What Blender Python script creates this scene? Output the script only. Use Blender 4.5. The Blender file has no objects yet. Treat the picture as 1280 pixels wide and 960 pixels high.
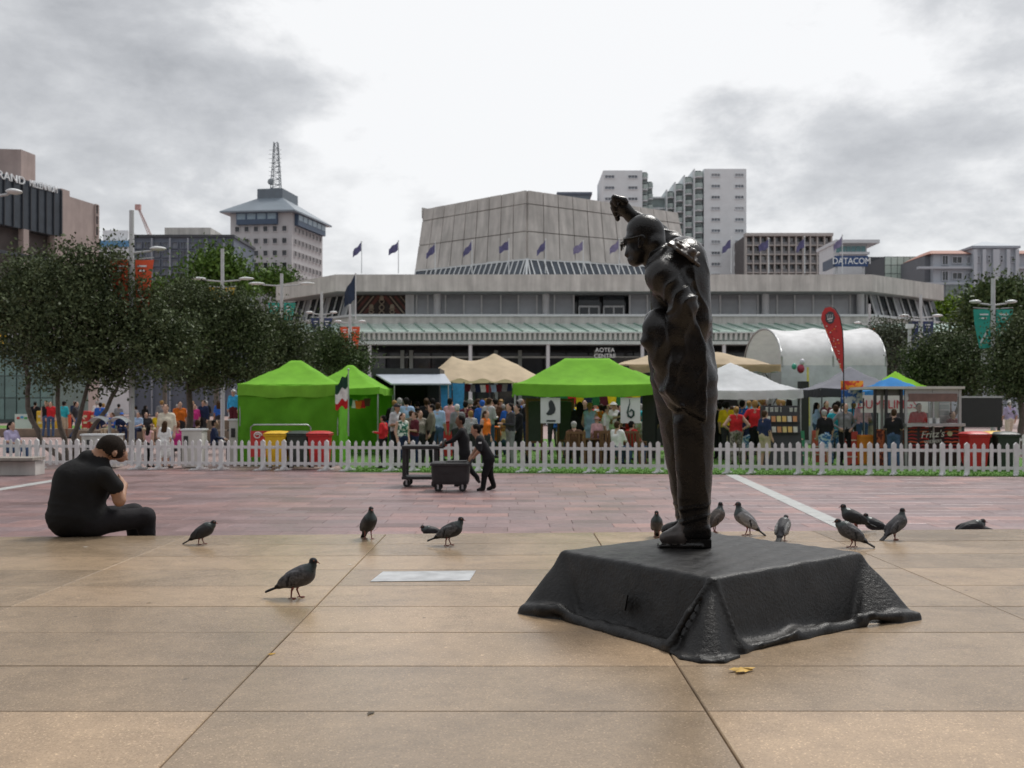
import bpy, math, random
import numpy as np
from mathutils import Vector, Matrix
R = math.radians
random.seed(7)
rng = np.random.default_rng(7)
scene = bpy.context.scene
col = scene.collection
# ---------------------------------------------------------------- camera
F, HZ, CZ = 1258.0, 506.0, 1.7      # focal length in px of the 1280 wide photo, horizon row, eye height
cd = bpy.data.cameras.new('Camera')
cam = bpy.data.objects.new('Camera', cd)
col.objects.link(cam)
cam.location = (0, 0, CZ)
cam.rotation_euler = (R(90), 0, 0)
cd.sensor_width = 17.3
cd.lens = 17.0
cd.shift_y = 26 / 1280
cd.clip_end = 3000
cd.dof.use_dof = True
cd.dof.focus_distance = 6.3
cd.dof.aperture_fstop = 1.8
scene.camera = cam
# ---------------------------------------------------------------- sky, sun, exposure
SUN_EL, SUN_AZ = R(57), R(38)        # azimuth measured from +Y towards +X
w = bpy.data.worlds.new('World')
scene.world = w
w.use_nodes = True
nt = w.node_tree
nt.nodes.clear()


def nd(nt, typ, **kw):
    n = nt.nodes.new(typ)
    for k, v in kw.items():
        if k.startswith('_'):
            setattr(n, k[1:], v)
    return n


def lk(nt, a, b):
    nt.links.new(a, b)


def mth(nt, op, a, b=None, c=None):
    n = nt.nodes.new('ShaderNodeMath')
    n.operation = op
    for i, x in enumerate((a, b, c)):
        if x is None:
            continue
        if isinstance(x, (int, float)):
            n.inputs[i].default_value = x
        else:
            nt.links.new(x, n.inputs[i])
    return n.outputs[0]


def ramp(nt, fac, stops):
    n = nt.nodes.new('ShaderNodeValToRGB')
    e = n.color_ramp.elements
    while len(e) < len(stops):
        e.new(.5)
    for i, (p, c) in enumerate(stops):
        e[i].position = p
        if isinstance(c, (int, float)):
            c = (c, c, c)
        e[i].color = (*c, 1)
    nt.links.new(fac, n.inputs[0])
    return n.outputs[0]


def noise(nt, vec, scale, detail=5, rough=.55, dist=0.):
    n = nt.nodes.new('ShaderNodeTexNoise')
    n.inputs['Scale'].default_value = scale
    n.inputs['Detail'].default_value = detail
    n.inputs['Roughness'].default_value = rough
    n.inputs['Distortion'].default_value = dist
    if vec is not None:
        nt.links.new(vec, n.inputs['Vector'])
    return n.outputs['Fac']


def mixc(nt, fac, a, b, mode='MIX'):
    n = nt.nodes.new('ShaderNodeMix')
    n.data_type = 'RGBA'
    n.blend_type = mode
    for sock, x in ((n.inputs[0], fac), (n.inputs[6], a), (n.inputs[7], b)):
        if isinstance(x, (int, float)):
            sock.default_value = x if sock == n.inputs[0] else (x, x, x, 1)
        elif isinstance(x, tuple):
            sock.default_value = (*x[:3], 1)
        else:
            nt.links.new(x, sock)
    return n.outputs[2]


tc = nd(nt, 'ShaderNodeTexCoord')
sep = nd(nt, 'ShaderNodeSeparateXYZ')
lk(nt, tc.outputs['Generated'], sep.inputs[0])
mp = nd(nt, 'ShaderNodeMapping')
mp.inputs['Location'].default_value = (.35, .2, .62)
mp.inputs['Scale'].default_value = (1.0, 1.0, 1.9)
lk(nt, tc.outputs['Generated'], mp.inputs[0])
big = noise(nt, mp.outputs[0], 2.3, 3, .5, .2)
med = noise(nt, mp.outputs[0], 5.2, 10, .62, .15)
fine = noise(nt, mp.outputs[0], 15, 8, .6, .3)
cl = mth(nt, 'ADD', mth(nt, 'MULTIPLY', big, .62), mth(nt, 'MULTIPLY_ADD', fine, .12, mth(nt, 'MULTIPLY', med, .44)))
cl = mth(nt, 'SUBTRACT', cl, .05)
# thin cloud glows round the veiled sun
sd = Vector((math.sin(R(-3)) * math.cos(R(19)), math.cos(R(-3)) * math.cos(R(19)), math.sin(R(19))))
dot = nd(nt, 'ShaderNodeVectorMath', _operation='DOT_PRODUCT')
lk(nt, tc.outputs['Generated'], dot.inputs[0])
dot.inputs[1].default_value = sd
glow = mth(nt, 'POWER', mth(nt, 'MAXIMUM', dot.outputs['Value'], 0.0), 26.0)
cl = mth(nt, 'ADD', cl, mth(nt, 'MULTIPLY', glow, .235))
cloud = ramp(nt, cl, [(.44, (.245, .251, .263)), (.52, (.328, .334, .346)), (.58, (.40, .406, .416)), (.625, (.50, .503, .508)), (.67, (.575, .577, .58))])
sky = nd(nt, 'ShaderNodeTexSky', _sky_type='NISHITA', _sun_disc=False, _sun_elevation=SUN_EL, _sun_rotation=SUN_AZ)
skyc = mixc(nt, 1.0, sky.outputs[0], (.1, .1, .1), 'MULTIPLY')
# an overcast sky brightens gently towards the zenith
cloud = mixc(nt, 1., cloud, ramp(nt, sep.outputs[2], [(0, .93), (1, 1.0)]), 'MULTIPLY')
fin = mixc(nt, .96, skyc, cloud)
bg = nd(nt, 'ShaderNodeBackground')
lk(nt, fin, bg.inputs[0])
bg.inputs[1].default_value = 1.0
wo = nd(nt, 'ShaderNodeOutputWorld')
lk(nt, bg.outputs[0], wo.inputs[0])

sl = bpy.data.lights.new('Sun', 'SUN')
sl.energy = 1.5
sl.angle = R(18)
sl.color = (1, .97, .92)
so = bpy.data.objects.new('Sun', sl)
col.objects.link(so)
sdir = Vector((math.sin(SUN_AZ) * math.cos(SUN_EL), math.cos(SUN_AZ) * math.cos(SUN_EL), math.sin(SUN_EL)))
so.rotation_euler = sdir.to_track_quat('Z', 'Y').to_euler()
so.location = sdir * 60
scene.view_settings.view_transform = 'Standard'
scene.view_settings.look = 'None'
scene.view_settings.gamma = 1
scene.view_settings.exposure = 0.8
scene.view_settings.use_curve_mapping = False
scene.cycles.max_bounces = 6
scene.cycles.use_denoising = True


# ---------------------------------------------------------------- materials
MATS = {}


def mat(name, c, rough=.6, var=.15, sc=6., bump=0., bsc=60., metal=0., spec=.5, streak=False, rvar=.1, pos=False, objv=0., emit=0.):
    if name in MATS:
        return MATS[name]
    m = bpy.data.materials.new(name)
    m.use_nodes = True
    t = m.node_tree
    b = t.nodes['Principled BSDF']
    if pos:
        vec = nd(t, 'ShaderNodeNewGeometry').outputs['Position']
    else:
        vec = nd(t, 'ShaderNodeTexCoord').outputs['Object']
    v2 = vec
    if streak:
        mpn = nd(t, 'ShaderNodeMapping')
        mpn.inputs['Scale'].default_value = (1, 1, .07)
        lk(t, vec, mpn.inputs[0])
        v2 = mpn.outputs[0]
    n = noise(t, v2, sc, 7, .62)
    lo = tuple(max(0, x * (1 - var)) for x in c)
    hi = tuple(min(1, x * (1 + var)) for x in c)
    cc = ramp(t, n, [(.3, lo), (.7, hi)])
    if streak:
        n2 = noise(t, vec, sc * .35, 6, .6)
        cc = mixc(t, 1., cc, ramp(t, n2, [(.3, .78), (.65, 1.0)]), 'MULTIPLY')
    if objv:
        oi = nd(t, 'ShaderNodeObjectInfo')
        cc = mixc(t, 1., cc, ramp(t, oi.outputs['Random'], [(0, 1 - objv), (1, 1.0)]), 'MULTIPLY')
    lk(t, cc, b.inputs['Base Color'])
    lk(t, mth(t, 'MULTIPLY_ADD', n, rvar * 2, rough - rvar), b.inputs['Roughness'])
    b.inputs['Metallic'].default_value = metal
    b.inputs['Specular IOR Level'].default_value = spec
    if bump:
        bn = nd(t, 'ShaderNodeBump')
        bn.inputs['Strength'].default_value = bump
        bn.inputs['Distance'].default_value = .02
        lk(t, noise(t, vec, bsc, 5, .6), bn.inputs['Height'])
        lk(t, bn.outputs[0], b.inputs['Normal'])
    if emit:
        b.inputs['Emission Color'].default_value = (*c, 1)
        b.inputs['Emission Strength'].default_value = emit
    MATS[name] = m
    return m


def cloth(c, rough=.85):
    return mat('cloth_%02x%02x%02x' % tuple(int(min(.99, x) * 255) for x in c), c, rough, .22, 9, .35, 35, spec=.2)


def paint(c, rough=.45, metal=0.):
    return mat('paint_%02x%02x%02x_%d' % (*[int(min(.99, x) * 255) for x in c], int(rough * 100)), c, rough, .1, 5, .05, 40, metal)


# ---------------------------------------------------------------- mesh helpers
class MB:
    def __init__(s):
        s.v, s.f, s.m, s.s = [], [], [], []

    def add(s, vs, fs, mi=0, smooth=False):
        o = len(s.v)
        s.v += [tuple(map(float, p)) for p in vs]
        s.f += [tuple(i + o for i in f) for f in fs]
        s.m += [mi] * len(fs) if isinstance(mi, int) else list(mi)
        s.s += [smooth] * len(fs)
        return s

    def box(s, c, d, mi=0, rz=0., rx=0., ry=0.):
        x, y, z = d[0] / 2, d[1] / 2, d[2] / 2
        vs = [Vector((a * x, b * y, e * z)) for a in (-1, 1) for b in (-1, 1) for e in (-1, 1)]
        if rz or rx or ry:
            M = Matrix.Rotation(rz, 3, 'Z') @ Matrix.Rotation(rx, 3, 'X') @ Matrix.Rotation(ry, 3, 'Y')
            vs = [M @ q for q in vs]
        vs = [q + Vector(c) for q in vs]
        return s.add(vs, [(0, 1, 3, 2), (4, 6, 7, 5), (0, 4, 5, 1), (2, 3, 7, 6), (0, 2, 6, 4), (1, 5, 7, 3)], mi)

    def span(s, a, b, mi=0):
        return s.box([(p + q) / 2 for p, q in zip(a, b)], [abs(q - p) for p, q in zip(a, b)], mi)

    def bar(s, p0, p1, w, h=None, mi=0):
        h = h or w
        p0, p1 = Vector(p0), Vector(p1)
        d = (p1 - p0).normalized()
        up = Vector((0, 0, 1)) if abs(d.z) < .95 else Vector((0, 1, 0))
        a = d.cross(up).normalized() * w / 2
        b = a.cross(d).normalized() * h / 2
        vs = [p + i * a + j * b for p in (p0, p1) for i, j in ((-1, -1), (1, -1), (1, 1), (-1, 1))]
        return s.add(vs, [(3, 2, 1, 0), (4, 5, 6, 7), (0, 1, 5, 4), (1, 2, 6, 5), (2, 3, 7, 6), (3, 0, 4, 7)], mi)

    def path(s, pts, rs, n=8, mi=0, smooth=True):
        pts = [Vector(p) for p in pts]
        if isinstance(rs, (int, float)):
            rs = [rs] * len(pts)
        vs, fs = [], []
        for i, p in enumerate(pts):
            d = (pts[min(i + 1, len(pts) - 1)] - pts[max(i - 1, 0)]).normalized()
            up = Vector((0, 0, 1)) if abs(d.z) < .9 else Vector((0, 1, 0))
            a = d.cross(up).normalized()
            b = d.cross(a).normalized()
            vs += [p + (a * math.cos(t) + b * math.sin(t)) * rs[i] for t in (2 * math.pi * k / n for k in range(n))]
        for i in range(len(pts) - 1):
            for k in range(n):
                q = (k + 1) % n
                fs.append((i * n + k, i * n + q, (i + 1) * n + q, (i + 1) * n + k))
        s.add(vs, fs, mi, smooth)
        s.add(vs[:n], [tuple(range(n - 1, -1, -1))], mi)
        return s.add(vs[-n:], [tuple(range(n))], mi)

    def tube(s, p0, p1, r0, r1=None, n=10, mi=0):
        return s.path([p0, p1], [r0, r0 if r1 is None else r1], n, mi)

    def poly(s, pts, mi=0):
        return s.add(pts, [tuple(range(len(pts)))], mi)

    def slab(s, pts, off, mi=0):
        """closed solid: polygon pts extruded by vector off"""
        n = len(pts)
        pts = [Vector(p) for p in pts]
        off = Vector(off)
        fs = [tuple(range(n - 1, -1, -1)), tuple(range(n, 2 * n))] + [(i, (i + 1) % n, n + (i + 1) % n, n + i) for i in range(n)]
        return s.add(pts + [p + off for p in pts], fs, mi)

    def grid(s, fn, nu, nv, mi=0, smooth=True):
        vs = [fn(i / nu, j / nv) for i in range(nu + 1) for j in range(nv + 1)]
        fs = [(i * (nv + 1) + j, (i + 1) * (nv + 1) + j, (i + 1) * (nv + 1) + j + 1, i * (nv + 1) + j + 1) for i in range(nu) for j in range(nv)]
        return s.add(vs, fs, mi, smooth)

    def ball(s, c, r, nu=12, nv=8, mi=0):
        if isinstance(r, (int, float)):
            r = (r, r, r)
        return s.grid(lambda u, v: (c[0] + r[0] * math.cos(2 * math.pi * u) * math.sin(math.pi * v), c[1] + r[1] * math.sin(2 * math.pi * u) * math.sin(math.pi * v), c[2] - r[2] * math.cos(math.pi * v)), nu, nv, mi)

    def mesh(s, name, mats):
        me = bpy.data.meshes.new(name)
        me.from_pydata(s.v, [], s.f)
        for m in (mats if isinstance(mats, (list, tuple)) else [mats]):
            me.materials.append(m)
        me.polygons.foreach_set('material_index', s.m)
        me.polygons.foreach_set('use_smooth', s.s)
        me.update()
        return me

    def build(s, name, mats, parent=None, world=True, bevel=0):
        return link(name, s.mesh(name, mats), parent, world, bevel)


def link(name, me, parent=None, world=True, bevel=0):
    o = bpy.data.objects.new(name, me)
    col.objects.link(o)
    if parent is not None:
        o.parent = parent
        if world and isinstance(parent.location, Vector):
            p, off = parent, Vector((0, 0, 0))
            while p is not None:
                off += p.location
                p = p.parent
            o.location = -off
    if bevel:
        md = o.modifiers.new('bevel', 'BEVEL')
        md.width = bevel
        md.segments = 2
        md.limit_method = 'ANGLE'
    return o


def tag(o, label, cat, group=None):
    o['label'] = label
    o['category'] = cat
    if group:
        o['group'] = group
    return o


def thing(name, label, cat, loc=(0, 0, 0), rz=0., group=None):
    o = bpy.data.objects.new(name, None)
    col.objects.link(o)
    o.location = loc
    o.rotation_euler = (0, 0, rz)
    o.empty_display_size = .2
    return tag(o, label, cat, group)


def struct(o, kind='structure'):
    o['kind'] = kind
    return o


def copy_tree(o, parent=None):
    c = o.copy()
    col.objects.link(c)
    c.parent = parent
    for ch in list(o.children):
        copy_tree(ch, c)
    return c


def at(px, py, Y):
    """the point that stands at distance Y and shows at (px, py) in the 1280 wide photograph"""
    return Vector(((px - 640) / F * Y, Y, CZ + (HZ - py) / F * Y))


def gx(px, Y):
    return (px - 640) / F * Y


def gz(py, Y):
    return CZ + (HZ - py) / F * Y


def text(body, size, m, parent, loc, rot=(R(90), 0, 0), name='lettering', ext=.004, align='CENTER', sx=1., shear=0.):
    cu = bpy.data.curves.new('t', 'FONT')
    cu.body = body
    cu.size = size
    cu.extrude = ext
    cu.align_x = align
    cu.align_y = 'CENTER'
    cu.shear = shear
    cu.resolution_u = 3
    ob = bpy.data.objects.new('t', cu)
    col.objects.link(ob)
    dg = bpy.context.evaluated_depsgraph_get()
    me = bpy.data.meshes.new_from_object(ob.evaluated_get(dg))
    bpy.data.objects.remove(ob)
    me.materials.clear()
    me.materials.append(m)
    o = bpy.data.objects.new(name, me)
    col.objects.link(o)
    o.parent = parent
    o.location = Vector(loc)
    o.rotation_euler = rot
    o.scale = (sx, 1, 1)
    return o


# ---------------------------------------------------------------- smooth solid bodies: signed distances -> surface nets
def p_cap(a, b, r0, r1=None, m=0, k=.02):
    return ('cap', np.array(a, float), np.array(b, float), r0, r0 if r1 is None else r1, m, k)


def p_ell(c, r, m=0, k=.02, rot=None):
    return ('ell', np.array(c, float), np.array(r, float) * np.ones(3), None if rot is None else np.array(rot), 0, m, k)


def p_box(c, h, rd, m=0, k=.01, rot=None):
    return ('box', np.array(c, float), np.array(h, float), None if rot is None else np.array(rot), rd, m, k)


def p_cvx(planes, c, r, rd, m=0, k=.03):
    return ('cvx', np.array(c, float), np.array(r, float) * np.ones(3), planes, rd, m, k)


def rotm(rz=0., ry=0., rx=0.):
    return Matrix.Rotation(rz, 3, 'Z') @ Matrix.Rotation(ry, 3, 'Y') @ Matrix.Rotation(rx, 3, 'X')


def p_eval(p, X):
    if p[0] == 'cap':
        a, b, r0, r1 = p[1:5]
        ab = b - a
        t = np.clip(((X - a) @ ab) / max(ab @ ab, 1e-9), 0, 1)
        d = X - a - t[..., None] * ab
        return np.sqrt((d * d).sum(-1)) - (r0 + (r1 - r0) * t)
    if p[0] == 'cvx':
        acc = 0
        for nrm, d in p[3]:
            acc = acc + np.exp(np.minimum((X @ np.array(nrm) - d) / p[4], 60))
        return p[4] * np.log(acc + 1e-12)
    Q = X - p[1]
    if p[3] is not None:
        Q = Q @ p[3]
    if p[0] == 'ell':
        r = p[2]
        k0 = np.sqrt(((Q / r) ** 2).sum(-1))
        k1 = np.sqrt(((Q / r ** 2) ** 2).sum(-1)) + 1e-9
        return k0 * (k0 - 1) / k1
    q = np.abs(Q) - (p[2] - p[4])
    return np.sqrt((np.maximum(q, 0) ** 2).sum(-1)) + np.minimum(q.max(-1), 0) - p[4]


def p_bounds(p):
    if p[0] == 'cap':
        r = max(p[3], p[4])
        return np.minimum(p[1], p[2]) - r, np.maximum(p[1], p[2]) + r
    r = np.linalg.norm(p[2]) if p[3] is not None and p[0] != 'cvx' else p[2]
    return p[1] - r, p[1] + r


def sdf_mesh(prims, h, warp=None, cuts=(), jit=0.):
    """smooth union of prims (minus cuts) meshed with surface nets; returns verts, quads, material per quad"""
    lo = np.min([p_bounds(p)[0] for p in prims], 0) - 4 * h
    hi = np.max([p_bounds(p)[1] for p in prims], 0) + 4 * h
    n = np.ceil((hi - lo) / h).astype(int) + 1
    D = np.full(n, 1.0)
    ax = [lo[i] + h * np.arange(n[i]) for i in range(3)]
    for sign, plist in ((1, prims), (-1, cuts)):
        for p in plist:
            a, b = p_bounds(p)
            k = p[-1]
            mg = 2 * k + 5 * h
            i0 = np.clip(((a - mg - lo) / h).astype(int), 0, n - 1)
            i1 = np.clip(np.ceil((b + mg - lo) / h).astype(int) + 1, 1, n)
            sl_ = tuple(slice(x, y) for x, y in zip(i0, i1))
            X = np.stack(np.meshgrid(*[ax[i][sl_[i]] for i in range(3)], indexing='ij'), -1)
            if warp is not None:
                X = warp(X)
            d = p_eval(p, X)
            c = D[sl_]
            if sign == 1:
                e = np.maximum(k - np.abs(d - c), 0) / k
                D[sl_] = np.minimum(d, c) - e * e * k * .25
            else:
                e = np.maximum(k - np.abs(-d - c), 0) / k
                D[sl_] = np.maximum(-d, c) + e * e * k * .25
    S = D < 0
    cs = [(i, j, k) for i in (0, 1) for j in (0, 1) for k in (0, 1)]
    m = n - 1
    cnt = sum(S[i:i + m[0], j:j + m[1], k:k + m[2]].astype(np.int8) for i, j, k in cs)
    ids = np.argwhere((cnt > 0) & (cnt < 8))
    vid = -np.ones(m, int)
    vid[tuple(ids.T)] = np.arange(len(ids))
    val = {c: D[tuple((ids + c).T)] for c in cs}
    acc = np.zeros((len(ids), 3))
    num = np.zeros(len(ids))
    for a in cs:
        for axis in range(3):
            if a[axis] == 0:
                b = list(a)
                b[axis] = 1
                fa, fb = val[a], val[tuple(b)]
                cr = (fa < 0) != (fb < 0)
                t = np.where(cr, fa / np.where(cr, fa - fb, 1), 0)
                q = np.array(a, float)[None].repeat(len(ids), 0)
                q[:, axis] += t
                acc += q * cr[:, None]
                num += cr
    V = lo + h * (ids + acc / num[:, None])
    quads = []
    for axis in range(3):
        u, v = (axis + 1) % 3, (axis + 2) % 3
        sl0 = [slice(None)] * 3
        sl1 = [slice(None)] * 3
        sl0[axis], sl1[axis] = slice(0, -1), slice(1, None)
        A, B = S[tuple(sl0)], S[tuple(sl1)]
        for flip, msk in ((0, A & ~B), (1, ~A & B)):
            e = np.argwhere(msk)
            e = e[(e[:, u] > 0) & (e[:, v] > 0) & (e[:, u] < m[u]) & (e[:, v] < m[v])]
            if not len(e):
                continue
            eu, ev = np.zeros(3, int), np.zeros(3, int)
            eu[u], ev[v] = 1, 1
            q = np.stack([vid[tuple((e - du - dv).T)] for du, dv in ((eu, ev), (0 * eu, ev), (0 * eu, 0 * ev), (eu, 0 * ev))], 1)
            quads.append(q[:, ::-1] if flip else q)
    Q = np.concatenate(quads)
    Cn = V[Q].mean(1)
    best = np.full(len(Q), 9.)
    mi = np.zeros(len(Q), int)
    if len({p[-2] for p in prims}) > 1:
        for p in prims:
            d = p_eval(p, Cn) + (rng.normal(size=len(Cn)) * jit if jit else 0)
            w_ = d < best
            best[w_] = d[w_]
            mi[w_] = p[-2]
    else:
        mi[:] = prims[0][-2]
    return V, Q, mi


def relax(V, Q, it=1, f=.5):
    for _ in range(it):
        A = np.zeros_like(V)
        N = np.zeros(len(V))
        for i in range(4):
            np.add.at(A, Q[:, i], V[Q[:, (i + 1) % 4]] + V[Q[:, (i - 1) % 4]])
            np.add.at(N, Q[:, i], 2)
        V = V * (1 - f) + f * A / np.maximum(N, 1)[:, None]
    return V


def normals(V, Q):
    n = np.cross(V[Q[:, 2]] - V[Q[:, 0]], V[Q[:, 3]] - V[Q[:, 1]])
    N = np.zeros_like(V)
    for i in range(4):
        np.add.at(N, Q[:, i], n)
    return N / (np.linalg.norm(N, axis=1)[:, None] + 1e-12)


def np_mesh(name, V, Q, mi, mats, extra=None):
    me = bpy.data.meshes.new(name)
    vs, fs, ms, sm = V.tolist(), Q.tolist(), mi.tolist(), [True] * len(Q)
    if extra is not None:
        o = len(vs)
        vs += extra.v
        fs += [tuple(i + o for i in f) for f in extra.f]
        ms += extra.m
        sm += extra.s
    me.from_pydata(vs, [], fs)
    for m in mats:
        me.materials.append(m)
    me.polygons.foreach_set('material_index', ms)
    me.polygons.foreach_set('use_smooth', sm)
    me.update()
    return me


# ================================================================ the ground
def paving(name, c, rough, stain, speck, dampness=0., island=False, spread=.12):
    m = bpy.data.materials.new(name)
    m.use_nodes = True
    t = m.node_tree
    b = t.nodes['Principled BSDF']
    P = nd(t, 'ShaderNodeNewGeometry')
    vec = P.outputs['Position']
    oi = nd(t, 'ShaderNodeObjectInfo')
    rnd = oi.outputs['Random']
    if island:
        rnd = mth(t, 'FRACT', mth(t, 'ADD', rnd, P.outputs['Random Per Island']))
    spread = spread * 1.5
    base = ramp(t, rnd, [(0, tuple(x * (1 - spread) for x in c)), (.5, c), (1, (c[0] * (1 + spread), c[1] * (1 + spread * .8), c[2] * (1 + spread * .6)))])
    if island:
        base = mixc(t, mth(t, 'FRACT', mth(t, 'MULTIPLY', rnd, 7.3)), base, (c[0] * .86, c[1] * 1.0, c[2] * 1.08))
    st = noise(t, vec, .9, 7, .65, .6)
    base = mixc(t, 1., base, ramp(t, st, [(.32, 1 - stain), (.6, 1.0)]), 'MULTIPLY')
    s2 = noise(t, vec, 6, 6, .7)
    base = mixc(t, 1., base, ramp(t, s2, [(.3, .86), (.65, 1.06)]), 'MULTIPLY')
    vo = nd(t, 'ShaderNodeTexVoronoi')
    vo.inputs['Scale'].default_value = speck
    lk(t, vec, vo.inputs['Vector'])
    sp = nd(t, 'ShaderNodeSeparateColor')
    lk(t, vo.outputs['Color'], sp.inputs[0])
    base = mixc(t, 1., base, ramp(t, sp.outputs[0], [(0, .80), (.5, 1.0), (.93, 1.03), (.985, 1.55)]), 'MULTIPLY')
    # trodden gum and droppings: sparse small spots
    for scl, lo_, val, wv in ((2.6, .022, .45, (.3, 0, 0)), (1.9, .016, 1.75, (0, .7, 0))):
        v3 = nd(t, 'ShaderNodeTexVoronoi')
        v3.inputs['Scale'].default_value = scl
        va = nd(t, 'ShaderNodeVectorMath', _operation='ADD')
        lk(t, vec, va.inputs[0])
        va.inputs[1].default_value = wv
        lk(t, va.outputs[0], v3.inputs['Vector'])
        base = mixc(t, 1., base, ramp(t, v3.outputs['Distance'], [(lo_, val), (lo_ * 1.5, 1.0)]), 'MULTIPLY')
    lk(t, base, b.inputs['Base Color'])
    lk(t, ramp(t, st, [(.35, rough - dampness), (.62, rough)]), b.inputs['Roughness'])
    bn = nd(t, 'ShaderNodeBump')
    bn.inputs['Strength'].default_value = .35
    bn.inputs['Distance'].default_value = .004
    lk(t, noise(t, vec, speck * .6, 4, .6), bn.inputs['Height'])
    lk(t, bn.outputs[0], b.inputs['Normal'])
    MATS[name] = m
    return m


M_slab = paving('terrace_stone', (.40, .295, .195), .26, .26, 170, .07)
M_tile = paving('plaza_stone', (.285, .168, .16), .45, .25, 60, .1, True, .28)
M_joint = mat('joint_mortar', (.15, .125, .10), .9, .3, 20)
M_ground = paving('far_paving', (.36, .26, .245), .6, .3, 30)
M_turf = mat('turf', (.085, .20, .025), .9, .45, 14, .8, 90, pos=True)
M_strip = mat('pale_stone', (.42, .43, .42), .5, .15, 5, .2, 80, pos=True)

g = MB()
g.poly([(-900, -300, -.03), (900, -300, -.03), (900, 2500, -.03), (-900, 2500, -.03)])
struct(g.build('ground', M_ground))

# terrace: a raised block, its paving slabs proud of the joints
ROW0, ROWD = 4.106, .711
COLX = [-9.2, -7.15, -5.1, -3.1, -1.217, .795, 2.98, 5.1, 7.2, 9.3]


def edgeY(x, k):
    y = ROW0 + ROWD * k
    tilt = .058 * max(0, (y - 5.8) / 4.0) ** 2
    if k == 8:
        y, tilt = 9.82, .058
    return y + tilt * x


t = MB()
t.slab([(COLX[0], -3, 0), (COLX[-1], -3, 0), (COLX[-1], edgeY(COLX[-1], 8) - .01, 0), (COLX[0], edgeY(COLX[0], 8) - .01, 0)], (0, 0, .432))
terrace = struct(t.build('terrace', M_joint))
for k in range(-9, 8):
    for c in range(len(COLX) - 1):
        g_ = .0034
        x0, x1 = COLX[c] + g_, COLX[c + 1] - g_
        q = [(x0, edgeY(x0, k) + g_), (x1, edgeY(x1, k) + g_), (x1, edgeY(x1, k + 1) - (g_ if k < 7 else 0)), (x0, edgeY(x0, k + 1) - (g_ if k < 7 else 0))]
        dz = random.uniform(-.0015, .0015)
        z0, z1, z2 = .425, .445 + dz, .45 + dz
        ch = .004
        cx, cy = sum(p[0] for p in q) / 4, sum(p[1] for p in q) / 4
        top = [(p[0] + (ch if p[0] < cx else -ch), p[1] + (ch if p[1] < cy else -ch), z2) for p in q]
        s = MB()
        s.add([(*p, z0) for p in q] + [(*p, z1) for p in q] + top, [(0, 1, 5, 4), (1, 2, 6, 5), (2, 3, 7, 6), (3, 0, 4, 7), (4, 5, 9, 8), (5, 6, 10, 9), (6, 7, 11, 10), (7, 4, 8, 11), (8, 9, 10, 11)])
        s.build('paving_slab', M_slab, terrace)

# lower square: reddish pavers
q = MB()
q.poly([(-40, 9, -.012), (40, 9, -.012), (40, 27, -.012), (-40, 27, -.012)])
plaza = struct(q.build('plaza', M_joint))
TW, TD = .9, .45
ti = MB()
ti.add([(-TW / 2 + .0028, -TD / 2 + .0028, -.02), (TW / 2 - .0028, -TD / 2 + .0028, -.02), (TW / 2 - .0028, TD / 2 - .0028, -.02), (-TW / 2 + .0028, TD / 2 - .0028, -.02)] +
       [(-TW / 2 + .0028, -TD / 2 + .0028, -.003), (TW / 2 - .0028, -TD / 2 + .0028, -.003), (TW / 2 - .0028, TD / 2 - .0028, -.003), (-TW / 2 + .0028, TD / 2 - .0028, -.003)] +
       [(-TW / 2 + .008, -TD / 2 + .008, 0), (TW / 2 - .008, -TD / 2 + .008, 0), (TW / 2 - .008, TD / 2 - .008, 0), (-TW / 2 + .008, TD / 2 - .008, 0)],
       [(0, 1, 5, 4), (1, 2, 6, 5), (2, 3, 7, 6), (3, 0, 4, 7), (4, 5, 9, 8), (5, 6, 10, 9), (6, 7, 11, 10), (7, 4, 8, 11), (8, 9, 10, 11)])
tile_me = ti.mesh('paver', M_tile)
rest = MB()
nt_ = 0
row = 0
y = 10.6
while y < 26.6:
    off = (row % 2) * TW / 2 + random.uniform(-.12, .12)
    i0 = int(-13 / TW)
    for i in range(i0, -i0 + 1):
        x = i * TW + off
        dz = random.uniform(-.0015, .0015)
        vis = 13.4 < y and abs(x) < y * .53
        if vis and nt_ < 300:
            o = link('paver', tile_me, plaza)
            o.location = (x, y, dz)
            nt_ += 1
        else:
            rest.add([(a + x, b + y, c + dz) for a, b, c in ti.v], ti.f)
    y += TD
    row += 1
struct(rest.build('pavers', M_tile, plaza), 'stuff')
for (xa, ya, xb, yb) in ((5.32, 24.4, 4.45, 11.5), (-10.25, 24.4, -10.35, 11.5)):
    n = 12
    for i in range(n):
        p0 = Vector((xa + (xb - xa) * i / n, ya + (yb - ya) * i / n, .001))
        p1 = Vector((xa + (xb - xa) * (i + .985) / n, ya + (yb - ya) * (i + .985) / n, .001))
        s = MB()
        s.slab([p0 + Vector((-.14, 0, 0)), p1 + Vector((-.14, 0, 0)), p1 + Vector((.14, 0, 0)), p0 + Vector((.14, 0, 0))], (0, 0, .005))
        s.build('pale_strip_stone', M_strip, plaza)

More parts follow.
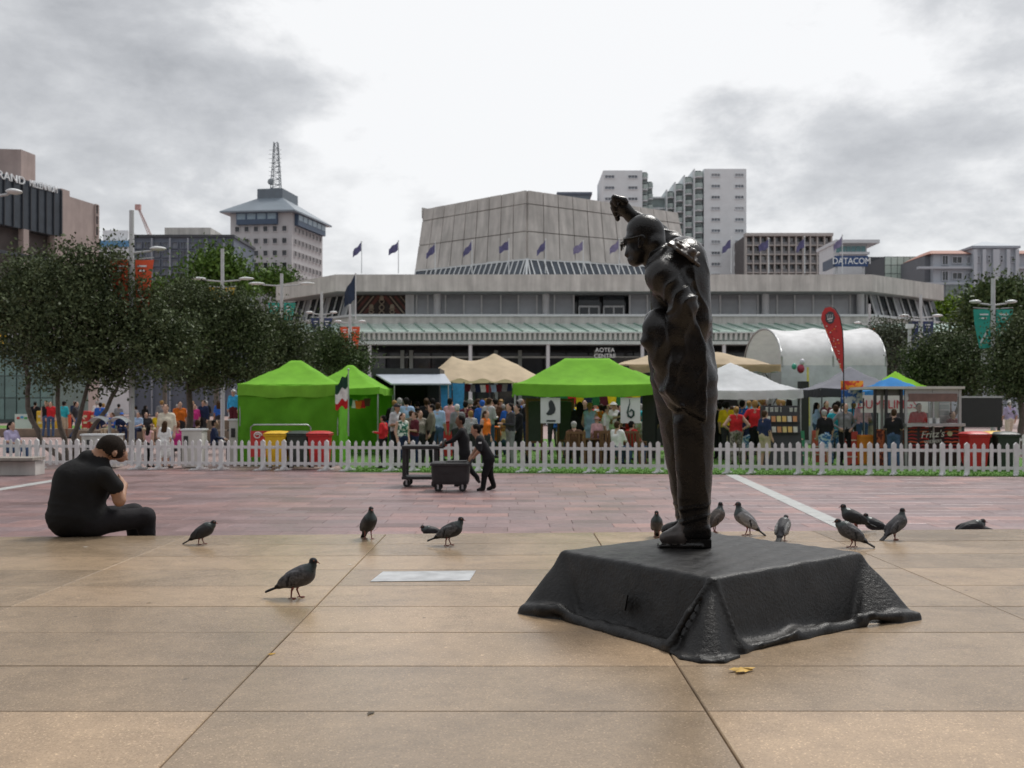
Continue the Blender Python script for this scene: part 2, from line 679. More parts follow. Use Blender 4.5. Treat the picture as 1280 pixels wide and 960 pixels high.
# turf behind the fence: a sheet with short blades
tf = MB()
tf.poly([(gx(432, 25.4), 25.38, .004), (14.5, 23.5, .004), (20, 50, .004), (-9.5, 50, .004)])
lawn = struct(tf.build('lawn', M_turf))
bl = MB()
vs, fs = [], []
for i in range(26000):
    x = random.uniform(gx(432, 25.4), 14.5)
    y = 25.05 - .11 * x + 12 * random.random() ** 1.8
    a = random.uniform(0, 6.28)
    hgt = random.uniform(.02, .05)
    dx, dy = math.cos(a) * .012, math.sin(a) * .012
    lx, ly = random.uniform(-.02, .02), random.uniform(-.02, .02)
    o = len(vs)
    vs += [(x - dx, y - dy, 0), (x + dx, y + dy, 0), (x + lx, y + ly, hgt)]
    fs.append((o, o + 1, o + 2))
bl.add(vs, fs)
gb = struct(bl.build('grass', M_turf), 'stuff')
gb['label'] = 'short green artificial turf behind the picket fence'

# inset pale plate in the terrace
pl = MB()
a, b = (-1.0, 7.10), (-.272, 7.56)
pl.slab([(a[0], a[1], .4505), (-.30, 7.14, .4505), (b[0], b[1], .4505), (-.965, 7.52, .4505)], (0, 0, .004))
tag(pl.build('floor_plaque', mat('plaque', (.48, .49, .50), .35, .28, 7, .1, 60, .2)), 'pale grey rectangular plaque set flush into the tan terrace paving', 'plaque')

# ================================================================ bronze statue on its draped plinth
def bronze(name, c, rough, bsc, bump, spec=.45):
    m = bpy.data.materials.new(name)
    m.use_nodes = True
    t = m.node_tree
    b = t.nodes['Principled BSDF']
    vec = nd(t, 'ShaderNodeTexCoord').outputs['Object']
    n = noise(t, vec, 7, 7, .62, .4)
    cc = ramp(t, n, [(.28, tuple(x * .55 for x in c)), (.5, c), (.72, (c[0] * 1.7, c[1] * 1.6, c[2] * 1.5))])
    lk(t, cc, b.inputs['Base Color'])
    b.inputs['Metallic'].default_value = .12
    b.inputs['Specular IOR Level'].default_value = spec
    lk(t, ramp(t, noise(t, vec, 13, 6, .6), [(.3, rough - .08), (.7, rough + .14)]), b.inputs['Roughness'])
    bn = nd(t, 'ShaderNodeBump')
    bn.inputs['Strength'].default_value = bump
    bn.inputs['Distance'].default_value = .01
    lk(t, noise(t, vec, bsc, 6, .65), bn.inputs['Height'])
    lk(t, bn.outputs[0], b.inputs['Normal'])
    MATS[name] = m
    return m


M_bronze = bronze('statue_bronze', (.0115, .0104, .0104), .25, 60, .3)
M_plinth = bronze('plinth_bronze', (.0105, .0098, .0096), .36, 48, .6, .42)
M_worn = bronze('worn_bronze', (.075, .064, .06), .30, 45, .2)

# plinth: a square block under a cast cloth, flaring into folds at the corners
PH = .36
cL, cN, cR, cF = [Vector(p) for p in ((.29, 6.15), (1.04, 5.18), (2.12, 6.08), (1.37, 7.05))]
bL, bN, bR, bF = [Vector(p) for p in ((.03, 6.07), (.93, 4.86), (2.38, 5.86), (1.52, 7.25))]
ctr = (cL + cN + cR + cF) / 4


G = .452
cs4 = [cL, cN, cR, cF]
planes = [((0, 0, 1.), G + PH), ((0, 0, -1.), -(G - .06))]
for e in range(4):
    p, q_ = cs4[e], cs4[(e + 1) % 4]
    n2 = Vector(((q_ - p).y, -(q_ - p).x)).normalized()
    if n2.dot((p + q_) / 2 - ctr) < 0:
        n2 = -n2
    n3 = Vector((n2.x, n2.y, .27)).normalized()
    planes.append((tuple(n3), n3.dot(Vector((p.x, p.y, G + PH)))))
pp = [p_cvx(planes, (ctr.x, ctr.y, G + .15), (1.15, 1.15, .3), .009)]


def fold(*pts, k=.05):
    for (a, ra), (b_, rb) in zip(pts[:-1], pts[1:]):
        pp.append(p_cap((a[0], a[1], G + a[2]), (b_[0], b_[1], G + b_[2]), ra, rb, 0, k))


# near corner: a pointed wedge of cloth with a sharp left ridge, flat faced


def hull(top_, base_, back_, rd=.007, k=.02):
    T = Vector((top_[0], top_[1], G + top_[2]))
    Bs = [Vector((x, y, G - .02)) for x, y in base_]
    bk_ = Vector((*back_, G + .05))
    c_ = sum(Bs, Vector((0, 0, 0))) / len(Bs) * .6 + T * .3 + bk_ * .1
    pl_ = [((0, 0, -1.), -(G - .06))]
    chain = Bs + [bk_]
    for i in range(len(chain)):
        a_, b2 = chain[i], chain[(i + 1) % len(chain)]
        n_ = (a_ - T).cross(b2 - T).normalized()
        if n_.dot(c_ - T) > 0:
            n_ = -n_
        pl_.append((tuple(n_), n_.dot(T)))
    pp.append(p_cvx(pl_, tuple(c_), (.5, .5, .4), rd, 0, k))


hull((1.035, 5.20, .352), ((.80, 5.12), (.83, 4.97), (.90, 4.885), (1.02, 4.885), (1.10, 4.97), (1.17, 5.09)), (1.15, 5.6))
fold(((.80, 5.10, .0), .014), ((.84, 4.955, .0), .016), ((.92, 4.88, .0), .018), ((1.02, 4.88, .0), .018), ((1.12, 4.98, .0), .014), k=.03)
fold(((1.025, 5.205, .345), .012), ((.90, 5.13, .19), .016), ((.80, 5.09, .03), .022), k=.018)
fold(((1.05, 5.2, .34), .010), ((1.15, 5.07, .02), .016), k=.02)
fold(((.33, 5.83, .0), .03), ((.6, 5.46, .0), .03), ((.80, 5.15, .0), .03), k=.09)
fold(((1.16, 5.10, -.01), .03), ((1.55, 5.41, -.01), .03), ((1.95, 5.69, 0), .03), k=.09)
# right corner
hull((2.11, 6.075, .35), ((2.0, 5.74), (2.22, 5.74), (2.39, 5.83), (2.39, 5.94), (2.24, 6.18)), (1.8, 6.2), .009, .03)
fold(((2.36, 5.87, .015), .03), ((2.22, 5.79, .03), .028), ((2.04, 5.70, .055), .022), ((1.95, 5.665, .045), .018), ((1.99, 5.68, .015), .018), k=.03)
# left corner
hull((.30, 6.14, .35), ((.36, 5.82), (.20, 5.87), (.03, 6.02), (.02, 6.10), (.24, 6.26)), (.6, 6.2), .009, .03)
fold(((.07, 6.03, .015), .032), ((.17, 5.94, .04), .028), ((.27, 5.87, .06), .022), ((.38, 5.74, .02), .018), k=.04)
# far corner
fold(((1.37, 7.02, .30), .035), ((1.46, 7.2, .05), .07), k=.07)
# hems
fold(((.36, 5.78, .0), .016), ((.50, 5.60, .006), .017), ((.66, 5.37, .0), .016), ((.80, 5.14, .004), .017), k=.06)
fold(((1.16, 5.09, .0), .012), ((1.28, 5.16, .02), .012), ((1.45, 5.29, .028), .012), ((1.52, 5.36, .04), .009), k=.02)
fold(((1.5, 5.37, .0), .016), ((1.72, 5.53, .01), .017), ((1.95, 5.68, .004), .018), k=.06)
fold(((.25, 6.3, 0), .04), ((1.3, 7.25, 0), .04), k=.08)
fold(((1.5, 7.2, 0), .04), ((2.3, 6.1, 0), .04), k=.08)


def pwarp(X):
    x, y, z = X[..., 0], X[..., 1], X[..., 2]
    a = .0035 * np.sin(17 * x + 11 * y + 6 * z) * np.sin(9 * x - 14 * y) + .0018 * np.sin(43 * x - 29 * y + 30 * z)
    return np.stack([x + a, y + a * .6, z + a * .7], -1)


plinth = thing('plinth', 'low dark bronze block draped with a cast cloth, carrying the statue', 'plinth', (ctr.x, ctr.y, .45))
V, Q, mi = sdf_mesh(pp, .0125, pwarp)
V = relax(V, Q, 1, .4)
V[:, 2] = np.maximum(V[:, 2], .448)
link('draped_cloth', np_mesh('draped_cloth', V, Q, mi, [M_plinth]), plinth)
pq = MB()
pq.box((.595, 5.565, G + .16), (.11, .012, .085), 0, math.atan2(-.97, .75), R(-14))
pq.build('plate', M_plinth, plinth)

# the figure: drawn in the plane through his near foot, 5.03 mm to a pixel, depth in metres
SY, SS = 6.33, 6.33 / F
PT = .452 + PH


def S(px, py, dy=0.):
    return ((px - 640) * SS, SY + dy, CZ + (HZ - py) * SS)


def c2(a, b, r0, r1, m=0, k=.03):
    return p_cap(S(*a), S(*b), r0 * SS, r1 * SS, m, k)


def e2(c, r, m=0, k=.03, rot=None):
    return p_ell(S(*c), np.array(r) * SS, m, k, rot)


def plate(pts, d0, d1, rd=.008, k=.014):
    """a panel of cloth: convex outline in pixels between two depths"""
    P3 = [Vector(S(x_, y_, 0)) for x_, y_ in pts]
    c_ = sum(P3, Vector((0, 0, 0))) / len(P3)
    pl_ = [((0, -1., 0), -(SY + d0)), ((0, 1., 0), SY + d1)]
    for a_, b2 in zip(P3, P3[1:] + P3[:1]):
        e_ = b2 - a_
        n_ = Vector((e_.z, 0, -e_.x)).normalized()
        if n_.dot(c_ - a_) > 0:
            n_ = -n_
        pl_.append((tuple(n_), n_.dot(a_)))
    r_ = [max(abs(p.x - c_.x) for p in P3) + .02, .12, max(abs(p.z - c_.z) for p in P3) + .02]
    return p_cvx(pl_, (c_.x, SY + (d0 + d1) / 2, c_.z), r_, rd, 0, k)


sp = []
# trousers and shoes
sp += [c2((866, 478, -.03), (868.5, 655, -.04), 30, 17, 0, .05), c2((846, 530, -.10), (853.5, 650, -.07), 6, 5, 0, .05)]
sp += [c2((850, 490, .18), (868, 655, .24), 28, 14, 0, .05), c2((874, 480, .20), (885, 570, .24), 24, 11, 0, .04), c2((885, 570, .24), (878, 640, .24), 11, 10, 0, .04)]
sp += [p_box(S(869, 664, -.04), (16.5 * SS, .075, 7 * SS), .02, 0, .02)]
sp += [e2((840, 670.5, -.07), (18, 10.5, 10.5), 1, .02), c2((842, 665, -.05), (862, 655, -.04), 8, 11, 1, .03), p_box(S(848, 680, -.06), (27 * SS, .054, 2.6 * SS), .006, 0, .004), p_box(S(870, 677, -.04), (16 * SS, .062, 6 * SS), .006, 0, .004)]
sp += [e2((846, 667, .20), (14, 9, 9), 0, .02), c2((850, 667, .2), (872, 664, .22), 9, 11, 0, .03), p_box(S(861, 676, .21), (24 * SS, .05, 5 * SS), .01, 0, .006)]
# seat, trunk
sp += [e2((866, 462, .08), (27, 38, 44), 0, .06), e2((862, 400, .08), (25, 40, 44), 0, .08), e2((851, 348, .06), (33, 47, 46), 0, .08), c2((862, 330, -.02), (868, 400, -.02), 20, 19, 0, .08), e2((858, 318, .12), (25, 44, 26), 0, .06)]
sp += [c2((876, 330, .10), (884, 405, .10), 9, 7, 0, .06), c2((884, 405, .1), (891, 465, .08), 7, 8, 0, .06)]
# jacket hem at the back and vent
sp += [c2((868, 413, -.10), (886, 414, .0), 3.2, 3.2, 0, .012), c2((886, 414, .0), (884, 416, .22), 3.2, 3.2, 0, .012)]
# near coat tail swept over the hip
sp += [plate([(848, 394), (860, 396), (870, 415), (877.5, 445), (876, 527), (850, 515), (823, 491), (833, 440)], -.222, -.12), 
       c2((824, 489, -.14), (846, 508, -.215), 3.4, 3.4, 0, .008), c2((824, 489, -.12), (834, 470, -.13), 4, 5, 0, .02)]
# front of the jacket
sp += [c2((826, 355, -.02), (828, 420, -.04), 14, 15, 0, .05), c2((828, 400, .2), (836, 470, .18), 18, 18, 0, .06)]
# bunched cloth over the near forearm
sp += [e2((820, 424, -.13), (19, 20, 36), 0, .03, rotm(0, R(-7), 0)), e2((826, 455, -.12), (11, 15, 20), 0, .03), c2((812, 404, -.15), (806, 428, -.16), 8, 9, 0, .03), c2((806, 428, -.16), (826, 462, -.14), 6, 7, 0, .03), c2((832, 395, -.2), (834, 455, -.19), 4, 4, 0, .02)]
# near arm: shoulder, sleeve, elbow, forearm
sp += [e2((824, 348, -.13), (17.5, 18, 19), 0, .06), c2((842, 324, -.04), (822, 345, -.13), 15, 14, 0, .08), c2((826, 352, -.16), (848, 382, -.21), 17.5, 16, 0, .07), c2((848, 384, -.21), (842, 420, -.17), 15, 12, 0, .04)]
# folds down the back
# far shoulder, raised arm with rolled sleeve
sp += [c2((858, 322, .25), (853, 299, .34), 20, 18, 0, .05), c2((868, 308, .28), (852, 293, .36), 12, 14, 0, .03), c2((840, 291, .36), (864, 297, .36), 11, 11, 0, .02), c2((838, 297, .35), (858, 289, .37), 5, 5, 0, .015), c2((843, 304, .33), (866, 300, .35), 4, 5, 0, .015)]
sp += [c2((850, 294, .36), (826, 274, .38), 14, 13.5, 0, .03), c2((826, 274, .38), (797, 257, .34), 13.5, 9.5, 0, .03)]
# fist held up, fingers closed round a stone
sp += [e2((787, 248, .33), (13, 10.5, 10), 0, .02, rotm(0, R(38), 0))]
for i, (x, y, d) in enumerate(((772, 237, .27), (771, 242, .31), (772.5, 247, .345), (776, 252, .375))):
    sp += [c2((x + 14, y + 1.5, d + .01), (x + 1, y - 1, d - .005), 4.4, 4.0, 0, .006), c2((x + 1, y - 1, d - .005), (x + 4, y + 8, d), 3.9, 3.4, 0, .006)]
sp += [c2((789, 241, .285), (780, 238.5, .265), 3.6, 3.4, 0, .008), c2((780, 238.5, .265), (772, 240, .27), 3.3, 2.6, 0, .006), p_box(S(781, 238, .30), (8 * SS, .03, 3.5 * SS), .008, 0, .006, rotm(0, R(12), R(10)))]
# neck, collar
sp += [c2((814, 312, .07), (832, 336, .09), 15, 18, 0, .03)]
for i in range(9):
    a = R(-75 + i * 21)
    b_ = R(-75 + (i + 1) * 21)
    ca = lambda q, z: (819 + 14 * math.cos(q) + z * .2, 322 - 12 * math.cos(q), .08 - .13 * math.sin(q))
    sp.append(c2(ca(a, 0), ca(b_, 0), 4.6, 4.6, 0, .015))
sp += [c2((826, 303, .03), (809, 336, -.06), 4, 5, 0, .02), c2((829, 306, .02), (812, 342, -.08), 4.5, 5, 0, .02)]
# head: skull, face, jaw, nose, lips, ear, fringe of hair
sp += [e2((809.5, 291, .07), (24, 19.5, 25), 0, .02), e2((806, 283, .07), (21, 18, 17), 0, .02), e2((798, 310, .07), (13, 14, 17), 0, .03), e2((796, 324, .07), (8.5, 11, 7.5), 0, .025), e2((790, 296, .07), (7, 14, 7), 0, .02),
       c2((788, 304, .07), (785.5, 316, .07), 2.6, 3.7, 0, .012), e2((789, 322.5, .07), (3.4, 6, 2), 0, .008), e2((790.5, 326, .07), (3.2, 5.5, 1.9), 0, .008), e2((798, 314, .02), (6, 5, 6), 0, .02)]
sp += [e2((800, 303, -.035), (4.2, 2.2, 9.5), 0, .008, rotm(0, R(8), 0)), e2((802, 298, -.04), (4.5, 1.6, 4), 0, .006), e2((818, 304, .0), (10, 8, 10), 0, .02), e2((822, 300, .07), (11, 18, 12), 0, .02)]
sp += [c2((832, 470, -.06), (842, 500, -.10), 17, 14, 0, .03)]
cuts = [p_ell(S(799.5, 303, -.052), np.array((1.8, 1.4, 5)) * SS, 0, .006), p_ell(S(789, 304, -.005), np.array((2.6, 5, 2.2)) * SS, 0, .008),
        c2((889, 545, .08), (886, 650, .1), 3, 2, 0, .02)]


def warp(X):
    """small cloth-like irregularity so that no surface is perfectly smooth"""
    x, y, z = X[..., 0], X[..., 1], X[..., 2]
    a = .0045 * np.sin(31 * z + 9 * x + 5 * np.sin(7 * y)) * np.sin(13 * x + 4 * z)
    b_ = .003 * np.sin(57 * z - 21 * y + 8 * x)
    fade = np.clip((2.35 - z) / .1, .12, .8) * np.clip((z - 1.35) / .4, .2, 1)
    return np.stack([x + (a + b_) * fade, y + a * fade, z], -1)


statue = thing('statue', 'dark bronze statue of a bald man in glasses with one fist raised', 'statue', (1.147, SY + .05, PT))
V, Q, mi = sdf_mesh(sp, .0078, warp, cuts)
V = relax(V, Q, 1, .35)


def ridge(ph, p=1.6):
    return (1 - np.abs(np.sin(ph))) ** p


def seg(V, a, b):
    a, b = np.array(a), np.array(b)
    ab = b - a
    t = ((V - a) @ ab) / (ab @ ab)
    q = V - a - np.clip(t, 0, 1)[:, None] * ab
    return t, np.linalg.norm(q, axis=1), q


def folds(V):
    x, y, z = V[:, 0], V[:, 1], V[:, 2]
    px, py = x / SS + 640, HZ - (z - CZ) / SS
    wob = .5 * np.sin(23 * x + 31 * z) + .4 * np.sin(41 * y - 17 * z + 2)
    D = np.zeros(len(V))
    # near sleeve: creases wrap round the arm, crowding at the elbow
    t, d, q = seg(V, S(824, 342, -.15), S(849, 386, -.21))
    m = np.exp(-(np.maximum(d - .10, 0) / .03) ** 2) * np.clip(t * 2.2 + .1, 0, 1) * np.clip((1.28 - t) / .25, 0, 1) * np.clip((SY - .08 - y) / .05, 0, 1)
    ang = np.arctan2(q[:, 2] * .8 + q[:, 0] * .6, -q[:, 1])
    D += m * .013 * (ridge(1.57 * (np.clip(t, 0, None) ** 1.3 * 5.6 + .8 * ang + .55 * wob), 1.3) - .35)
    # rolled far sleeve
    t2, d2, _ = seg(V, S(858, 322, .25), S(846, 288, .36))
    m = np.exp(-(np.maximum(d2 - .075, 0) / .02) ** 2) * np.clip(t2 * 2, 0, 1)
    D += m * .010 * (ridge(9 * t2 + wob) - .3)
    # bunched cloth in front of the forearm
    m = np.exp(-(((px - 818) / 19) ** 4 + ((py - 430) / 42) ** 4)) * (y < SY - .02)
    D += m * .016 * (ridge((px - 800) * .09 + (py - 390) * .032 + .5 * wob, 1.3) - .35)
    # back of the jacket: drag lines from the shoulder to the waist
    m = np.exp(-(((px - 866) / 22) ** 4 + ((py - 368) / 48) ** 4)) * (y < SY + .12)
    D += m * .011 * (ridge((px - .38 * py) * .125 + .5 * wob, 1.8) - .3)
    # coat tail
    m = np.exp(-(((px - 852) / 24) ** 4 + ((py - 460) / 52) ** 4)) * (y < SY - .12)
    D += m * .009 * (ridge((px + .22 * py) * .11 + .4 * wob, 2.) - .3)
    # trousers: long soft folds, a break above the shoe
    m = np.clip((py - 500) / 30, 0, 1) * np.clip((662 - py) / 14, 0, 1)
    D += m * .007 * (ridge((px - .10 * py) * .10 + .3 * wob, 2.) - .3)
    m = np.exp(-((py - 640) / 17) ** 2)
    D += m * .008 * (ridge(py * .21 + px * .05 + .4 * wob) - .35)
    return D


V = V + normals(V, Q) * folds(V)[:, None]
V[:, 2] = np.maximum(V[:, 2], PT - .012)
body = link('figure', np_mesh('figure', V, Q, mi * 0 + (mi == 1) * 1, [M_bronze, M_worn]), statue)
gl = MB()
# spectacles: lenses with rims, bridge, temples
for s_, d in ((-1, -.012), (1, .15)):
    rim = [S(780 + 1.5 * math.sin(a) * .5, 303 - 5.4 * math.cos(a), d + .03 * math.sin(a)) for a in np.linspace(0, 2 * math.pi, 17)]
    gl.path(rim, 1.0 * SS, 6)
    gl.tube(S(779, 301, d - .025 * (1 if s_ < 0 else -1)), S(801, 296.5, d - .042 * (1 if s_ < 0 else -1)), 1.5 * SS, 1.3 * SS, 6)
    gl.slab([S(781, 299 - 0, d - .02), S(781, 299, d + .02), S(782, 307.5, d + .02), S(782, 307.5, d - .02)], (.002, 0, 0))
gl.tube(S(779, 302, .018), S(779, 302, .12), 1.1 * SS, None, 6)
gl.build('spectacles', M_bronze, statue)
# chain of office: overlapping plates over the shoulders and back
random.seed(3)
ch = []
for i, (x, y, d) in enumerate(((836, 311, -.085), (844, 312, -.095), (851, 315, -.1), (857, 319, -.095), (841, 318, -.12), (849, 321, -.125), (858, 325, -.11), (864, 322, -.06), (868, 327, -.04), (861, 330, -.1), (854, 327, -.125), (865, 333, -.075), (846, 308, -.06), (856, 311, -.04))):
    ch.append(p_box(S(x, y - 1, d - .062), (.026, .03, .011), .006, 0, .004, rotm(R(random.uniform(-40, 40)), R(28 + random.uniform(-10, 10)), R(32 + random.uniform(-8, 8)))))
ch.append(p_ell(S(859, 321, -.19), (.028, .024, .026), 0, .006))
V, Q, mi = sdf_mesh(ch, .006)
link('chain_plates', np_mesh('chain_plates', V, Q, mi, [M_worn]), statue)
# ================================================================ buildings round the square
M_conc = mat('concrete', (.58, .565, .535), .8, .2, 2.2, .25, 12, streak=True)
M_conc2 = mat('concrete_panel', (.51, .48, .45), .8, .22, 1.4, .25, 9, streak=True)
M_white = mat('white_render', (.66, .68, .70), .7, .06, 1.5)
M_mint = mat('mint_steel', (.55, .63, .60), .4, .12, 2)
M_mintglass = mat('green_glass', (.50, .62, .56), .18, .2, 1.2, rvar=.04)
M_glass = mat('dark_glass', (.035, .042, .048), .07, .4, .6, rvar=.03)
M_skypaint = mat('sky_painted_glass', (.40, .425, .455), .12, .35, .25, rvar=.04, objv=.3)  # pale grey-blue reflection is painted into the pane colour
M_skylight = mat('skylight_glass', (.05, .065, .085), .12, .3, 1, rvar=.04, objv=.3)
M_frame = mat('pale_frame', (.62, .64, .65), .4, .06, 4)
M_darkfr = mat('dark_frame', (.05, .055, .065), .4, .1, 4)
M_black = mat('black_metal', (.018, .018, .02), .45, .2, 6)
M_steel = mat('steel', (.42, .43, .44), .4, .12, 8, .05, 50, .5)
BOXC = {}


def bx(parent, name, c, d, m, rz=0.):
    """a shared box mesh placed at world point c under an unrotated parent"""
    key = (name, round(d[0], 3), round(d[1], 3), round(d[2], 3), m.name)
    if key not in BOXC:
        BOXC[key] = MB().box((0, 0, 0), d).mesh(name, m)
    o = bpy.data.objects.new(name, BOXC[key])
    col.objects.link(o)
    o.parent = parent
    p, off = parent, Vector((0, 0, 0))
    while p is not None:
        off += p.location
        p = p.parent
    o.location = Vector(c) - off
    o.rotation_euler = (0, 0, rz)
    return o


def frame_mesh(w, h, t, d):
    f = MB()
    f.box((0, 0, h / 2), (w + t, d, t)).box((0, 0, -h / 2), (w + t, d, t)).box((-w / 2, 0, 0), (t, d, h - t)).box((w / 2, 0, 0), (t, d, h - t))
    return f


FRC = {}


def window(parent, c, w, h, rz, pm, fm, t=.12, d=.25, name='window', mull=0):
    """pane set back inside a proud frame; c is the centre on the wall face"""
    n = Vector((math.sin(rz), -math.cos(rz), 0))
    c = Vector(c)
    o = bx(parent, name, c + n * .03, (w, .05, h), pm, rz)
    key = (w, h, t, d, fm.name, mull)
    if key not in FRC:
        f = frame_mesh(w, h, t, d)
        for i in range(mull):
            f.box((-w / 2 + w * (i + 1) / (mull + 1), 0, 0), (t * .6, d * .8, h - t))
        FRC[key] = f.mesh('frame', fm)
    fr = bpy.data.objects.new('frame', FRC[key])
    col.objects.link(fr)
    fr.parent = o
    fr.location = (0, -.07, 0)
    return o


def prism(parent, name, foot, z0, z1, m):
    b = MB()
    b.slab([(x, y, z0) for x, y in foot], (0, 0, z1 - z0))
    return b.build(name, m, parent)


def along(a, b, t):
    return Vector((a[0] + (b[0] - a[0]) * t, a[1] + (b[1] - a[1]) * t))


# ---------------------------------------------------------------- the arts centre across the square
AY = 88.0
ac = thing('arts_centre', 'long low concrete and glass arts centre with a faceted concrete auditorium on top', 'building', (gx(760, 95), 95, 0))
zt, zb = gz(343, AY), gz(364, AY)
fasc = [(gx(345, 95.9), 95.9), (gx(420, AY), AY), (gx(1090, AY), AY), (gx(1180, 95.9), 95.9)]
# roof ring: fascia pieces butted end to end, roof deck behind
for i in range(3):
    a, b = Vector(fasc[i]), Vector(fasc[i + 1])
    n = 12 if i == 1 else 2
    nrm = Vector(((b - a).y, -(b - a).x)).normalized()
    for k in range(n):
        p, q = a.lerp(b, k / n), a.lerp(b, (k + .998) / n)
        f = MB()
        f.slab([(p.x, p.y, zb), (q.x, q.y, zb), (q.x - nrm.x * .35, q.y - nrm.y * .35 + .0, zb), (p.x - nrm.x * .35, p.y - nrm.y * .35, zb)], (0, 0, zt - zb))
        f.build('fascia_panel', M_conc, ac)
M_soffit = mat('soffit', (.33, .345, .34), .8, .1, 2)
prism(ac, 'roof', [(fasc[0][0] + .5, fasc[0][1] + .5), (fasc[1][0] + .2, AY + .5), (fasc[2][0] - .2, AY + .5), (fasc[3][0] - .5, fasc[3][1] + .5), (fasc[3][0] - 3, 130), (fasc[0][0] + 3, 130)], zb + .05, zt - .25, M_soffit)
# upper storey
UY = 91.5
uz0, uz1 = gz(394, AY), zb + .05
u0, u1 = gx(512, UY), gx(1083, UY)
prism(ac, 'core_wall', [(gx(372, 97.5), 98.2), (gx(440, UY), UY + 1.2), (u1 + .4, UY + 1.2), (gx(1166, 97.5), 98.2), (u1 + 6, 128), (gx(400, UY), 128)], 0, uz1 - .02, M_glass)
edges = [512, 521, 535, 557, 580, 602, 626, 648, 671, 693, 717]
e2_ = [787, 809, 832, 854, 877, 900, 924, 947, 971, 993, 1016, 1040, 1062, 1083]
for lst in (edges, e2_):
    for a, b in zip(lst[:-1], lst[1:]):
        xa, xb = gx(a, UY), gx(b, UY)
        o = bx(ac, 'glass_pane', ((xa + xb) / 2, UY, (uz0 + uz1) / 2), (xb - xa - .12, .06, uz1 - uz0), M_skypaint, R(random.uniform(-.8, .8)))
    for a in lst:
        bx(ac, 'mullion', (gx(a, UY), UY - .06, (uz0 + uz1) / 2), (.14, .22, uz1 - uz0), M_frame)
for px in (547, 682, 955, 1073):
    c = MB()
    c.tube((gx(px, UY), UY - .55, uz0), (gx(px, UY), UY - .55, uz1), .33, None, 16)
    c.build('column', M_white, ac)
# balcony doors
for a, b in ((722, 751), (753, 782)):
    xa, xb = gx(a, UY), gx(b, UY)
    d = bx(ac, 'door', ((xa + xb) / 2, UY + .3, (uz0 + uz1) / 2), (xb - xa - .2, .06, uz1 - uz0 - .1), M_glass)
    f = MB()
    zc = uz0 + (uz1 - uz0) * .52
    f.box((0, -.08, zc - (uz0 + uz1) / 2), (xb - xa - .2, .12, .16))
    for u in (-.5, 0, .5):
        f.box((u * (xb - xa - .3), -.08, -(uz1 - zc) / 2), (.14, .12, zc - uz0 - .1))
    fr = f.build('frame', M_frame, d, world=False)
# carved and painted wall panel at the left end
mx0, mx1 = gx(445, UY), gx(509, UY)
mw = (mx1 - mx0)
mural = bx(ac, 'wall_panel', ((mx0 + mx1) / 2, UY + .2, (uz0 + uz1) / 2), (mw, .1, uz1 - uz0), mat('panel_dark', (.05, .035, .03), .6, .3, 3))
mh = uz1 - uz0
M_pr, M_pc = mat('panel_red', (.16, .055, .045), .6, .3, 3), mat('panel_cream', (.40, .33, .25), .6, .2, 3)
for s_ in (-1, 1):
    for i, (m_, wd) in enumerate(((M_pr, .42), (M_pc, .16), (M_pr, .3), (M_pc, .12), (M_pr, .4))):
        off = i * .48
        b = MB()
        x0, x1 = s_ * (.25 + off), s_ * (mw * .40 + off)
        p0, p1 = Vector((x0, -.09 - .004 * i, mh * .46)), Vector((x1, -.09 - .004 * i, -mh * .46))
        if abs(x1) > mw / 2 - .1:
            tt = (mw / 2 - .1 - abs(x0)) / (abs(x1) - abs(x0))
            p1 = p0.lerp(p1, max(.05, tt))
        b.bar(p0, p1, .06, wd * .7)
        b.build('diagonal_band', m_, mural, world=False)
for x, hh in ((-.95, .5), (0, .95), (.95, .5)):
    b = MB()
    b.path([(x + .22 * math.sin(t * 9), -.13, -mh * .42 + t * mh * .8 * hh) for t in np.linspace(0, 1, 16)], .06, 6)
    b.path([(x - .22 * math.sin(t * 9), -.13, -mh * .42 + t * mh * .8 * hh) for t in np.linspace(0, 1, 16)], .06, 6)
    b.ball((x, -.13, -mh * .40 + mh * .82 * hh), (.2, .08, .24))
    b.build('carved_figure', M_pc, mural, world=False)
for px in (443, 510, 515):
    bx(ac, 'pier', (gx(px, UY) , UY - .1, (uz0 + uz1) / 2), (.42, .4, uz1 - uz0), M_frame)
# raking glass wings either side
for side, (pa, ya, pb, yb) in (('l', (440, UY, 368, 97.5)), ('r', (1086, UY, 1168, 97.5))):
    a, b = Vector((gx(pa, ya), ya)), Vector((gx(pb, yb), yb))
    n = 9
    rz = math.atan2((b - a).y, (b - a).x) if side == 'r' else math.atan2((a - b).y, (a - b).x)
    nrm = Vector((math.sin(rz), -math.cos(rz)))
    for k in range(n):
        p, q = a.lerp(b, (k + .04) / n), a.lerp(b, (k + .96) / n)
        w_ = MB()
        dn = nrm * .7
        w_.slab([(p.x + dn.x, p.y + dn.y, uz0), (q.x + dn.x, q.y + dn.y, uz0), (q.x, q.y, uz1), (p.x, p.y, uz1)], (-nrm.x * .05, -nrm.y * .05, 0))
        w_.build('glass_pane', M_glass if k % 3 else M_skypaint, ac)
        m_ = MB()
        m_.bar((p.x + dn.x * 1.15, p.y + dn.y * 1.15, uz0), (p.x + nrm.x * .1, p.y + nrm.y * .1, uz1), .13, .13)
        m_.build('mullion', M_frame, ac)
